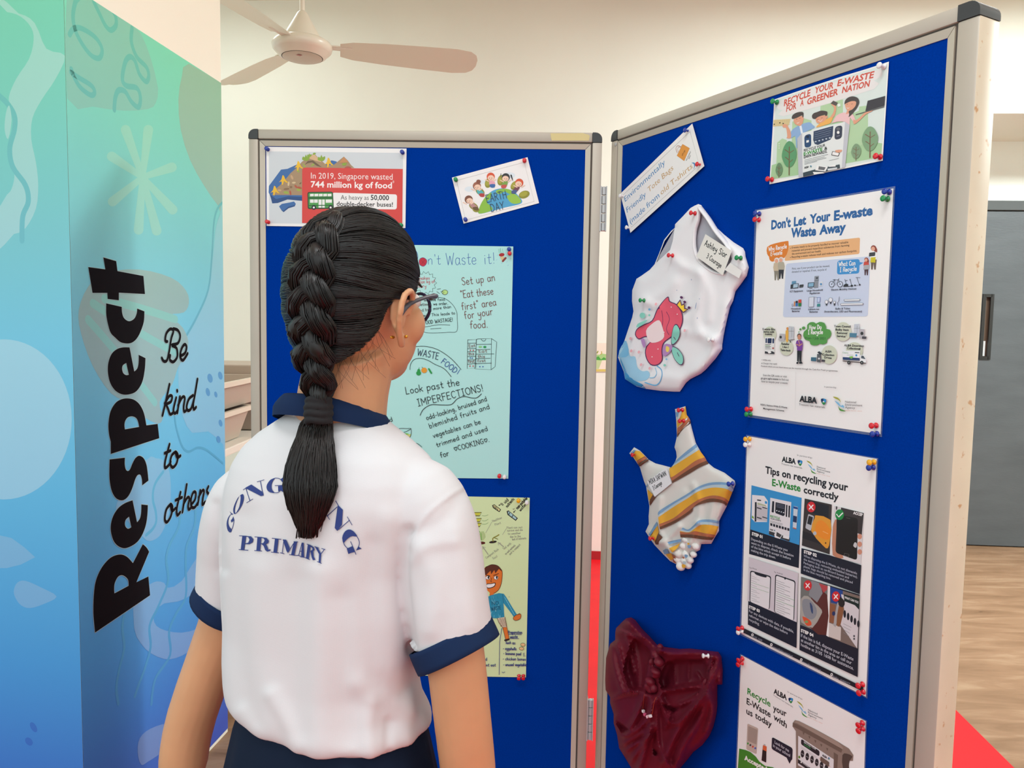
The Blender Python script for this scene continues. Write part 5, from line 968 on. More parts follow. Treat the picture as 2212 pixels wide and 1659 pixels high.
alba(p, 1325, 1490, 1392, 1530, 28); p.rr((1298, 1495), (1420, 1580), (1412, 1645), (1290, 1560), '#6f5d53', .25); p.line([(1280, 1522), (1298, 1540)], 5, '#d8763c', 0); p.line([(1418, 1625), (1432, 1640)], 5, '#d8763c', 0); p.ell(1003, 1508, 14, 18, '#5a8a2c'); p.poly([(986, 1535), (1200, 1690), (1200, 1740), (985, 1590)], '#2a2a2e'); p.ell(1030, 1580, 10, 12, WH); p.line([(1050, 1590), (1130, 1650)], 8, '#cfd0d4', 0)
o = p.build('e_waste_bin_poster', 'white laminated poster headed Recycle your E-Waste with us today, lowest on the angled board', 'poster')
f9.build('laminate_edge', parent=o)
for x, y, c, w_ in ((1604.6, 1422, 'red', 'at the top left corner of the lowest recycling poster'), (1603.6, 1431.5, 'red', 'below another red pin at the lowest poster\'s top left'), (1864, 1561, 'red', 'at the top right corner of the lowest recycling poster'), (1864.5, 1573.5, 'red', 'below another red pin at the lowest poster\'s top right')): pin(plR, x, y, c, w_, tilt=(0, -0.15))
# ------------------------------------------------------------------ mural print wrapped round the pillar
RAMP = [(0.05, '#4a5cb8'), (0.30, '#467ccb'), (0.55, '#4f99d8'), (0.95, '#66b7e2'), (1.30, '#7ac8e4'), (1.55, '#7fcad2'), (1.85, '#80d2c0'), (2.15, '#80d8b2')]
def mural_mat(name, mix=None, fac=0.0):
    if name in MATS: return MATS[name]
    M = bpy.data.materials.new(name); M.use_nodes = True; N = M.node_tree; b = N.nodes['Principled BSDF']; b.inputs['Roughness'].default_value = 0.7; b.inputs['Specular IOR Level'].default_value = 0.08
    t = N.nodes.new('ShaderNodeTexCoord'); s = N.nodes.new('ShaderNodeSeparateXYZ'); mr = N.nodes.new('ShaderNodeMapRange'); mr.inputs['From Max'].default_value = 2.2
    r = N.nodes.new('ShaderNodeValToRGB'); N.links.new(t.outputs['Object'], s.inputs[0]); N.links.new(s.outputs['Z'], mr.inputs['Value']); N.links.new(mr.outputs[0], r.inputs['Fac'])
    while len(r.color_ramp.elements) < len(RAMP): r.color_ramp.elements.new(0.5)
    mc = V(hx(mix)[:3]) if mix else None
    for e, (z, c) in zip(r.color_ramp.elements, RAMP):
        k = V(hx(c)[:3]); k = k.lerp(mc, fac) if mix else k
        e.position = z / 2.2; e.color = tuple(k) + (1,)
    N.links.new(r.outputs['Color'], b.inputs['Base Color']); MATS[name] = M; return M
MB_ = mural_mat('mural_ground'); M_PALE = mural_mat('mural_pale_blue', '#dcebea', 0.30); M_MIST = mural_mat('mural_mist_blue', '#b5c3d2', 0.26); M_OLV = mural_mat('mural_olive_grey', '#a3a892', 0.55)
M_GRN = mural_mat('mural_leaf_green', '#93c4a0', 0.5); M_DRK = mural_mat('mural_deep_teal', '#2f7894', 0.32); M_GRY = mural_mat('mural_sage', '#8fb5aa', 0.5); M_DOT = mural_mat('mural_dot_blue', '#4a72b8', 0.55); M_STAR = mural_mat('mural_star_mint', '#a9d8bc', 0.45); M_LINE = mural_mat('mural_wave_teal', '#5aa5b8', 0.32); M_VIO = mural_mat('mural_violet_blue', '#3b55b4', 0.5)
MO = V((corner.x, corner.y, 0))
PF1 = Plane(f1.O, f1.ang); PF2 = f2
p = Print(PF1, 0.0012, dl=1.2e-5); top1 = MUR_TOP
def quad_world(p, pl, u0, u1, v0, v1, col, off):
    p.add([pl.w(u0, v0, off), pl.w(u1, v0, off), pl.w(u1, v1, off), pl.w(u0, v1, off)], [(0, 1, 2, 3)], col)
quad_world(p, PF1, -1.3, 0.0012, 0.012, top1, MB_, 0.0012)
p.Z(0, 0, 1.998)
p.poly([(-60, 40), (80, 58), (150, 100), (200, 210), (280, 240), (240, 340), (180, 430), (140, 510), (135, 600), (155, 700), (165, 800), (155, 900), (110, 985), (60, 1010), (-60, 1030)], M_PALE, 3)
p.poly([(-60, 50), (30, 52), (90, 72), (135, 120), (145, 175), (125, 255), (70, 340), (38, 420), (50, 480), (72, 550), (55, 620), (45, 690), (62, 745), (55, 800), (30, 840), (-60, 885)], MB_, 3)
p.line([(-20, 400), (30, 445), (62, 500), (62, 560), (42, 640), (55, 720), (110, 800), (122, 870), (98, 935), (95, 1040)], 24, M_LINE, 5)
p.poly([(40, 455), (50, 520), (35, 600), (20, 560), (25, 490)], M_PALE, 3)
p.Z(0, 0, 1); p.ell(8, 906, 147, 173, M_PALE, 0, 60)
p.Z(0, 830, 2.0018); p.poly([(-60, 640), (50, 665), (105, 705), (152, 748), (90, 780), (30, 795), (-60, 795)], M_MIST, 0); p.poly([(60, 890), (75, 858), (110, 850), (180, 880), (245, 918), (190, 950), (130, 968), (90, 955), (65, 920)], M_MIST, 3)
p.ell(145, 1483, 12, 24, M_VIO, -30); p.ell(125, 1545, 14, 20, M_VIO, -40)
mural1 = p
p = Print(PF2, 0.0012, dl=1.2e-5)
quad_world(p, PF2, (MO - PF2.O).dot(PF2.ex), 0.0, 0.012, MUR_TOP, MB_, 0.0012)
p.Z(0, 0, 1.998)
p.poly([(290, -60), (360, -34), (420, 4), (570, 110), (610, 150), (650, 250), (682, 380), (672, 445), (640, 470), (540, 478), (400, 460), (290, 425)], M_GRY, 2)
for P in ([(300, 150), (316, 126), (350, 122), (410, 160), (440, 210), (430, 250), (395, 240), (355, 190), (325, 130), (315, 70), (325, 10), (340, -10)], [(405, 8), (430, 60), (455, 110), (478, 130), (500, 110), (500, 75), (488, 50)], [(570, 120), (567, 180), (590, 245), (632, 290), (642, 330), (630, 352), (602, 320), (582, 262), (560, 245), (540, 270), (528, 340), (545, 370), (590, 380), (606, 420), (598, 462), (568, 440), (540, 395), (512, 390), (498, 420), (493, 474)], [(306, 312), (335, 332), (395, 370), (408, 400), (390, 410), (345, 375), (318, 328), (308, 298)]): p.line(P, 24, M_DRK, 6)
p.poly([(815, 275), (785, 330), (770, 430), (780, 560), (820, 690), (880, 800), (940, 885), (984, 915), (984, 372)], M_OLV, 2)
for x, y in ((542, 560), (640, 560), (482, 675), (742, 722), (486, 870), (745, 905), (598, 992), (676, 996)):
    d = V((x - 615, y - 765)); n = V((-d.y, d.x)).normalized(); w_ = 21
    c = [(615 - n.x * 12, 765 - n.y * 12)] + [(x + n.x * w_ * cos(t) * -1 + d.normalized().x * w_ * sin(t), y + n.y * w_ * cos(t) * -1 + d.normalized().y * w_ * sin(t)) for t in [pi * k / 8 for k in range(9)]] + [(615 + n.x * 12, 765 + n.y * 12)]
    p.poly(c, M_STAR)
p.Z(0, 0, 1)
p.poly([(491, 450), (475, 465), (465, 500), (458, 575), (445, 645), (415, 700), (395, 750), (385, 800), (388, 860), (395, 900), (415, 935), (450, 932), (482, 960), (496, 972)], M_MIST, 2)
p.line([(493, 436), (475, 443), (463, 475), (458, 550), (450, 625), (425, 685), (402, 726)], 6, M_DRK)
p.poly([(225, 590), (300, 582), (370, 600), (402, 628), (408, 655), (397, 675), (368, 681), (395, 708), (407, 740), (398, 770), (384, 795), (372, 830), (345, 868), (352, 900), (342, 915), (310, 900), (280, 870), (240, 850), (200, 790), (175, 720), (170, 670), (190, 620)], M_OLV, 3)
for P in ([(225, 645), (310, 668), (380, 690)], [(190, 690), (250, 760), (335, 870)], [(200, 655), (290, 712), (385, 765)]): p.line(P, 20, M_GRN)
p.Z(340, 690, 3.606)
for x, y, a, b in ((410, 458, 20, 36), (490, 438, 17, 32), (393, 566, 16, 33), (455, 585, 12, 24), (552, 648, 15, 30), (492, 808, 14, 28), (550, 792, 10, 28), (543, 902, 14, 28), (476, 935, 16, 28)): p.ell(x, y, a, b, M_DOT, -12)
p.line([(135, 760), (150, 850), (190, 980), (240, 1030), (310, 1000), (370, 1010), (440, 1060), (510, 1120)], 20, M_DRK)
p.Z(0, 0, 1)
p.poly([(316, 994), (337, 990), (355, 996), (366, 1020), (369, 1060), (365, 1110), (350, 1150), (335, 1165), (318, 1168), (300, 1150), (262, 1110), (253, 1085)], M_MIST, 3)
p.Z(180, 980, 9.217); p.line([(1590, 360), (1450, 560), (1390, 750), (1390, 950), (1440, 1150), (1450, 1350), (1380, 1500), (1250, 1620)], 70, M_LINE)
p.Z(300, 960, 2.373)
p.poly([(-20, 760), (55, 718), (90, 702), (130, 710), (150, 735), (220, 700), (320, 545), (420, 480), (420, 620), (330, 700), (270, 770), (200, 805), (130, 815), (90, 850), (75, 890), (90, 930), (140, 955), (220, 965), (300, 945), (380, 900), (360, 980), (260, 1060), (190, 1095), (130, 1100), (60, 1070), (10, 1020), (-25, 940)], M_MIST, 2)
for P in ([(210, 320), (205, 420), (160, 510), (140, 590), (150, 700), (100, 830), (55, 930), (60, 1040), (30, 1150), (0, 1230), (-20, 1290)], [(290, 330), (285, 420), (245, 520), (240, 620), (240, 780), (190, 870), (155, 960), (160, 1080), (90, 1190), (70, 1270), (65, 1330)], [(-70, 850), (-85, 940), (-75, 1040), (-100, 1150), (-115, 1250), (-105, 1330)]): p.line(P, 19, M_LINE)
p.Z(0, 830, 2.0018); p.poly([(725, 1470), (650, 1490), (605, 1530), (595, 1590), (610, 1645), (640, 1632), (700, 1590), (740, 1530)], M_MIST, 3)
for i_, v_ in enumerate(p.V):                              # keep the print inside its edges
    d_ = v_ - PF2.O; u_ = max(min(d_.dot(PF2.ex), -0.001), (MO - PF2.O).dot(PF2.ex)); p.V[i_] = v_ + PF2.ex * (u_ - d_.dot(PF2.ex)); p.V[i_].z = min(p.V[i_].z, MUR_TOP - 0.0005)
# join the two sides into one print
for q in (p,):
    b = len(mural1.V); mural1.V += q.V
    for f, mi in zip(q.F, q.MI):
        M = q.mats[mi]
        if M not in mural1.mats: mural1.mats.append(M)
        mural1.F.append([b + i for i in f]); mural1.MI.append(mural1.mats.index(M))
mural = mural1.build('wall_mural', 'blue green printed mural wrapped round the pillar at the left, lettered Respect', 'mural', org=MO)
L = Print(PF2, 0.0020, dl=1.2e-5); BKM = mat('black_mural_ink', '#141318', 0.75, spec=0.05); HALO = '#a3bcc0'
def heavy(z, loops):
    L.Z(*z)
    lp = [smooth_path(l[1], 5, True) if l[0] else l[1] for l in loops]
    for l in lp: L.line(list(l), 2.2 * z[2], HALO, 0, True)
    L.raw([[L.q(q) for q in l] for l in lp], BKM)
K = 9.217
def mix(*segs):                                          # corners stay sharp, arcs are smoothed: lists of points, each smoothed on its own
    out = []
    for s in segs: out += smooth_path(s, 5) if len(s) > 2 and isinstance(s, list) else list(s)
    return out
heavy((180, 540, K), [(0, [(398, 148), (655, 222), (680, 420), (1197, 517), (1228, 878), (708, 850), (708, 1002), (484, 975), (478, 855), (183, 855), (98, 340), (438, 386)])])
heavy((180, 540, K), [(0, mix([(455, 1062), (765, 1132)], [(765, 1132), (775, 1260), (815, 1360), (910, 1418), (1010, 1370), (1060, 1270), (1072, 1165)], [(1072, 1165), (1217, 1222)], [(1217, 1222), (1205, 1430), (1130, 1650), (1050, 1780), (960, 1848), (860, 1862), (740, 1835), (640, 1750), (545, 1650), (490, 1480), (455, 1280), (455, 1062)]))])
e_out = mix([(920, 463), (1015, 945)], [(1015, 945), (1075, 880), (1100, 760), (1102, 612)], [(1102, 612), (1238, 678)], [(1238, 678), (1228, 870), (1190, 1100), (1120, 1260), (1010, 1370), (830, 1408), (690, 1365), (590, 1270), (520, 1130), (487, 940), (500, 760), (560, 600), (660, 505), (780, 465), (920, 463)])
e_in = mix([(855, 775), (905, 1010)], [(905, 1010), (850, 1015), (795, 975), (772, 890), (790, 820), (855, 775)])
heavy((180, 700, K), [(0, e_out), (0, e_in)])
heavy((180, 850, K), [(0, mix([(545, 1200), (545, 960)], [(545, 960), (510, 800), (500, 600), (540, 360), (640, 190), (760, 115), (890, 97), (1020, 130), (1130, 230), (1210, 400), (1255, 635)], ((1255, 635), (1480, 605), (1512, 890), (545, 1205)))), (0, mix([(828, 715), (1110, 665)], [(1110, 665), (1085, 550), (1040, 480), (960, 455), (880, 480), (830, 560), (820, 640), (828, 715)]))])
heavy((180, 980, K), [(0, mix([(523, 115), (828, 80)], [(828, 80), (825, 210), (845, 310), (885, 345), (930, 310), (980, 190), (1040, 85), (1115, 42), (1200, 90), (1255, 210), (1280, 360), (1297, 535)], [(1297, 535), (1172, 632)], [(1172, 632), (1165, 510), (1140, 430), (1110, 415), (1070, 440), (1030, 520), (970, 700), (900, 840), (820, 915), (740, 928), (650, 885), (580, 780), (540, 640), (518, 440), (523, 115)]))])
e2_out = mix([(980, 928), (1070, 1365)], [(1070, 1365), (1125, 1290), (1150, 1170), (1155, 1010)], [(1155, 1010), (1285, 1025)], [(1285, 1025), (1275, 1230), (1240, 1440), (1160, 1640), (1050, 1780), (900, 1865), (790, 1880), (680, 1830), (600, 1730), (550, 1560), (550, 1400), (600, 1230), (700, 1080), (830, 985), (980, 928)])
heavy((180, 980, K), [(0, e2_out), (0, mix([(910, 1255), (955, 1465)], [(955, 1465), (890, 1495), (840, 1450), (828, 1380), (850, 1310), (910, 1255)]))])
heavy((180, 1100, 5.927), [(0, mix([(150, 1580)], [(150, 1580), (128, 1330), (135, 1080), (165, 900), (240, 740), (350, 620), (470, 580), (560, 610), (635, 690)], [(635, 690), (762, 447)], [(762, 447), (810, 490), (843, 545)], ((843, 545), (680, 935), (833, 860), (855, 1102), (150, 1580)))), (0, mix([(398, 1078), (580, 980)], [(580, 980), (570, 900), (510, 848), (450, 860), (405, 940), (395, 1010), (398, 1078)]))])
L.Z(340, 690, 3.606)
for col, w_ in ((HALO, 33), (BKM, 26)):
    L.line([(35, 300), (50, 325), (75, 318), (92, 250), (108, 150), (125, 90), (100, 75), (70, 110), (62, 165), (78, 172)], w_, col); L.line([(125, 72), (160, 85), (178, 130), (160, 185), (112, 200), (150, 225), (155, 290), (125, 330), (98, 315), (100, 280)], w_, col)
    L.line([(180, 285), (215, 262), (228, 215), (212, 195), (188, 230), (178, 290), (200, 318), (236, 265)], w_, col)
    for P in ([(95, 505), (68, 630), (40, 748)], [(58, 655), (92, 598), (115, 600), (106, 640), (72, 662), (85, 700), (100, 738), (122, 728)], [(147, 610), (126, 700), (136, 732), (156, 712)], [(154, 552), (156, 560)], [(176, 602), (156, 728)], [(162, 670), (193, 608), (214, 612), (205, 680), (210, 718), (230, 702)], [(278, 592), (246, 620), (228, 680), (240, 710), (265, 690), (286, 620)], [(313, 465), (292, 590), (280, 660), (284, 700), (302, 684)],
              [(95, 972), (62, 1100), (60, 1155), (86, 1138), (104, 1110)], [(58, 1042), (102, 1022)], [(140, 1032), (112, 1060), (100, 1120), (120, 1152), (150, 1120), (160, 1060), (142, 1032), (155, 1075), (180, 1062)],
              [(102, 1440), (70, 1482), (58, 1556), (76, 1578), (106, 1530), (118, 1462), (102, 1440), (115, 1490), (142, 1470)], [(181, 1346), (152, 1470), (156, 1524), (178, 1502)], [(143, 1408), (192, 1386)], [(229, 1286), (196, 1500)], [(204, 1440), (234, 1388), (250, 1396), (240, 1450), (246, 1480), (266, 1462)], [(266, 1440), (294, 1402), (300, 1352), (280, 1348), (262, 1402), (266, 1458), (290, 1464), (314, 1430)], [(335, 1332), (315, 1442)], [(322, 1385), (350, 1334), (364, 1340), (354, 1400), (352, 1442), (372, 1422)], [(398, 1302), (386, 1338), (410, 1378), (404, 1412), (380, 1418)]): L.line(P, w_, col)
o = L.build('lettering', parent=mural)
o['label'] = 'black lettering Respect, Be kind to others'

# ------------------------------------------------------------------ ceiling fan, at rest
FY = 3.2; m_fan = mat('ivory_enamel_fan', '#e4dccb', 0.3, spec=0.5, coat=0.2); m_blade = mat('ivory_fan_blade', '#e6e6d2', 0.4)
fc = at(653, 99, FY); fan = empty('ceiling_fan', fc); tag(fan, 'ivory three-blade ceiling fan hanging above the facing board', 'fan')
bm = bmesh.new(); lathe(bm, [(0.010, 0.105), (0.010, CEIL - fc.z)], 16); bm_obj('downrod', bm, m_fan, fan, V((0, 0, 0)), smooth=40)
bm = bmesh.new(); lathe(bm, [(0.012, 0.135), (0.020, 0.128), (0.040, 0.092), (0.060, 0.058), (0.076, 0.026), (0.074, 0.020)], 40); bm_obj('canopy_cone', bm, m_fan, fan, V((0, 0, 0)), smooth=50)
bm = bmesh.new(); lathe(bm, [(0.060, 0.024), (0.098, 0.020), (0.114, 0.010), (0.1205, -0.002), (0.117, -0.016), (0.108, -0.026), (0.104, -0.028), (0.096, -0.038), (0.082, -0.046), (0.080, -0.045)], 48); bm_obj('motor_housing', bm, m_fan, fan, V((0, 0, 0)), smooth=50)
bm = bmesh.new(); lathe(bm, [(0.0785, -0.040), (0.0785, -0.0475), (0.074, -0.0495), (0.040, -0.0515), (0.0, -0.052)], 48); cp = bm_obj('bottom_plate', bm, mat('grey_ivory_fan_plate', '#c9bdab', 0.35), fan, V((0, 0, 0)), smooth=40)
bm = bmesh.new(); lathe(bm, [(0.0785, -0.0405), (0.0815, -0.0405), (0.0815, -0.0462), (0.0785, -0.0462)], 48); bm_obj('seam_ring', bm, m_groove, fan, V((0, 0, 0)))
bm = bmesh.new(); bm.faces.new([bm.verts.new((x, y, -0.0522)) for x, y in ((-0.013, -0.045), (0, -0.056), (0.013, -0.045), (0, -0.034))]); bm_obj('maker_badge', bm, mat('red_badge', '#a0413a', 0.4), cp, V((0, 0, 0)))
for k in range(3):
    a = radians(13 + 120 * k); bm = bmesh.new()
    rings = []
    for r, w_, tw in ((0.15, 0.045, 14), (0.2, 0.062, 14), (0.32, 0.074, 14), (0.48, 0.083, 14), (0.62, 0.088, 14), (0.68, 0.078, 14), (0.705, 0.056, 14), (0.716, 0.022, 14)):
        t = radians(tw); c_ = V((r, 0, -0.004)); d = V((0, cos(t), -sin(t)))
        rings.append([c_ + d * (w_ * s_) + V((0, 0, z)) for s_, z in ((-1, 0), (-.5, 0.005), (0, 0.007), (.5, 0.005), (1, 0), (.5, 0.001), (0, 0.003), (-.5, 0.001))])
    loft(bm, rings); b_ = bm_obj('fan_blade', bm, m_blade, fan, V((0, 0, 0)), smooth=60); b_.rotation_euler = (0, 0, a)
    bm = bmesh.new(); add_box(bm, (0.095, -0.022, 0.0), (0.20, 0.022, 0.008), 0.003); br = bm_obj('blade_iron', bm, m_fan, b_, V((0, 0, 0)))
bm = bmesh.new(); lathe(bm, [(0.0, CEIL - fc.z - 0.05), (0.03, CEIL - fc.z - 0.05), (0.055, CEIL - fc.z)], 24); bm_obj('ceiling_cup', bm, m_fan, fan, V((0, 0, 0)), smooth=40)

# ------------------------------------------------------------------ storage tubs on a white rack beyond the pillar
m_tub = mat('taupe_tub_plastic', '#b8a899', 0.5); m_rim = mat('cream_tub_rim', '#e0d6c4', 0.45); m_rack = mat('white_rack', '#e6e0d3', 0.5)
def tub(x1, y0, y1, z0, z1, label, lid=False, w_=0.34):
    t = empty('storage_tub', V((x1 - w_ / 2, (y0 + y1) / 2, z0))); tag(t, label, 'storage tub', 'storage tubs beyond the pillar')
    a, b, h = w_ / 2, (y1 - y0) / 2, z1 - z0; k = 0.035
    bm = bmesh.new()
    def rg(a_, b_, z): return [V((x, y, z)) for x, y in ((-a_, -b_), (a_, -b_), (a_, b_), (-a_, b_))]
    loft(bm, [rg(a - k - .004, b - k - .004, 0.004), rg(a - k, b - k, 0), rg(a - .004, b - .004, h - 0.01), rg(a - .004, b - .004, h), rg(a - .008, b - .008, h), rg(a - k - .004, b - k - .004, 0.005)], cap=False)
    bm.faces.new([bm.verts.new(p) for p in rg(a - k - .004, b - k - .004, 0.0045)])
    bm_obj('tub_body', bm, m_tub, t, V((0, 0, 0)))
    bm = bmesh.new(); loft(bm, [rg(a - .006, b - .006, h - .018), rg(a + .008, b + .008, h - .018), rg(a + .010, b + .010, h), rg(a - .006, b - .006, h), rg(a - .006, b - .006, h - .018)], cap=False); bm_obj('tub_rim', bm, m_rim, t, V((0, 0, 0)))
    if lid:
        bm = bmesh.new(); add_box(bm, (-a - .006, -b - .006, h), (a + .006, b + .006, h + .02), .006); bm_obj('lid', bm, m_tub, t, V((0, 0, 0)))
Yf = 2.93; xs = -1.0
zs = at(535, 942, Yf).z; zr1 = at(538, 874, Yf).z; zr2 = at(540, 814, Yf).z; zt = at(520, 783, 3.25).z
tub(xs, 2.47, Yf, zs + 0.003, zr1, 'taupe storage tub on the white rack shelf, lower of the two stacked'); tub(xs + 0.012, 2.46, Yf + 0.12, zr1 + 0.004, zr2, 'taupe storage tub stacked on another tub, beside the pillar edge')
rk = empty('storage_rack', V((xs - 0.17, 2.8, 0))); tag(rk, 'white rack holding storage tubs, seen between pillar and facing board', 'rack')
for z in (zs, 0.55, 0.12):
    bm = bmesh.new(); add_box(bm, (-0.2, -0.36, z - 0.028), (0.19, 0.62, z), 0.004); bm_obj('rack_shelf', bm, m_rack, rk, V((0, 0, 0)))
for x in (-0.19, 0.17):
    for y in (-0.35, 0.6):
        bm = bmesh.new(); add_box(bm, (x - 0.0, y - 0.0, 0), (x + 0.02, y + 0.02, zs - 0.028)); bm_obj('rack_post', bm, m_rack, rk, V((0, 0, 0)))
bm = bmesh.new(); add_box(bm, (-0.35, -0.16, zs + 0.003 - zs), (0.03, 0.16, zt - zs), 0.006)
bx_ = bm_obj('storage_box', bm, m_tub, None, V((xs - 0.05, 3.24, zs)))
tag(bx_, 'taupe closed box standing behind the stacked tubs on the rack', 'storage box')

# wall notice seen through the gap between the boards
p = Print(wall_pl, 0.004); p.Z(1250, 730, 16.59)
p.sheet([(380, 180), (1100, 180), (1100, 1215), (380, 1215)], mat('cream_notice_paper', '#efe4d2', 0.6))
p.poly([(390, 600), (620, 590), (740, 600), (830, 560), (1090, 600), (1090, 800), (390, 800)], '#a9cf86', 0); p.poly([(560, 780), (640, 690), (720, 660), (800, 770), (900, 690), (980, 790)], '#4fa548', 2); p.poly([(390, 800), (840, 800), (720, 1110), (390, 1110)], '#c1d49c'); p.poly([(390, 1120), (1090, 1120), (1090, 1205), (390, 1205)], '#d8c66a')
p.line([(660, 540), (690, 480)], 40, '#8a9a3a', 0); p.line([(790, 590), (830, 560), (820, 490)], 30, '#b9a83a', 0)
p.build('garden_notice', 'small green and yellow notice on the back wall, seen through the gap between boards', 'notice')
# ------------------------------------------------------------------ tote bags pinned to the angled board
def seg_d(x, y, ax, ay, bx, by):
    dx, dy = bx - ax, by - ay; t = max(0, min(1, ((x - ax) * dx + (y - ay) * dy) / (dx * dx + dy * dy + 1e-9)))
    return hypot(x - ax - dx * t, y - ay - dy * t)
def path_d(P, x, y): return min(seg_d(x, y, a[0], a[1], b[0], b[1]) for a, b in zip(P, P[1:]))
def cloth(loop, z, puff, folds, dents=(), edge=5.0, base=0.0015):
    conv = lambda P: [(p[0] / z[2] + z[0], p[1] / z[2] + z[1]) for p in P]
    LP = conv(loop); LP.append(LP[0]); FO = [(conv(smooth_path(P, 4)), w / z[2], a) for P, w, a in folds]; DE = [(conv(P), d) for P, d in dents]
    def h(x, y):
        d = path_d(LP, x, y); ins = inside(LP, x, y); e = 1 - exp(-d / edge) if ins else 0.0
        v = base + puff * e
        for P, w, a in FO:
            q = path_d(P, x, y) / w
            if q < 3: v += a * exp(-q * q) * (0.25 + 0.75 * e)
        for P, dp in DE:
            if inside(P, x, y): v -= dp * (1 - exp(-path_d(P + [P[0]], x, y) / 3.0))
        return max(v, 0.0008)
    return h
BO = -0.0045
def shade(o):
    me = o.data; me.polygons.foreach_set('use_smooth', [True] * len(me.polygons)); me.set_sharp_from_angle(angle=radians(55)); return o
def bag_root(name, label, x, y, pl=plR): return tag(empty(name, pl.px(x, y, BO)), label, 'tote bag', 'tote bags made from old T-shirts')

# ---- white bag
Z1 = (1310, 430, 3.858)
out1 = [(735, 55), (765, 42), (790, 50), (830, 110), (905, 225), (980, 295), (1060, 360), (1140, 410), (1155, 440), (1160, 480), (1187, 570), (1170, 640), (1120, 710), (1075, 770), (1055, 850), (1030, 900), (990, 1070), (975, 1150), (965, 1215), (965, 1250), (910, 1330), (830, 1420), (790, 1455), (700, 1500), (665, 1530), (612, 1605), (560, 1605), (450, 1598), (330, 1582), (250, 1560), (155, 1500), (145, 1440), (97, 1320), (100, 1300), (150, 1180), (215, 985), (225, 935), (213, 850), (215, 760), (245, 680), (250, 665), (290, 640), (360, 590), (400, 545), (440, 450), (480, 340), (540, 265), (570, 240), (572, 210), (640, 140), (700, 75)]
neck = [(770, 85), (800, 95), (850, 180), (900, 265), (950, 330), (1000, 400), (1035, 460), (1045, 500), (1010, 590), (985, 630), (900, 610), (820, 560), (765, 500), (735, 400), (738, 270), (765, 170)]
arm = [(568, 245), (530, 290), (485, 350), (450, 440), (415, 530), (470, 480), (530, 425), (552, 350)]
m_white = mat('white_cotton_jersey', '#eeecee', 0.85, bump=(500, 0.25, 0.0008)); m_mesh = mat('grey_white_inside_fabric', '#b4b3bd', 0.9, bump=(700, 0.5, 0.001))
wb = bag_root('tote_bag', 'white T-shirt tote bag with pink and blue printed motif, hung below the sign', 1480, 640)
h1 = cloth(out1, Z1, 0.012, [([(620, 560), (560, 800), (640, 1000)], 51, 0.0027), ([(770, 620), (780, 800), (740, 1000), (780, 1110)], 47, 0.0054), ([(800, 640), (860, 800), (850, 1000)], 40, 0.0036), ([(880, 1180), (700, 1110), (560, 1100)], 44, 0.0036), ([(880, 1180), (860, 1330), (760, 1450)], 44, 0.0054), ([(880, 1180), (960, 1100), (1010, 900)], 51, 0.0045), ([(320, 850), (480, 780), (560, 700)], 51, 0.0036), ([(320, 860), (260, 1050), (200, 1250)], 51, 0.0036), ([(330, 860), (420, 900)], 37, 0.0036), ([(540, 480), (640, 560), (760, 600)], 44, 0.0036), ([(1105, 480), (1150, 540), (1140, 640)], 34, 0.0054), ([(1050, 400), (1090, 520), (1060, 620)], 30, 0.0045), ([(700, 1480), (780, 1380), (880, 1300)], 51, 0.0045), ([(300, 1560), (420, 1480), (600, 1500)], 51, 0.0036)], [(arm, .006)])
p = Print(plR, BO, 6, h1, dl=0); p.Z(*Z1)
L_ = [[p.q(q) for q in out1], [p.q(q) for q in neck], [p.q(q) for q in arm]]
p.raw(L_, m_white); n = len(out1); P = L_[0]
p.add([plR.px(x, y, BO + h1(x, y)) for x, y in P] + [plR.px(x, y, BO - 0.001) for x, y in P], [(i, (i + 1) % n, n + (i + 1) % n, n + i) for i in range(n)], m_white)
shade(p.build('front_panel', parent=wb))
p = Print(plR, BO, 6, lambda x, y: 0.003); p.Z(*Z1); p.poly([(760, 70), (800, 80), (1060, 460), (1060, 620), (980, 650), (800, 590), (720, 480), (715, 300)], m_mesh); p.poly([(575, 235), (400, 545), (560, 430), (570, 300)], m_mesh); shade(p.build('back_panel', parent=wb))
bm = bmesh.new(); P = [p.q(q) for q in smooth_path(neck[9:] + neck[:1], 4)]; tube(bm, [plR.px(x, y, BO + 0.011 + .001) for x, y in P], 0.0048, 8, flat=0.6); o = bm_obj('neck_binding', bm, m_white, None, smooth=True, rel=plR.px(*P[0])); under(o, wb)
bm = bmesh.new(); P = [p.q(q) for q in smooth_path([(778, 70), (850, 165), (920, 275), (1000, 370), (1045, 450)], 4)]; tube(bm, [plR.px(x, y, BO + 0.013) for x, y in P], 0.0075, 8, flat=0.5); o = bm_obj('shoulder_strap', bm, m_white, None, smooth=True, rel=plR.px(*P[0])); under(o, wb)
p = Print(plR, BO + 0.0006, 5, h1, dl=1.6e-4); p.Z(*Z1)
PK, PK2, OL, TQ, PU = '#ee5f74', '#f6b6bd', '#5a2a5a', '#8fd6c4', '#b98cc0'
p.poly([(100, 1310), (145, 1200), (180, 1260), (200, 1310), (240, 1315), (258, 1400), (300, 1435), (345, 1432), (362, 1472), (322, 1512), (232, 1512), (170, 1455)], '#a5d5ee', 3); p.poly([(98, 1310), (118, 1330), (170, 1450), (230, 1510), (300, 1545), (328, 1580), (240, 1555), (155, 1500), (147, 1440)], '#3aa5e0'); p.poly([(150, 1180), (175, 1210), (185, 1300), (130, 1320), (102, 1300)], '#7fc3e8', 2); p.line([(420, 1390), (455, 1420), (462, 1470), (440, 1530), (400, 1552), (320, 1528)], 8, '#5ab0e0'); p.line([(405, 1405), (418, 1450), (398, 1485), (360, 1490)], 6, '#7fc3e8')
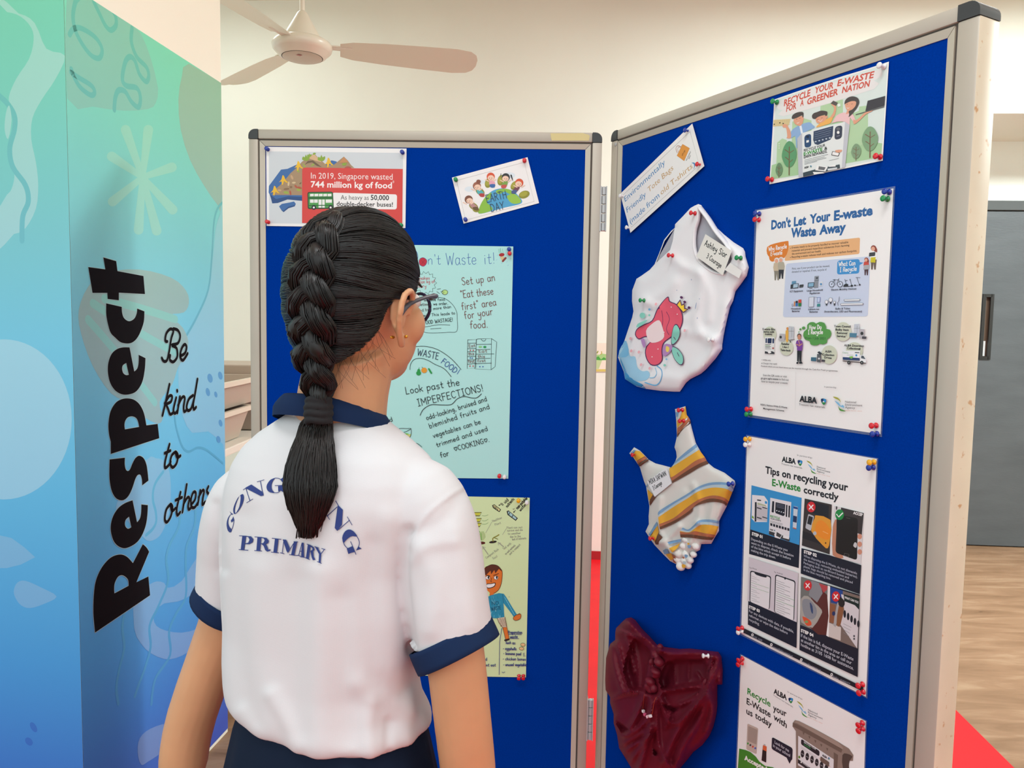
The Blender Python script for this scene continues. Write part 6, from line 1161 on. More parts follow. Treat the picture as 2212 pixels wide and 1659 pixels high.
# plain generic stand-in motif: a pink swirl, turquoise leaves, yellow crown
p.poly([(475, 845), (515, 812), (528, 850), (590, 880), (632, 950), (635, 1030), (600, 1110), (530, 1160), (480, 1200), (465, 1260), (468, 1340), (425, 1385), (365, 1380), (325, 1310), (330, 1230), (390, 1160), (320, 1150), (270, 1170), (238, 1130), (255, 1080), (310, 1045), (380, 1010), (420, 920)], OL, 3); p.poly([(478, 850), (512, 820), (524, 856), (586, 886), (625, 952), (628, 1030), (594, 1104), (525, 1154), (473, 1198), (458, 1260), (461, 1338), (423, 1378), (368, 1373), (332, 1308), (337, 1233), (400, 1152), (320, 1143), (270, 1162), (245, 1128), (260, 1084), (313, 1051), (385, 1016), (426, 924)], PK, 3)
p.line([(500, 940), (525, 1000), (500, 1080), (520, 1130)], 5, OL); p.line([(460, 930), (470, 1010), (460, 1100)], 5, OL); p.poly([(330, 1100), (380, 1040), (440, 1010), (470, 1080), (480, 1150), (430, 1190), (360, 1190)], '#fae3e3', 3)
for x, y in ((540, 900), (590, 960), (380, 1315), (430, 1250), (480, 1110)): p.ell(x, y, 5, 5, '#fbe3e6', 0, 8)
for P in ([(565, 1050), (590, 1045), (615, 1100), (600, 1170), (550, 1220), (538, 1180), (548, 1100)], [(548, 1225), (600, 1250), (640, 1310), (640, 1370), (615, 1385), (570, 1340), (542, 1270)]): p.poly(P, OL, 3); c = (sum(q[0] for q in P) / 7, sum(q[1] for q in P) / 7); p.poly([(c[0] + (q[0] - c[0]) * .9, c[1] + (q[1] - c[1]) * .9) for q in P], TQ, 3)
p.poly([(470, 1230), (500, 1205), (550, 1225), (535, 1270), (490, 1310), (468, 1295)], PU, 2); p.poly([(498, 1225), (525, 1240), (515, 1275), (495, 1265)], '#f3d867', 2); p.line([(560, 1150), (575, 1170)], 5, OL, 0); p.line([(590, 1280), (605, 1310)], 5, OL, 0)
p.poly([(580, 880), (615, 835), (628, 880), (650, 865), (655, 910), (685, 915), (640, 950)], OL); p.poly([(590, 882), (613, 850), (624, 890), (645, 880), (648, 918), (672, 920), (640, 940)], '#f6cf3a')
for x, y in ((625, 820), (652, 858), (688, 905)): p.ell(x, y, 13, 11, OL, 30, 12)
for x, y, r, c in ((300, 970, 24, TQ), (358, 920, 10, '#7fc3e8'), (357, 968, 9, TQ), (485, 1385, 11, TQ), (500, 1335, 8, '#7fc3e8')): p.ell(x, y, r, r, c, 0, 14)
for x, y in ((412, 875), (652, 1095), (200, 1162), (206, 1265), (270, 1275), (288, 1380), (360, 1410)): p.ell(x, y, 10, 13, PK2, 20, 10)
p.poly([(250, 1070), (260, 1040), (300, 1020), (345, 1005), (300, 1050)], TQ, 2); p.poly([(285, 1170), (315, 1165), (325, 1220), (310, 1240)], PU, 2)
for x, y, k in ((745, 890, 30), (708, 672, 6), (757, 992, 8), (775, 832, 4), (587, 760, 4)): p.ell(x, y, 3, k, '#8a9bc0', 10, 8)
shade(p.build('printed_motif', parent=wb))
tg = Print(plR, 0.0185, 0); tg.Z(*Z1)
tg.sheet([(825, 292), (1045, 432), (970, 636), (748, 480)], mat('cream_paper_tag', '#e9e7df', 0.6)); tg.hand('Ashley Sior', 815, 385, 995, 490, 48, 7, BK, .1); tg.hand('3 Courage', 832, 488, 952, 575, 40, 6, BK, .1)
tg.build('name_tag', 'handwritten paper name tag taped inside the neck of the white tote bag', 'name tag', 'name tags on the tote bags')
tp = Print(plR, 0.0195, 0); tp.Z(*Z1); tp.sheet([(1032, 530), (1130, 600), (1105, 660), (985, 590)], mat('white_paper_tape', '#eceae6', 0.6)); under(tp.build('tape_strip'), wb)
for x, y, c, w_, hh in ((1502, 461, 'red', 'at the top of the white tote bag', 1), (1453.5, 552, 'red', 'at the left of the neck of the white tote bag', 1), (1392, 649, 'green', 'at the left edge of the white tote bag', 1), (1601, 557.5, 'green', 'at the right shoulder of the white tote bag', 1), (1540, 734, 'white', 'at the lower right of the white tote bag', 1)): pin(plR, x, y, c, w_, BO + h1(x, y))

# ---- striped bag
Z2 = (1310, 860, 4.148)
out2 = [(615, 98), (645, 92), (708, 72), (720, 150), (752, 215), (765, 270), (800, 400), (850, 490), (910, 580), (965, 625), (1060, 670), (1150, 740), (1155, 775), (1120, 860), (1075, 975), (1040, 1040), (1010, 1100), (1008, 1190), (970, 1250), (940, 1305), (850, 1308), (838, 1360), (760, 1400), (700, 1440), (650, 1500), (570, 1460), (510, 1400), (430, 1315), (385, 1250), (350, 1195), (380, 1130), (378, 1060), (385, 970), (370, 880), (355, 790), (335, 740), (300, 620), (240, 530), (205, 495), (248, 440), (300, 470), (350, 520), (380, 552), (440, 585), (520, 605), (575, 620), (610, 585), (630, 530), (625, 480), (610, 440), (632, 340), (625, 200)]
h2 = cloth(out2, Z2, 0.010, [([(1125, 770), (980, 900), (930, 1100), (900, 1280)], 33, 0.0060), ([(1125, 770), (1030, 950), (1000, 1100)], 28, 0.0050), ([(810, 1120), (780, 1220), (740, 1330)], 28, 0.0070), ([(480, 900), (470, 1050), (500, 1250), (640, 1400)], 31, 0.0050), ([(400, 1230), (520, 1320), (640, 1420)], 31, 0.0060), ([(700, 850), (640, 1000), (660, 1200)], 39, 0.0030), ([(780, 780), (830, 950), (820, 1120)], 31, 0.0040), ([(880, 1130), (860, 1290)], 26, 0.0050), ([(560, 640), (600, 760)], 33, 0.0020), ([(650, 1150), (560, 1250), (480, 1300)], 23, 0.0050)])
m_str = mat('cream_striped_jersey', '#dcd8d2', 0.88, bump=(500, 0.2, 0.0006))
S = [mat('stripe_blue', '#7ba0c4', 0.88), mat('stripe_pale_blue', '#b4c6cf', 0.88), mat('stripe_mustard', '#dfa738', 0.88), mat('stripe_terracotta', '#b0694a', 0.88), mat('stripe_brown', '#6b4634', 0.88)]
sb = bag_root('tote_bag', 'cream tote bag with blue, mustard and brown stripes, below the white bag', 1470, 1070)
p = Print(plR, BO, 4, h2, dl=0); p.Z(*Z2)
L_ = [[p.q(q) for q in out2]]; P = L_[0]; n = len(P); p.raw(L_, m_str)
p.add([plR.px(x, y, BO + h2(x, y)) for x, y in P] + [plR.px(x, y, BO - 0.001) for x, y in P], [(i, (i + 1) % n, n + (i + 1) % n, n + i) for i in range(n)], m_str)
shade(p.build('front_panel', parent=sb))
p = Print(plR, BO + 0.0005, 4, h2, dl=1.6e-4); p.Z(*Z2)
def bands(curves, cols=(0, 1, 2, 3, 4)):
    C = [smooth_path(c, 4) for c in curves]
    for a, b, k in zip(C, C[1:], cols): p.poly(list(a) + list(reversed(b)), S[k])
for c, k in (([(618, 128), (660, 95), (692, 90), (640, 165), (627, 172)], 0), ([(627, 172), (640, 165), (690, 95), (700, 95), (632, 200)], 1), ([(695, 85), (709, 76), (720, 150), (735, 172), (640, 262), (634, 265), (630, 205)], 2), ([(737, 172), (752, 200), (640, 318), (632, 325), (634, 268)], 3), ([(753, 203), (755, 225), (700, 262), (634, 350), (632, 322)], 4)): p.poly(c, c and S[k])
bands([[(618, 562), (700, 490), (804, 408)], [(600, 595), (720, 508), (816, 436)], [(562, 632), (600, 608), (720, 532), (830, 462)], [(572, 708), (600, 700), (700, 632), (800, 560), (882, 530)], [(588, 742), (720, 652), (830, 588), (898, 560)], [(588, 762), (740, 677), (830, 622), (916, 585)]])
bands([[(460, 1035), (480, 1005), (600, 930), (720, 860), (830, 790), (950, 755), (1090, 760), (1140, 800)], [(462, 1050), (600, 952), (720, 882), (830, 812), (950, 778), (1085, 782), (1138, 822)], [(464, 1068), (600, 975), (720, 902), (830, 832), (950, 802), (1060, 810), (1128, 842)], [(470, 1130), (600, 1075), (720, 980), (830, 908), (950, 872), (1050, 890), (1096, 925)], [(475, 1155), (620, 1090), (740, 1010), (830, 935), (930, 900), (1040, 915), (1086, 948)], [(480, 1178), (620, 1115), (760, 1022), (785, 972), (930, 930), (1040, 942), (1074, 968)]])
bands([[(685, 1160), (730, 1178), (780, 1140), (830, 1095), (920, 1088), (1008, 1102)], [(672, 1175), (735, 1190), (785, 1155), (840, 1115), (925, 1112), (1007, 1126)], [(660, 1190), (740, 1202), (790, 1168), (850, 1135), (930, 1136), (1006, 1150)], [(658, 1198), (740, 1205), (790, 1192), (880, 1210), (978, 1226)], [(660, 1222), (760, 1222), (880, 1240), (965, 1250)], [(664, 1248), (750, 1250), (860, 1266), (945, 1272)]])
for c, k in (([(378, 1222), (450, 1105), (458, 1140), (392, 1238)], 0), ([(392, 1238), (458, 1140), (468, 1200), (432, 1290), (405, 1262)], 2), ([(432, 1290), (470, 1215), (502, 1245), (462, 1312), (442, 1312)], 4), ([(372, 765), (352, 790), (362, 800)], 0), ([(366, 815), (415, 865), (385, 920), (376, 910)], 2), ([(415, 868), (440, 885), (388, 965), (384, 928)], 4),
              ([(545, 1290), (600, 1275), (670, 1262), (668, 1285), (560, 1310)], 0), ([(560, 1345), (620, 1320), (660, 1300), (640, 1340), (590, 1385)], 2), ([(505, 1365), (540, 1350), (560, 1390), (520, 1400)], 0), ([(530, 1400), (580, 1390), (600, 1440), (575, 1455)], 2), ([(585, 1395), (618, 1420), (620, 1480), (600, 1470)], 3), ([(248, 462), (215, 490), (232, 515), (262, 470)], 0), ([(262, 470), (232, 515), (268, 565), (345, 520), (300, 475)], 2), ([(345, 520), (268, 565), (282, 592), (368, 540)], 3), ([(372, 545), (282, 592), (296, 614), (382, 556)], 4)): p.poly(c, S[k])
shade(p.build('stripe_print', parent=sb))
def lumps(name, L3, m_, parent, vox=0.0022):             # overlapping soft lumps grown together into one gathered cloth mesh
    bm = bmesh.new()
    for c, r in L3:
        b2 = bmesh.new(); bmesh.ops.create_icosphere(b2, subdivisions=2, radius=1); merge(bm, b2, Matrix.Translation(c) @ Matrix.Diagonal(V(r)).to_4x4() if not isinstance(r, Matrix) else Matrix.Translation(c) @ r)
    o = fuse(name, bm, m_, vox, 12); under(o, parent) if parent is not None else None; return o
def fuse(name, bm, m_, vox, sm=2, fac=0.5):
    me = bpy.data.meshes.new(name); bm.to_mesh(me); bm.free(); t = bpy.data.objects.new('t_' + name, me); COL.objects.link(t)
    r = t.modifiers.new('r', 'REMESH'); r.mode = 'VOXEL'; r.voxel_size = vox
    if sm: s = t.modifiers.new('s', 'SMOOTH'); s.iterations = sm; s.factor = fac
    dg = bpy.context.evaluated_depsgraph_get(); m2 = bpy.data.meshes.new_from_object(t.evaluated_get(dg)); m2.name = name
    bpy.data.objects.remove(t); bpy.data.meshes.remove(me)
    m2.polygons.foreach_set('use_smooth', [True] * len(m2.polygons)); m2.materials.clear()
    c = sum((v.co for v in m2.vertices), V((0, 0, 0))) / max(1, len(m2.vertices)); m2.transform(Matrix.Translation(-c))
    return mesh_obj(name, m2, m_, None, c)
PL = lambda pl, z, x, y, off: pl.px(x / z[2] + z[0], y / z[2] + z[1], off)
LM = []
Rb = Matrix((plR.ex, plR.n, plR.ez)).transposed().to_4x4()
for x, y, r in ((690, 1325, 30), (800, 1330, 32), (650, 1380, 32), (780, 1400, 28), (640, 1440, 34), (750, 1450, 30), (665, 1510, 36), (730, 1500, 30), (710, 1270, 28), (760, 1300, 30), (600, 1420, 20), (710, 1400, 30), (700, 1460, 30)):
    k = r / 4.148 * 0.0012; LM.append((PL(plR, Z2, x, y, BO + 0.010), Rb @ Matrix.Diagonal(V((k * 1.25, k * 0.9, k * 0.95))).to_4x4()))
lumps('gathered_hem', LM, mat('cream_gathered_jersey', '#e9e6e2', 0.85), sb, 0.0018)
p = Print(plR, BO + 0.0225, 0); p.Z(*Z2)
for x, y, r, k in ((742, 1330, 14, 0), (715, 1415, 14, 0), (700, 1475, 13, 1), (692, 1505, 16, 2), (735, 1305, 9, 2), (690, 1430, 8, 3)): p.poly([(x - r, y - r), (x + r, y - r * .6), (x + r * .6, y + r), (x - r * .8, y + r * .9)], S[k], 2)
under(p.build('stripe_ends'), sb)
tg = Print(plR, 0.0125, 0); tg.Z(*Z2); tg.sheet([(540, 618), (585, 762), (432, 885), (365, 748)], mat('white_paper_tag', '#e9e9ec', 0.6)); tg.hand('MIKA SAFWAN', 388, 775, 538, 690, 40, 6, BK, .1); tg.hand('3 Courage', 422, 825, 500, 770, 36, 5.5, BK, .1)
tg.build('name_tag', 'handwritten paper name tag stuck on the striped tote bag', 'name tag', 'name tags on the tote bags')
for x, y, c, w_ in ((1475, 885.5, 'red', 'at the top of the striped bag\'s tall strap'), (1477.5, 909, 'red', 'lower of two on the striped bag\'s tall strap'), (1374.5, 982, 'red', 'on the short left strap of the striped bag'), (1583.5, 1044.5, 'blue', 'at the right corner of the striped bag'), (1413, 1162, 'red', 'at the lower left edge of the striped bag')): pin(plR, x, y, c, w_, BO + h2(x, y))

# ---- maroon bag
BO = 0.0008; Z3 = (1240, 1300, 4.621)
out3 = [(420, 262), (480, 200), (520, 165), (570, 155), (610, 180), (680, 270), (760, 350), (830, 430), (870, 428), (900, 450), (1050, 470), (1160, 466), (1280, 480), (1400, 495), (1440, 500), (1470, 545), (1485, 680), (1480, 825), (1430, 828), (1430, 900), (1430, 1040), (1420, 1130), (1390, 1250), (1350, 1340), (1280, 1430), (1190, 1500), (1120, 1590), (1060, 1659), (1000, 1760), (850, 1830), (700, 1790), (600, 1720), (560, 1640), (450, 1460), (430, 1330), (395, 1210), (395, 1120), (360, 1010), (360, 950), (315, 880), (310, 780), (320, 560), (360, 420), (410, 380), (412, 300)]
mouthL = [(610, 360), (680, 400), (760, 480), (780, 560), (740, 640), (720, 760), (690, 880), (600, 890), (540, 860), (490, 700), (520, 560), (560, 440)]
mouthR = [(920, 600), (1020, 575), (1160, 575), (1300, 570), (1345, 650), (1330, 790), (1200, 835), (1000, 875), (880, 890), (850, 780), (880, 680)]
F3 = [([(520, 190), (650, 300), (800, 420), (860, 480)], 39, 0.0189), ([(860, 480), (1000, 520), (1200, 500), (1400, 530)], 39, 0.0189), ([(450, 310), (560, 330), (680, 360)], 25, 0.0081), ([(430, 400), (480, 620), (560, 880)], 23, 0.0108), ([(530, 330), (560, 500), (600, 700)], 20, 0.0081), ([(370, 460), (420, 700), (480, 880)], 29, 0.0108), ([(600, 430), (640, 650), (650, 860)], 16, 0.0054),
      ([(1450, 560), (1400, 700), (1340, 870)], 29, 0.0162), ([(1380, 540), (1360, 700), (1330, 870)], 16, 0.0108), ([(1475, 620), (1460, 760), (1400, 850)], 20, 0.0095), ([(1000, 600), (1010, 860)], 16, 0.0054), ([(1150, 600), (1140, 830)], 18, 0.0054), ([(1230, 720), (1310, 840)], 20, 0.0081),
      ([(370, 960), (520, 910), (700, 900)], 25, 0.0095), ([(700, 940), (620, 1150), (560, 1260)], 34, 0.0162), ([(400, 1160), (470, 1330), (600, 1300), (740, 1160), (790, 1000)], 29, 0.0149), ([(760, 950), (770, 1200), (700, 1500), (640, 1700)], 34, 0.0175), ([(820, 960), (830, 1250), (850, 1450), (950, 1640)], 27, 0.0135), ([(860, 940), (920, 1150), (1000, 1220), (1130, 1120), (1310, 920)], 27, 0.0162), ([(1320, 920), (1150, 1120), (1000, 1350), (900, 1600)], 39, 0.0189), ([(1330, 920), (1250, 1180), (1100, 1420), (1020, 1640)], 39, 0.0162), ([(1345, 920), (1380, 1100), (1330, 1300)], 34, 0.0135), ([(440, 1440), (600, 1360), (760, 1260)], 25, 0.0108), ([(480, 1520), (620, 1420), (760, 1340)], 20, 0.0095), ([(880, 900), (1050, 870), (1220, 850), (1320, 880)], 27, 0.0135), ([(1060, 1030), (1180, 980), (1290, 900)], 23, 0.0108), ([(560, 1610), (700, 1400), (800, 1250)], 25, 0.0108), ([(920, 1250), (960, 1100), (890, 1000)], 20, 0.0081)]
D3 = [(mouthL, .025), (mouthR, .028), ([(400, 1150), (460, 1200), (560, 1280), (480, 1310), (430, 1250)], .020), ([(860, 1000), (960, 1040), (1060, 1060), (1000, 1120), (920, 1080)], .016), ([(790, 1450), (850, 1500), (830, 1540), (790, 1530)], .018), ([(1240, 930), (1300, 900), (1310, 930), (1250, 970)], .006)]
h3 = cloth(out3, Z3, 0.030, F3, D3, 7.0)
m_mar = mat('maroon_silky_jersey', '#6a1427', 0.5, spec=0.3, vary=0.06, vscale=40)
mb = bag_root('tote_bag', 'maroon knotted tote bag with scalloped trim, lowest of the three bags', 1430, 1500)
p = Print(plR, BO, 3.6, h3, dl=0); p.Z(*Z3); L_ = [[p.q(q) for q in out3]]; P = L_[0]; n = len(P); p.raw(L_, m_mar)
p.add([plR.px(x, y, BO + h3(x, y)) for x, y in P] + [plR.px(x, y, BO - 0.001) for x, y in P], [(i, (i + 1) % n, n + (i + 1) % n, n + i) for i in range(n)], m_mar)
shade(p.build('bag_body', parent=mb))
def lump3(L): return [(PL(plR, Z3, x, y, BO + o_), Rb @ Matrix.Rotation(radians(a), 4, 'Y') @ Matrix.Diagonal(V((rx * .00021, ry * .00021, rz * .00021))).to_4x4()) for x, y, o_, rx, ry, rz, a in L]
lumps('knot', lump3([(820, 520, 0.0380, 55, 60, 40, 20), (850, 600, 0.0420, 60, 66, 48, 30), (780, 600, 0.0380, 30, 50, 50, 0), (815, 690, 0.0420, 66, 60, 34, 12), (820, 735, 0.0400, 56, 55, 34, -20), (760, 790, 0.0420, 64, 60, 44, 10), (740, 840, 0.0400, 44, 50, 50, -10), (800, 870, 0.0380, 40, 50, 50, 0), (765, 880, 0.0360, 56, 50, 40, 0), (860, 450, 0.0340, 40, 40, 36, 40)]), m_mar, mb, 0.0022)
lumps('side_tie', lump3([(1325, 885, 0.0400, 26, 40, 30, 0), (1260, 945, 0.0380, 60, 36, 26, 30), (1290, 990, 0.0360, 30, 36, 50, -20), (1310, 820, 0.0380, 28, 40, 70, 10)]), m_mar, mb, 0.0022)
p = Print(plR, BO + 0.0012, 4, h3); p.Z(*Z3)
m_trim = mat('maroon_lace_trim', '#741a2f', 0.55)
def scallop(P, w):
    Q = smooth_path(P, 6); up, lo = [], []
    for i, (x, y) in enumerate(Q):
        a, b = Q[max(i - 1, 0)], Q[min(i + 1, len(Q) - 1)]; d = V((b[0] - a[0], b[1] - a[1])).normalized(); k = w * (1 + .35 * abs(sin(i * 1.1)))
        up.append((x - d.y * k, y + d.x * k)); lo.append((x + d.y * w * .5, y - d.x * w * .5))
    p.poly(up + lo[::-1], m_trim)
    for i in range(2, len(Q) - 2, 2): p.ell(Q[i][0], Q[i][1], 5, 5, '#3a0e18', 0, 7)
scallop([(370, 960), (430, 945), (500, 925), (580, 905), (640, 898)], 26); shade(p.build('scalloped_trim', parent=mb)); p = Print(plR, BO + 0.0012, 4, h3); p.Z(*Z3); scallop([(420, 275), (470, 270), (540, 300), (600, 340), (665, 372)], 16); shade(p.build('scalloped_trim', parent=mb)); p = Print(plR, BO + 0.0012, 4, h3); p.Z(*Z3); scallop([(1362, 640), (1345, 680), (1335, 720)], 12)
shade(p.build('scalloped_trim', parent=mb))
bm = bmesh.new(); P = smooth_path([(700, 925), (695, 980), (690, 1040), (688, 1080), (705, 1125), (740, 1150), (778, 1120), (800, 1000), (822, 950)], 5); tube(bm, [PL(plR, Z3, x, y, BO + h3(x / 4.621 + 1240, y / 4.621 + 1300) + .004) for x, y in P], 0.0006, 6)
bs = bm_obj('bead_string', bm, mat('orange_bead_cord', '#a83a26', 0.6), None, rel=PL(plR, Z3, 700, 925, BO)); under(bs, mb)
for i, (x, y, c) in enumerate(((692, 1092, '#f1edee'), (708, 1126, '#e0608a'), (735, 1146, '#f3c5d2'), (762, 1140, '#f0e4e8'))):
    bm = bmesh.new(); q = PL(plR, Z3, x, y, BO + h3(x / 4.621 + 1240, y / 4.621 + 1300) + .006); a = .0030; add_box(bm, (-a, -a, -a), (a, a, a), .0006, Matrix.Translation(q) @ Rb @ Matrix.Rotation(i * .4, 4, 'Y'))
    o = bm_obj('bead', bm, ink(c), None, rel=q); o.parent = bs; o.location = o.location - bs.location - mb.location
pin(plR, 1531, 1417, 'white', 'at the right side of the maroon tote bag', BO + h3(1531, 1417) + .001, tilt=(-.3, .1))
# ------------------------------------------------------------------ the girl, seen from behind
YAW, HYAW = radians(28), radians(34)
F = V((sin(YAW), cos(YAW), 0)); R = V((cos(YAW), -sin(YAW), 0)); Zv = V((0, 0, 1))
HF = V((sin(HYAW), cos(HYAW), 0)); HR_ = V((cos(HYAW), -sin(HYAW), 0))
m_skin = mat('warm_skin', '#cf9a72', 0.5, spec=0.35, sss=0.12, vary=0.05, vscale=14)
m_shirt = mat('white_sports_jersey', '#d7d5d7', 0.85, spec=0.1)
_N = m_shirt.node_tree; _t = _N.nodes.new('ShaderNodeTexCoord'); _w = _N.nodes.new('ShaderNodeTexChecker'); _mp = _N.nodes.new('ShaderNodeMapping'); _mp.inputs['Rotation'].default_value = (0, 0.6, 0.5); _w.inputs['Scale'].default_value = 420
_bp = _N.nodes.new('ShaderNodeBump'); _bp.inputs['Strength'].default_value = 0.25; _bp.inputs['Distance'].default_value = 0.0006
_N.links.new(_t.outputs['Object'], _mp.inputs[0]); _N.links.new(_mp.outputs[0], _w.inputs['Vector']); _N.links.new(_w.outputs['Fac'], _bp.inputs['Height']); _N.links.new(_bp.outputs['Normal'], _N.nodes['Principled BSDF'].inputs['Normal'])
m_navy = mat('navy_rib_knit', '#16294a', 0.85, spec=0.15, bump=(260, 0.2, 0.0006)); m_skirt = mat('dark_navy_cloth', '#0f1c30', 0.85, spec=0.15, bump=(300, 0.15, 0.0006))
m_hair = mat('black_hair', '#15100f', 0.42, spec=0.45)
def sring(c, w, d, n=40, e=2.4):
    out = []
    for i in range(n):
        t = 2 * pi * i / n; a, b = cos(t), sin(t)
        out.append(c + R * (w * math.copysign(abs(a) ** (2 / e), a)) + F * (d * math.copysign(abs(b) ** (2 / e), b)))
    return out
def row(y, xl, xr, k, Yc=1.0, e=2.4):
    L, Q = at(xl, y, Yc), at(xr, y, Yc); L.z = Q.z = at((xl + xr) / 2, y, interp([(900, 1.0), (1200, 0.985), (1540, 0.93)], y)).z; half = (Q.x - L.x) / 2
    u = max(p.x for p in sring(V((0, 0, 0)), 1.0, k, 80, e)); w = half / u
    return sring((L + Q) / 2, w, w * k, 40, e)
def ell(bm, c, r, M=None):
    b2 = bmesh.new(); bmesh.ops.create_icosphere(b2, subdivisions=3, radius=1)
    D = Matrix.Diagonal(V(r)).to_4x4(); merge(bm, b2, Matrix.Translation(c) @ ((M.to_4x4() @ D) if M is not None else D))
BODY = Matrix((R, F, Zv)).transposed(); HEAD = Matrix((HR_, HF, Zv)).transposed()
# joints
HC = at(770, 640, 0.995)                                                  # head centre
NK = at(742, 850, 0.995)
shR, shL = at(922, 1045, 0.945), at(520, 1060, 1.065)
cuR, cuL = at(981, 1398, 0.915), at(497, 1305, 1.095)
elR, elL = at(1000, 1560, 0.915), at(415, 1545, 1.10)
dR, dL = V((0.10, 0.16, -1)).normalized(), V((-0.20, 0.02, -1)).normalized()
wrR, wrL = elR + dR * 0.205, elL + dL * 0.205
def H(x, y, z): return HC + HR_ * x + HF * y + Zv * z
def B(c, x, y, z): return c + R * x + F * y + Zv * z

# ---- body: one continuous skin
bm = bmesh.new()
ell(bm, H(0, -0.004, 0.012), (0.072, 0.089, 0.095), HEAD)
ell(bm, H(0, 0.030, -0.052), (0.056, 0.062, 0.062), HEAD); ell(bm, H(0, 0.052, -0.085), (0.030, 0.036, 0.028), HEAD)
ell(bm, H(0.034, 0.052, -0.035), (0.030, 0.028, 0.032), HEAD); ell(bm, H(-0.034, 0.052, -0.035), (0.030, 0.028, 0.032), HEAD)
tube(bm, [H(0, 0.086, 0.004), H(0, 0.094, -0.016), H(0, 0.100, -0.030)], [0.007, 0.009, 0.011], 10); ell(bm, H(0, 0.093, -0.034), (0.014, 0.010, 0.007), HEAD)
ell(bm, H(0, 0.084, -0.056), (0.020, 0.010, 0.006), HEAD); ell(bm, H(0, 0.082, -0.064), (0.017, 0.010, 0.006), HEAD)
for s in (-1, 1):                                                         # ears: rim, lobe, bowl
    e0 = H(0.074 * s, -0.002, -0.028)
    P = [e0 + HR_ * (s * a * 1.15) + HF * b * 1.2 + Zv * c * 1.12 for a, b, c in ((0.000, 0.014, 0.004), (0.006, 0.015, 0.022), (0.012, 0.006, 0.030), (0.016, -0.008, 0.024), (0.016, -0.014, 0.006), (0.011, -0.010, -0.012), (0.005, -0.001, -0.026), (0.000, 0.006, -0.029), (-0.003, 0.009, -0.020))]
    tube(bm, smooth_path(P, 4), [0.0048] * ((len(P) - 1) * 4 + 1), 8)
    ell(bm, e0 + HR_ * (0.002 * s) + HF * -0.002 + Zv * 0.006, (0.0045, 0.015, 0.025), HEAD); ell(bm, e0 + HR_ * (s * 0.003) + HF * 0.003 - Zv * 0.024, (0.005, 0.006, 0.008), HEAD)
nb = at(735, 930, 1.0)
tube(bm, smooth_path([H(0, -0.012, -0.055), (HC + NK) / 2 + V((0, 0.006, -0.02)), NK, nb, nb - Zv * 0.06], 4), [lerp(0.054, 0.062, i / 16) for i in range(17)], 20)
loft(bm, [row(y, a + 12, b - 12, k, 1.0) for y, a, b, k in ((905, 640, 825, .8), (945, 600, 860, .5), (1000, 550, 905, .5), (1060, 520, 915, .54), (1200, 510, 860, .56), (1400, 515, 850, .58), (1600, 540, 880, .60))])
pel = at(690, 1700, 1.0); hip = [B(pel, s * 0.075, 0, -0.06) for s in (-1, 1)]
loft(bm, [sring(B(pel, 0, 0, z), w, d) for z, w, d in ((0.10, 0.105, 0.075), (0.03, 0.115, 0.082), (-0.05, 0.125, 0.09), (-0.10, 0.11, 0.08))])
for s, h_ in zip((-1, 1), hip):
    kn = V((h_.x, h_.y, 0.40)); an = V((h_.x, h_.y - 0.01, 0.075))
    tube(bm, smooth_path([h_, (h_ + kn) / 2, kn, (kn * .6 + an * .4) - F * 0.012, an, an - Zv * 0.03], 4), [interp([(0, .072), (5, .062), (8, .046), (12, .048), (16, .029), (20, .030)], i) for i in range(21)], 16)
    ell(bm, an + F * 0.045 - Zv * 0.052, (0.032, 0.085, 0.022), BODY)
def arm(sh, el, cu, wr, side):
    tube(bm, smooth_path([sh, (sh + cu) / 2, cu, el, (el * .55 + wr * .45), wr], 4), [interp([(0, .034), (4, .036), (8, .0365), (12, .0355), (15, .035), (20, .0215)], i) for i in range(21)], 18)
    d = (wr - el).normalized(); fw_ = (F - d * F.dot(d)).normalized(); out = d.cross(fw_) * side    # palm faces the thigh, thumb forwards
    pc = wr + d * 0.048; Mh = Matrix((fw_, out, d)).transposed()
    ell(bm, pc, (0.034, 0.013, 0.044), Mh); tube(bm, [wr - d * 0.01, wr + d * 0.02, pc], [0.021, 0.021, 0.024], 12, flat=0.75)
    for k, (o, ln) in enumerate(((0.024, 0.060), (0.008, 0.068), (-0.009, 0.063), (-0.024, 0.050))):
        b0 = wr + d * 0.080 + fw_ * o; cv = -out * side * 0 - out
        P = [b0 - d * 0.015, b0 + d * ln * .40 + cv * 0.004, b0 + d * ln * .72 + cv * 0.013, b0 + d * ln * .93 + cv * 0.026]
        tube(bm, smooth_path(P, 3), [lerp(0.0078, 0.0060, i / 9) for i in range(10)], 10); ell(bm, P[-1], (0.0061,) * 3)
    t0 = wr + d * 0.028 + fw_ * 0.022
    tube(bm, smooth_path([t0, t0 + fw_ * 0.016 + d * 0.020 - out * 0.004, t0 + fw_ * 0.020 + d * 0.044 - out * 0.010, t0 + fw_ * 0.017 + d * 0.062 - out * 0.016], 3), [0.011, 0.0105, 0.010, 0.0098, 0.0092, 0.0088, 0.0085, 0.008, 0.0075, 0.006], 10)
arm(shR, elR, cuR, wrR, 1); arm(shL, elL, cuL, wrL, -1)
girl = fuse('person', bm, m_skin, 0.003, 6)
tag(girl, 'girl in a white sports shirt with a long black braid, back turned, facing the boards', 'person')
def wear(name, bm, m_, smooth=True):
    o = bm_obj(name, bm, m_, None, smooth=smooth, rel=HC.copy()); return under(o, girl)

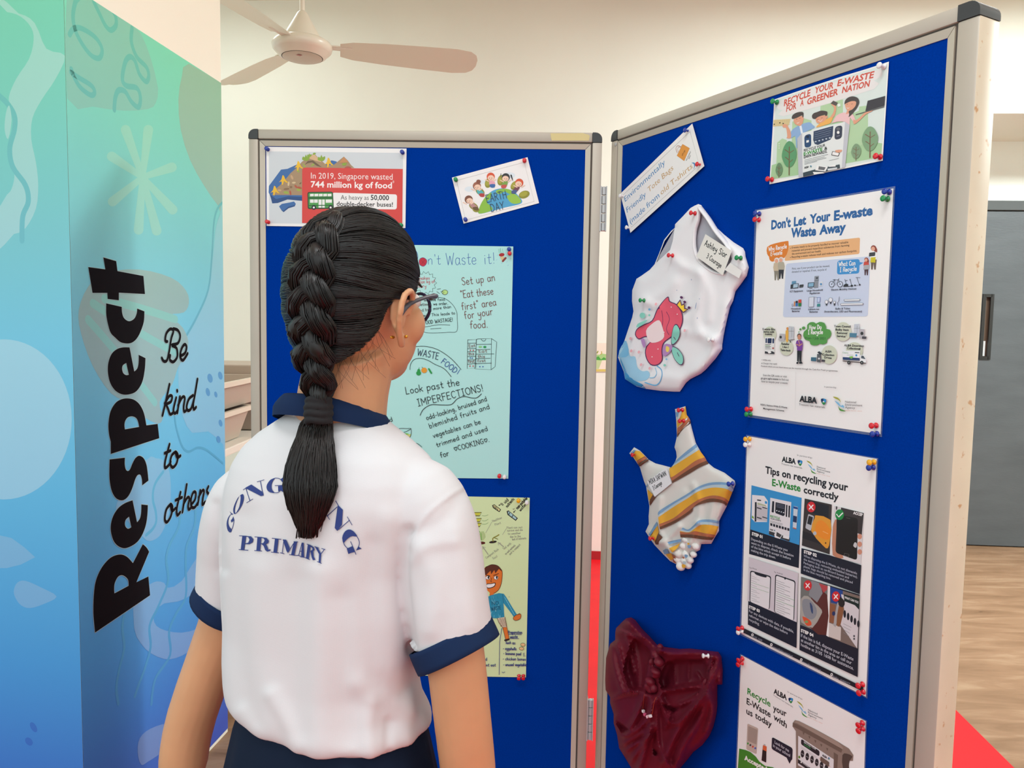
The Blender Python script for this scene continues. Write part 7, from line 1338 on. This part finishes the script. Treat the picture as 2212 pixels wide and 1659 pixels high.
# ---- shirt
bm = bmesh.new()
ROWS = ((893, 622, 826, .85), (912, 592, 850, .72), (940, 548, 892, .60), (975, 508, 935, .56), (1015, 482, 958, .56), (1060, 470, 965, .58), (1120, 462, 948, .60), (1200, 460, 930, .62), (1300, 465, 930, .64), (1400, 472, 924, .66), (1480, 472, 908, .68), (1540, 476, 916, .70), (1572, 482, 932, .71), (1590, 494, 937, .71), (1603, 520, 925, .70))
loft(bm, [row(*r) for r in ROWS])
tube(bm, smooth_path([at(868, 1050, 0.955), at(908, 1072, 0.94), at(932, 1125, 0.935), at(947, 1190, 0.93), at(962, 1295, 0.92), at(977, 1380, 0.917)], 3), [0.034, 0.040, 0.046, 0.050, 0.052, 0.053, 0.054, 0.0545, 0.0545, 0.054, 0.054, 0.053, 0.053, 0.0525, 0.052, 0.052], 24)
tube(bm, smooth_path([at(560, 1060, 1.05), at(530, 1080, 1.065), at(512, 1135, 1.075), at(503, 1200, 1.085), cuL], 3), [0.034, 0.041, 0.046, 0.048, 0.049, 0.050, 0.050, 0.050, 0.050, 0.049, 0.049, 0.049, 0.049], 24)
shirt = fuse('sports_shirt', bm, m_shirt, 0.0035, 14, 0.6)
FOLDS = [([(882, 1150), (872, 1230), (876, 1300), (888, 1400)], 13.0, -0.0065), ([(845, 1130), (838, 1250), (848, 1400), (870, 1540)], 29.0, 0.0047), ([(806, 1180), (800, 1330), (812, 1480)], 26.1, -0.0029), ([(692, 1240), (694, 1400), (690, 1520), (684, 1625)], 37.7, 0.0052), ([(735, 1300), (742, 1450), (752, 1600)], 34.8, -0.0038), ([(640, 1260), (630, 1420), (640, 1580)], 37.7, -0.0029), ([(520, 1120), (500, 1260), (512, 1420), (540, 1560)], 31.9, -0.0033), ([(560, 1240), (555, 1400), (575, 1560)], 34.8, 0.0023),
         ([(590, 1500), (620, 1560), (640, 1615)], 17.4, 0.0038), ([(800, 1520), (795, 1570), (800, 1625)], 17.4, 0.0038), ([(880, 1500), (875, 1560), (885, 1605)], 17.4, 0.0038), ([(930, 1570), (860, 1520), (770, 1480)], 23.2, 0.0029), ([(840, 1560), (838, 1620)], 11.6, -0.0029), ([(520, 1540), (560, 1600)], 17.4, 0.0029),
         ([(900, 1150), (960, 1120), (1000, 1060)], 17.4, -0.0018), ([(905, 1180), (940, 1260), (930, 1360)], 23.2, 0.0029), ([(985, 1150), (1010, 1260), (1020, 1350)], 20.3, 0.0023), ([(890, 1210), (920, 1180), (980, 1170)], 14.5, 0.0018), ([(1008, 1048), (965, 1075), (915, 1120), (886, 1180)], 5.1, 0.0016), ([(465, 1090), (470, 1150), (478, 1230)], 11.6, -0.0029)]
FOLDS = [(smooth_path(P, 4), w, a) for P, w, a in FOLDS]
me = shirt.data; off_ = shirt.location.copy(); nm = [v.normal.copy() for v in me.vertices]
for v, n_ in zip(me.vertices, nm):
    P = v.co + off_
    if n_.dot(EYE - P) < 0: continue
    x, y = proj(P); d = 0
    for Q, w, a in FOLDS:
        if min(abs(x - Q[0][0]), abs(x - Q[-1][0]), abs(x - Q[len(Q) // 2][0])) > 90 + 3 * w: continue
        q = path_d(Q, x, y) / w
        if q < 3: d += a * exp(-q * q)
    if d: v.co += n_ * d
me.update()
under(shirt, girl)
sw = [(shirt.matrix_basis.copy())]
SB = BVHTree.FromPolygons([v.co + off_ for v in me.vertices], [tuple(p.vertices) for p in me.polygons])
class OnShirt:                                            # lays shapes on the cloth of the back
    def px(s, x, y, off=0.0):
        d = ray(x, y).normalized(); h, n_, i, t = SB.ray_cast(EYE, d)
        return (EYE + d * (t - off)) if h is not None else at(x, y, 0.92)
    def uv(s, x, y, off=0.0): p_ = at(x, y, 0.92); return p_.x, p_.z
    def w(s, u, v, off=0.0): x, y = proj(V((u, 0.92, v))); return s.px(x, y, off)
INK = mat('navy_shirt_print', '#34437e', 0.75, spec=0.15)
p = Print(OnShirt(), 0.0009, 4, dl=1.0e-5); p.Z(460, 1000, 5.978)
def ln(a, b, w): d = V((b[0] - a[0], b[1] - a[1])).normalized(); n = V((-d.y, d.x)) * w / 2; p.poly([(a[0] + n.x, a[1] + n.y), (b[0] + n.x, b[1] + n.y), (b[0] - n.x, b[1] - n.y), (a[0] - n.x, a[1] - n.y)], INK)
def arc(P, w):
    Q = smooth_path(P, 4)
    for a, b in zip(Q, Q[1:]): ln(a, b, w)
p.poly([(240, 652), (204, 690), (180, 750), (176, 810), (190, 870), (215, 897), (236, 890), (243, 858), (216, 830), (198, 780), (203, 720), (225, 675)], INK, 2); p.poly([(214, 622), (238, 648), (262, 660), (240, 672)], INK); p.poly([(262, 690), (276, 738), (252, 760), (236, 768), (230, 742), (250, 718)], INK); arc([(272, 735), (262, 800), (243, 858)], 7)
p.poly([(375, 402), (396, 420), (398, 470), (375, 545), (330, 620), (285, 660), (265, 642), (262, 590), (285, 520), (325, 445)], INK, 3, [smooth_path([(345, 425), (312, 490), (286, 575), (284, 640), (300, 640), (335, 575), (352, 500), (356, 440)], 3, True)])
p.poly([(420, 318), (495, 278), (648, 380), (655, 420), (618, 428), (430, 332)], INK); ln((425, 330), (478, 492), 9); ln((432, 516), (516, 464), 7); ln((612, 236), (645, 405), 9); ln((568, 244), (662, 217), 7); ln((388, 348), (432, 318), 7)
p.poly([(805, 192), (745, 215), (705, 265), (690, 310), (705, 355), (740, 380), (795, 386), (766, 350), (756, 300), (766, 250), (788, 213)], INK, 2); arc([(800, 195), (850, 200), (885, 222)], 8); p.poly([(868, 214), (912, 180), (906, 262)], INK); arc([(780, 384), (830, 384), (865, 360)], 8); p.poly([(840, 298), (908, 292), (906, 376), (872, 356), (842, 366)], INK); ln((798, 292), (932, 288), 8)
p.poly([(1000, 205), (1050, 190), (1090, 215), (1095, 250), (1060, 235), (1020, 240), (1080, 300), (1090, 350), (1050, 385), (1000, 370), (990, 330), (1030, 355), (1060, 350), (1010, 290), (985, 240)], INK, 2)
p.poly([(1180, 240), (1225, 260), (1190, 420), (1145, 400)], INK); p.poly([(1270, 285), (1310, 310), (1265, 460), (1225, 440)], INK); ln((1200, 330), (1260, 355), 9)
ln((1420, 420), (1330, 520), 9); p.poly([(1412, 412), (1450, 440), (1420, 600), (1380, 575)], INK); ln((1365, 490), (1420, 520), 8)
p.poly([(1612, 540), (1678, 605), (1665, 800), (1605, 878), (1572, 840)], INK); ln((1605, 565), (1470, 692), 9); ln((1438, 618), (1506, 732), 8); ln((1583, 488), (1622, 556), 9); ln((1622, 862), (1765, 738), 9); ln((1733, 694), (1797, 804), 8)
p.poly([(1668, 970), (1690, 905), (1730, 865), (1780, 862), (1830, 898), (1864, 952), (1800, 945), (1750, 970), (1708, 1010), (1686, 1034)], INK, 2); arc([(1850, 935), (1885, 1000), (1888, 1060), (1860, 1122)], 9); p.poly([(1846, 1132), (1922, 1108), (1876, 1078)], INK); arc([(1678, 1005), (1702, 1066), (1748, 1112)], 9); p.poly([(1728, 1106), (1800, 1074), (1836, 1150), (1790, 1160), (1748, 1176)], INK); ln((1777, 1013), (1848, 1184), 9)
for P in ([(378, 945), (428, 945), (402, 1122), (358, 1118)], [(425, 942), (490, 948), (522, 985), (512, 1025), (470, 1050), (413, 1050), (416, 1038), (455, 1030), (472, 990), (455, 957), (424, 953)], [(574, 958), (624, 962), (608, 1134), (560, 1130)], [(622, 958), (690, 968), (722, 1005), (715, 1035), (680, 1050), (614, 1050), (616, 1040), (650, 1034), (668, 1000), (655, 975), (621, 969)], [(625, 1046), (680, 1050), (702, 1080), (716, 1122), (742, 1112), (738, 1136), (700, 1146), (674, 1125), (654, 1072)], [(800, 980), (847, 984), (825, 1158), (780, 1152)], [(900, 988), (945, 992), (992, 1096), (968, 1165), (950, 1140)], [(1045, 1018), (1087, 1022), (1050, 1192), (1008, 1186)], [(1148, 1028), (1172, 1032), (1176, 1215), (1138, 1212)], [(1225, 1055), (1262, 1068), (1236, 1242), (1200, 1228)], [(1260, 1063), (1300, 1085), (1312, 1120), (1295, 1145), (1256, 1142), (1258, 1132), (1283, 1125), (1284, 1100), (1259, 1080)], [(1258, 1138), (1295, 1146), (1302, 1210), (1324, 1252), (1290, 1256), (1274, 1220)], [(1318, 1085), (1354, 1094), (1398, 1172), (1372, 1182)], [(1370, 1168), (1399, 1168), (1390, 1290), (1364, 1280)]): p.poly(P, INK)
for a, b, w in (((338, 941), (432, 945), 8), ((332, 1119), (456, 1128), 9), ((536, 955), (630, 961), 8), ((534, 1131), (632, 1138), 9), ((760, 973), (882, 987), 9), ((750, 1151), (852, 1163), 9), ((914, 1000), (894, 1162), 9), ((1052, 1022), (968, 1156), 9), ((868, 1160), (920, 1174), 9), ((984, 1185), (1086, 1197), 9), ((1040, 1016), (1098, 1020), 8), ((1150, 1032), (1106, 1196), 9), ((1116, 1140), (1160, 1142), 9), ((1084, 1191), (1130, 1203), 9), ((1124, 1211), (1186, 1221), 9), ((1210, 1046), (1262, 1066), 8), ((1188, 1222), (1250, 1250), 9), ((1436, 1120), (1388, 1184), 10), ((1310, 1078), (1366, 1100), 9), ((1400, 1104), (1450, 1120), 9), ((1344, 1272), (1403, 1298), 9)): ln(a, b, w)
lt = p.build('back_lettering', org=HC.copy()); under(lt, girl); lt.parent = girl
lt['label'] = 'navy serif lettering across the back of the shirt'
# collar and cuffs
def band(name, rings):
    bm = bmesh.new(); loft(bm, rings, cap=False); return wear(name, bm, m_navy)
def tilt(c, w, d, n=32, fx=0.0, rx=0.0): return [q + Zv * ((q - c).dot(F) * fx + (q - c).dot(R) * rx) for q in sring(c, w, d, n, 2.1)]
cc = (at(605, 900, 1.0) + at(838, 905, 1.0)) / 2
kx, kd = 0.0735, 0.070
band('collar', [tilt(cc + Zv * z, kx * s_, kd * s_, fx=-.30, rx=0.0) for z, s_ in ((-.012, 1.06), (.0, 1.05), (.006, 1.01), (.014, .93), (.018, .88), (.014, .84), (.0, .92), (-.010, 1.0))])
def cuff(name, c, ax, r, wd):
    ax = ax.normalized(); x, y = frame_of(ax); bm = bmesh.new()
    loft(bm, [ring_pts(c + ax * h_, x * r * s_, y * r * s_, 32) for h_, s_ in ((-wd / 2, .985), (-wd / 2, 1.04), (-wd * .3, 1.05), (wd * .3, 1.05), (wd / 2, 1.045), (wd / 2 + .001, 1.0), (wd / 2, .93), (-wd / 2, .93))], cap=False)
    return wear(name, bm, m_navy)
cuff('sleeve_cuff', at(982, 1392, 0.915), (cuR - at(945, 1170, 0.93)) + R * .05, 0.0525, 0.027)
cuff('sleeve_cuff', at(494, 1298, 1.095), (cuL - at(508, 1120, 1.075)) + V((-.06, 0, 0)), 0.050, 0.027)
# ---- skirt, shoes
bm = bmesh.new(); RG = []
wc = at(715, 1600, 1.0); wc.z = at(715, 1596, 0.925).z
for z, w, d, pl_ in ((0.02, .112, .090, 0), (-0.012, .134, .100, .2), (-0.03, .140, .104, .5), (-0.10, .155, .118, 1), (-0.22, .175, .138, 1.4), (-0.36, .195, .155, 1.8)):
    rg = sring(B(wc, 0, 0, z), w, d, 96, 2.2); cc_ = B(wc, 0, 0, z)
    RG.append([cc_ + (q - cc_) * (1 + 0.014 * pl_ * (1 if (i // 3) % 2 else -1) * (0.6 + .4 * ((i % 3) / 2))) for i, q in enumerate(rg)])
loft(bm, RG, cap=False); sk = wear('skirt', bm, m_skirt, 60)
for s, h_ in zip((-1, 1), hip):
    an = V((h_.x, h_.y - 0.01, 0.0)); bm = bmesh.new()
    loft(bm, [[an + F * (0.04 + q * cos(t)) + R * (w * sin(t)) + Zv * z for t in [2 * pi * i / 24 for i in range(24)]] for z, q, w in ((0.0, .118, .042), (0.012, .122, .045), (0.03, .116, .043), (0.052, .09, .038), (0.068, .066, .034))])
    wear('shoe', bm, mat('white_canvas_shoe', '#dcdad6', 0.7))
# ---- glasses and earring
m_gl = mat('navy_glasses_frame', '#1a1f45', 0.3, spec=0.5); bm = bmesh.new()
zg = at(925, 664, 1.02).z - HC.z
def rim(s): return [H(s * 0.032 + 0.022 * cos(t), 0.092 - abs(cos(t) * s * .5 + .5) * .010, zg + 0.019 * sin(t)) for t in [2 * pi * i / 28 for i in range(29)]]
for s in (-1, 1): tube(bm, rim(s), 0.0022, 8)
tube(bm, [H(-0.011, 0.090, zg + .004), H(0, 0.094, zg + .007), H(0.011, 0.090, zg + .004)], 0.0018, 8)
g_ = wear('glasses_frame', bm, m_gl)
for s in (-1, 1):
    bm = bmesh.new(); P = [H(s * 0.056, 0.082, zg + .013), H(s * 0.067, 0.076, zg + .015), H(s * 0.078, 0.045, zg + .012), H(s * 0.083, 0.008, zg + .002), H(s * 0.081, -0.008, zg - .014)]; tube(bm, smooth_path(P, 4), [0.0052] * 6 + [0.0036] * 11, 8, flat=0.7); t_ = bm_obj('glasses_temple', bm, mat('grey_glasses_temple', '#4b4a50', 0.35) if s > 0 else m_gl, g_, None, True); t_.location = -g_.location - girl.location
    bm = bmesh.new(); bm.faces.new([bm.verts.new(q) for q in rim(s)[:-1]]); l_ = bm_obj('lens', bm, mat('clear_lens', '#ffffff', 0.02, spec=0.6, alpha=0.12), g_, None); l_.location = -g_.location - girl.location
m_gold = mat('gold_stud', '#d9a441', 0.25, metal=0.9)
for s in (-1, 1):
    bm = bmesh.new(); ell(bm, H(s * 0.082, 0.004, -0.050), (0.0022,) * 3); ell(bm, H(s * 0.074, -0.012, -0.051), (0.0018, 0.004, 0.0022), HEAD); wear('ear_stud', bm, m_gold)
    bm = bmesh.new(); ell(bm, H(s * 0.031, 0.074, -0.004), (0.011,) * 3); wear('eye', bm, mat('white_eye', '#e9e4de', 0.2)); bm = bmesh.new(); ell(bm, H(s * 0.031, 0.0815, -0.004), (0.005, 0.004, 0.005), HEAD); wear('iris', bm, mat('dark_brown_iris', '#24150e', 0.15))
    bm = bmesh.new(); tube(bm, [H(s * 0.016, 0.086, 0.016), H(s * 0.032, 0.083, 0.021), H(s * 0.048, 0.072, 0.015)], [0.002, 0.0026, 0.0012], 6); wear('eyebrow', bm, m_hair)

# ---- hair: cap, swept strands, French braid, ponytail
rnd = random.Random(11)
def dirv(az, el_): a, e = radians(az), radians(el_); return V((sin(a) * cos(e), cos(a) * cos(e), sin(e)))       # az 0 = face, 90 = right ear, 180 = back
def hrad(d):                                              # hair surface in head axes, fuller at the back of the crown
    x, y, z = d.x / (0.080 if d.x > 0 else 0.075), d.y / (0.098 if d.y < 0 else 0.092), d.z / (0.110 if d.z > 0 else 0.118)
    r = (abs(x) ** 2.15 + abs(y) ** 2.15 + abs(z) ** 2.15) ** (-1 / 2.15)
    return r
def hp(d, lift=0.0): d = d.normalized(); r = hrad(d) + lift; return H(d.x * r, d.y * r, d.z * r)
LOW = [(0, 42), (35, 36), (58, 14), (72, -4), (84, -2), (96, -1), (106, -12), (114, -30), (128, -42), (150, -50), (180, -56)]
bm = bmesh.new(); n = 72; rings = []
for j in range(25):
    rg = []
    for i in range(n):
        az = -180 + 360 * i / n; lo = interp(LOW, abs(az)); e = lerp(lo, 90, (j / 24) ** 0.9)
        rg.append(hp(dirv(az, e), -0.004 if j else -0.010))
    rings.append(rg)
loft(bm, rings, cap=True); hair = wear('hair', bm, m_hair)
def strand(bm, P, r0, r1, k=3):
    n_ = len(P); tube(bm, P, [lerp(r0, r1, i / (n_ - 1)) * (0.35 if i in (0,) else 1) for i in range(n_)], k, cap=False)
bm = bmesh.new(); SEC = 8
for side in (1, -1):
    for i in range(1500):
        s = rnd.random(); az = interp([(0, 4), (.22, 40), (.42, 66), (.58, 88), (.72, 106), (.85, 122), (1, 160)], s); e0 = interp(LOW, az) + rnd.uniform(0, 4)
        q = s * SEC; fr = q - int(q); ts = (int(q) + 0.5 + (fr - .5) * .55) / SEC
        e1 = interp([(0, 62), (.2, 44), (.45, 18), (.7, -8), (1, -46)], ts) - 4
        a, b = dirv(az * side, e0), dirv(167 - side * rnd.uniform(2, 9), e1 + rnd.uniform(-3, 3))
        om = a.angle(b); P = []; lf = (0.0045 if side > 0 else 0.002) * (1 - (2 * fr - 1) ** 2) + rnd.uniform(-.0005, .0015)
        for k in range(12):
            t = k / 11; d = (a * sin((1 - t) * om) + b * sin(t * om)) / sin(om)
            d = d + V((0, 0, -0.10 * sin(pi * t) * (1 - s) + 0.05 * sin(pi * t) * (s - .3)))
            P.append(hp(d, -0.003 + (lf + 0.0035 * t) * min(1, t * 4 + .15)))
        strand(bm, P, 0.00085, 0.0011)
wear('swept_strands', bm, m_hair)
# braid centre line: crown, down the back of the head, off the nape to the tie
TIE = at(688, 880, 0.918)
bl = [hp(dirv(166, e), -0.001 + lerp(0, .006, (62 - e) / 100)) for e in (64, 48, 30, 12, -6, -22)] + [hp(dirv(169, -40), 0.010), (hp(dirv(174, -50), 0.008) + TIE) / 2 + V((0.002, -0.002, 0.004)), TIE]
BL = [V(q) for q in smooth_path([tuple(q) for q in bl], 8)]; NB = len(BL)
seg = [0.0]
for a, b in zip(BL, BL[1:]): seg.append(seg[-1] + (b - a).length)
TOT = seg[-1]
def braid_frame(i):
    d = (BL[min(i + 1, NB - 1)] - BL[max(i - 1, 0)]).normalized(); x = (HR_ - d * HR_.dot(d)).normalized(); return d, x, d.cross(x)
for k in range(3):
    core = bmesh.new(); C_, RR = [], []
    for i in range(0, NB):
        u = seg[i] / TOT; d, x, y = braid_frame(i); ph = 2 * pi * (seg[i] / 0.098) + 2 * pi * k / 3
        A_ = interp([(0, .007), (.15, .017), (.6, .0205), (.85, .016), (1, .006)], u); rr = interp([(0, .007), (.15, .0135), (.6, .0155), (.85, .013), (1, .0085)], u)
        C_.append(BL[i] + x * (A_ * sin(ph)) + y * (0.0068 * sin(2 * ph) * min(1, u * 5))); RR.append(rr)
    tube(core, C_, [r * .86 for r in RR], 12, flat=0.8)
    for f_ in range(90):
        t0, rad = rnd.uniform(0, 2 * pi), rnd.uniform(.86, 1.0); P = []
        for i in range(0, NB, 2):
            d = (C_[min(i + 1, NB - 1)] - C_[max(i - 1, 0)]).normalized(); x = (HR_ - d * HR_.dot(d)).normalized(); y = d.cross(x); t = t0 + 2.2 * seg[i] / TOT
            P.append(C_[i] + x * (RR[i] * rad * cos(t)) + y * (RR[i] * rad * .8 * sin(t)))
        strand(core, P, 0.0008, 0.0008)
    wear('braid_lock', core, m_hair)
bm = bmesh.new(); td = (TIE - BL[-6]).normalized()
for k, (h_, r) in enumerate(((-.012, .0135), (-.004, .0150), (.004, .0152), (.012, .0142))):
    x, y = frame_of(td); c = TIE + td * (h_ + .004); tube(bm, [c + x * r * cos(t) + y * r * .9 * sin(t) + td * .001 * sin(3 * t) for t in [2 * pi * i / 24 for i in range(25)]], 0.0046, 8)
o = fuse('hair_tie', bm, mat('black_fabric_tie', '#1d1c1e', 0.9), 0.0014, 2); under(o, girl)
# ponytail lying on the shirt
S_ = OnShirt(); PT = []
for y, cx_, w in ((884, 688, 26), (915, 684, 32), (960, 678, 40), (1010, 672, 50), (1050, 670, 54), (1090, 668, 44), (1125, 667, 30), (1162, 664, 10)):
    q = S_.px(cx_, y); w_ = w * 0.93 / 1660; PT.append((q, w_, y))
def tail_c(j):
    q, w_, y = PT[j]; dk = interp([(884, .012), (960, .022), (1050, .020), (1160, .006)], y); return EYE + (q - EYE) * (1 - dk / (q - EYE).length)
TC = [TIE + td * 0.012] + [tail_c(j) for j in range(1, len(PT))]; TW = [p_[1] for p_ in PT]
bm = bmesh.new()
loft(bm, [[c + V((1, 0, 0)) * (w * .86 * cos(t)) + V((0, 1, 0)) * (min(w * .45, .014) * sin(t)) for t in [2 * pi * i / 16 for i in range(16)]] for c, w in zip(TC[:-3], TW[:-3])])
for f_ in range(1100):
    t0 = rnd.uniform(0, 2 * pi); rad = sqrt(rnd.uniform(.55, 1.1)); ln_ = min(1.0, rnd.triangular(.62, 1.1, .92)); P = []
    wig = rnd.uniform(-.002, .002)
    for j in range(13):
        u = j / 12 * ln_ * (len(TC) - 1); i = min(int(u), len(TC) - 2); fr = u - i
        c = TC[i].lerp(TC[i + 1], fr); w = lerp(TW[i], TW[i + 1], fr); w = max(w, (.004 if f_ % 5 else .013) if j > 8 else 0)
        P.append(c + V((1, 0, 0)) * (w * rad * cos(t0) + wig * sin(j * .9)) + V((0, 1, 0)) * (min(w * .48, .0145) * rad * sin(t0)))
    strand(bm, P, 0.0009, 0.0005)
wear('ponytail', bm, m_hair)
bm = bmesh.new()
for i in range(26):                                       # loose hairs at the nape and temple
    if i < 46:
        az = rnd.uniform(112, 165); d = dirv(az, interp(LOW, az) + 2); a = hp(d, -.002); P = [a, a + V((rnd.uniform(-.01, .012), rnd.uniform(-.008, .004), -.014)), a + V((rnd.uniform(-.02, .026), rnd.uniform(-.012, .006), rnd.uniform(-.03, -.042)))]
    tube(bm, smooth_path([tuple(q) for q in P], 4), 0.00016, 3, cap=False)
wear('loose_hairs', bm, m_hair)
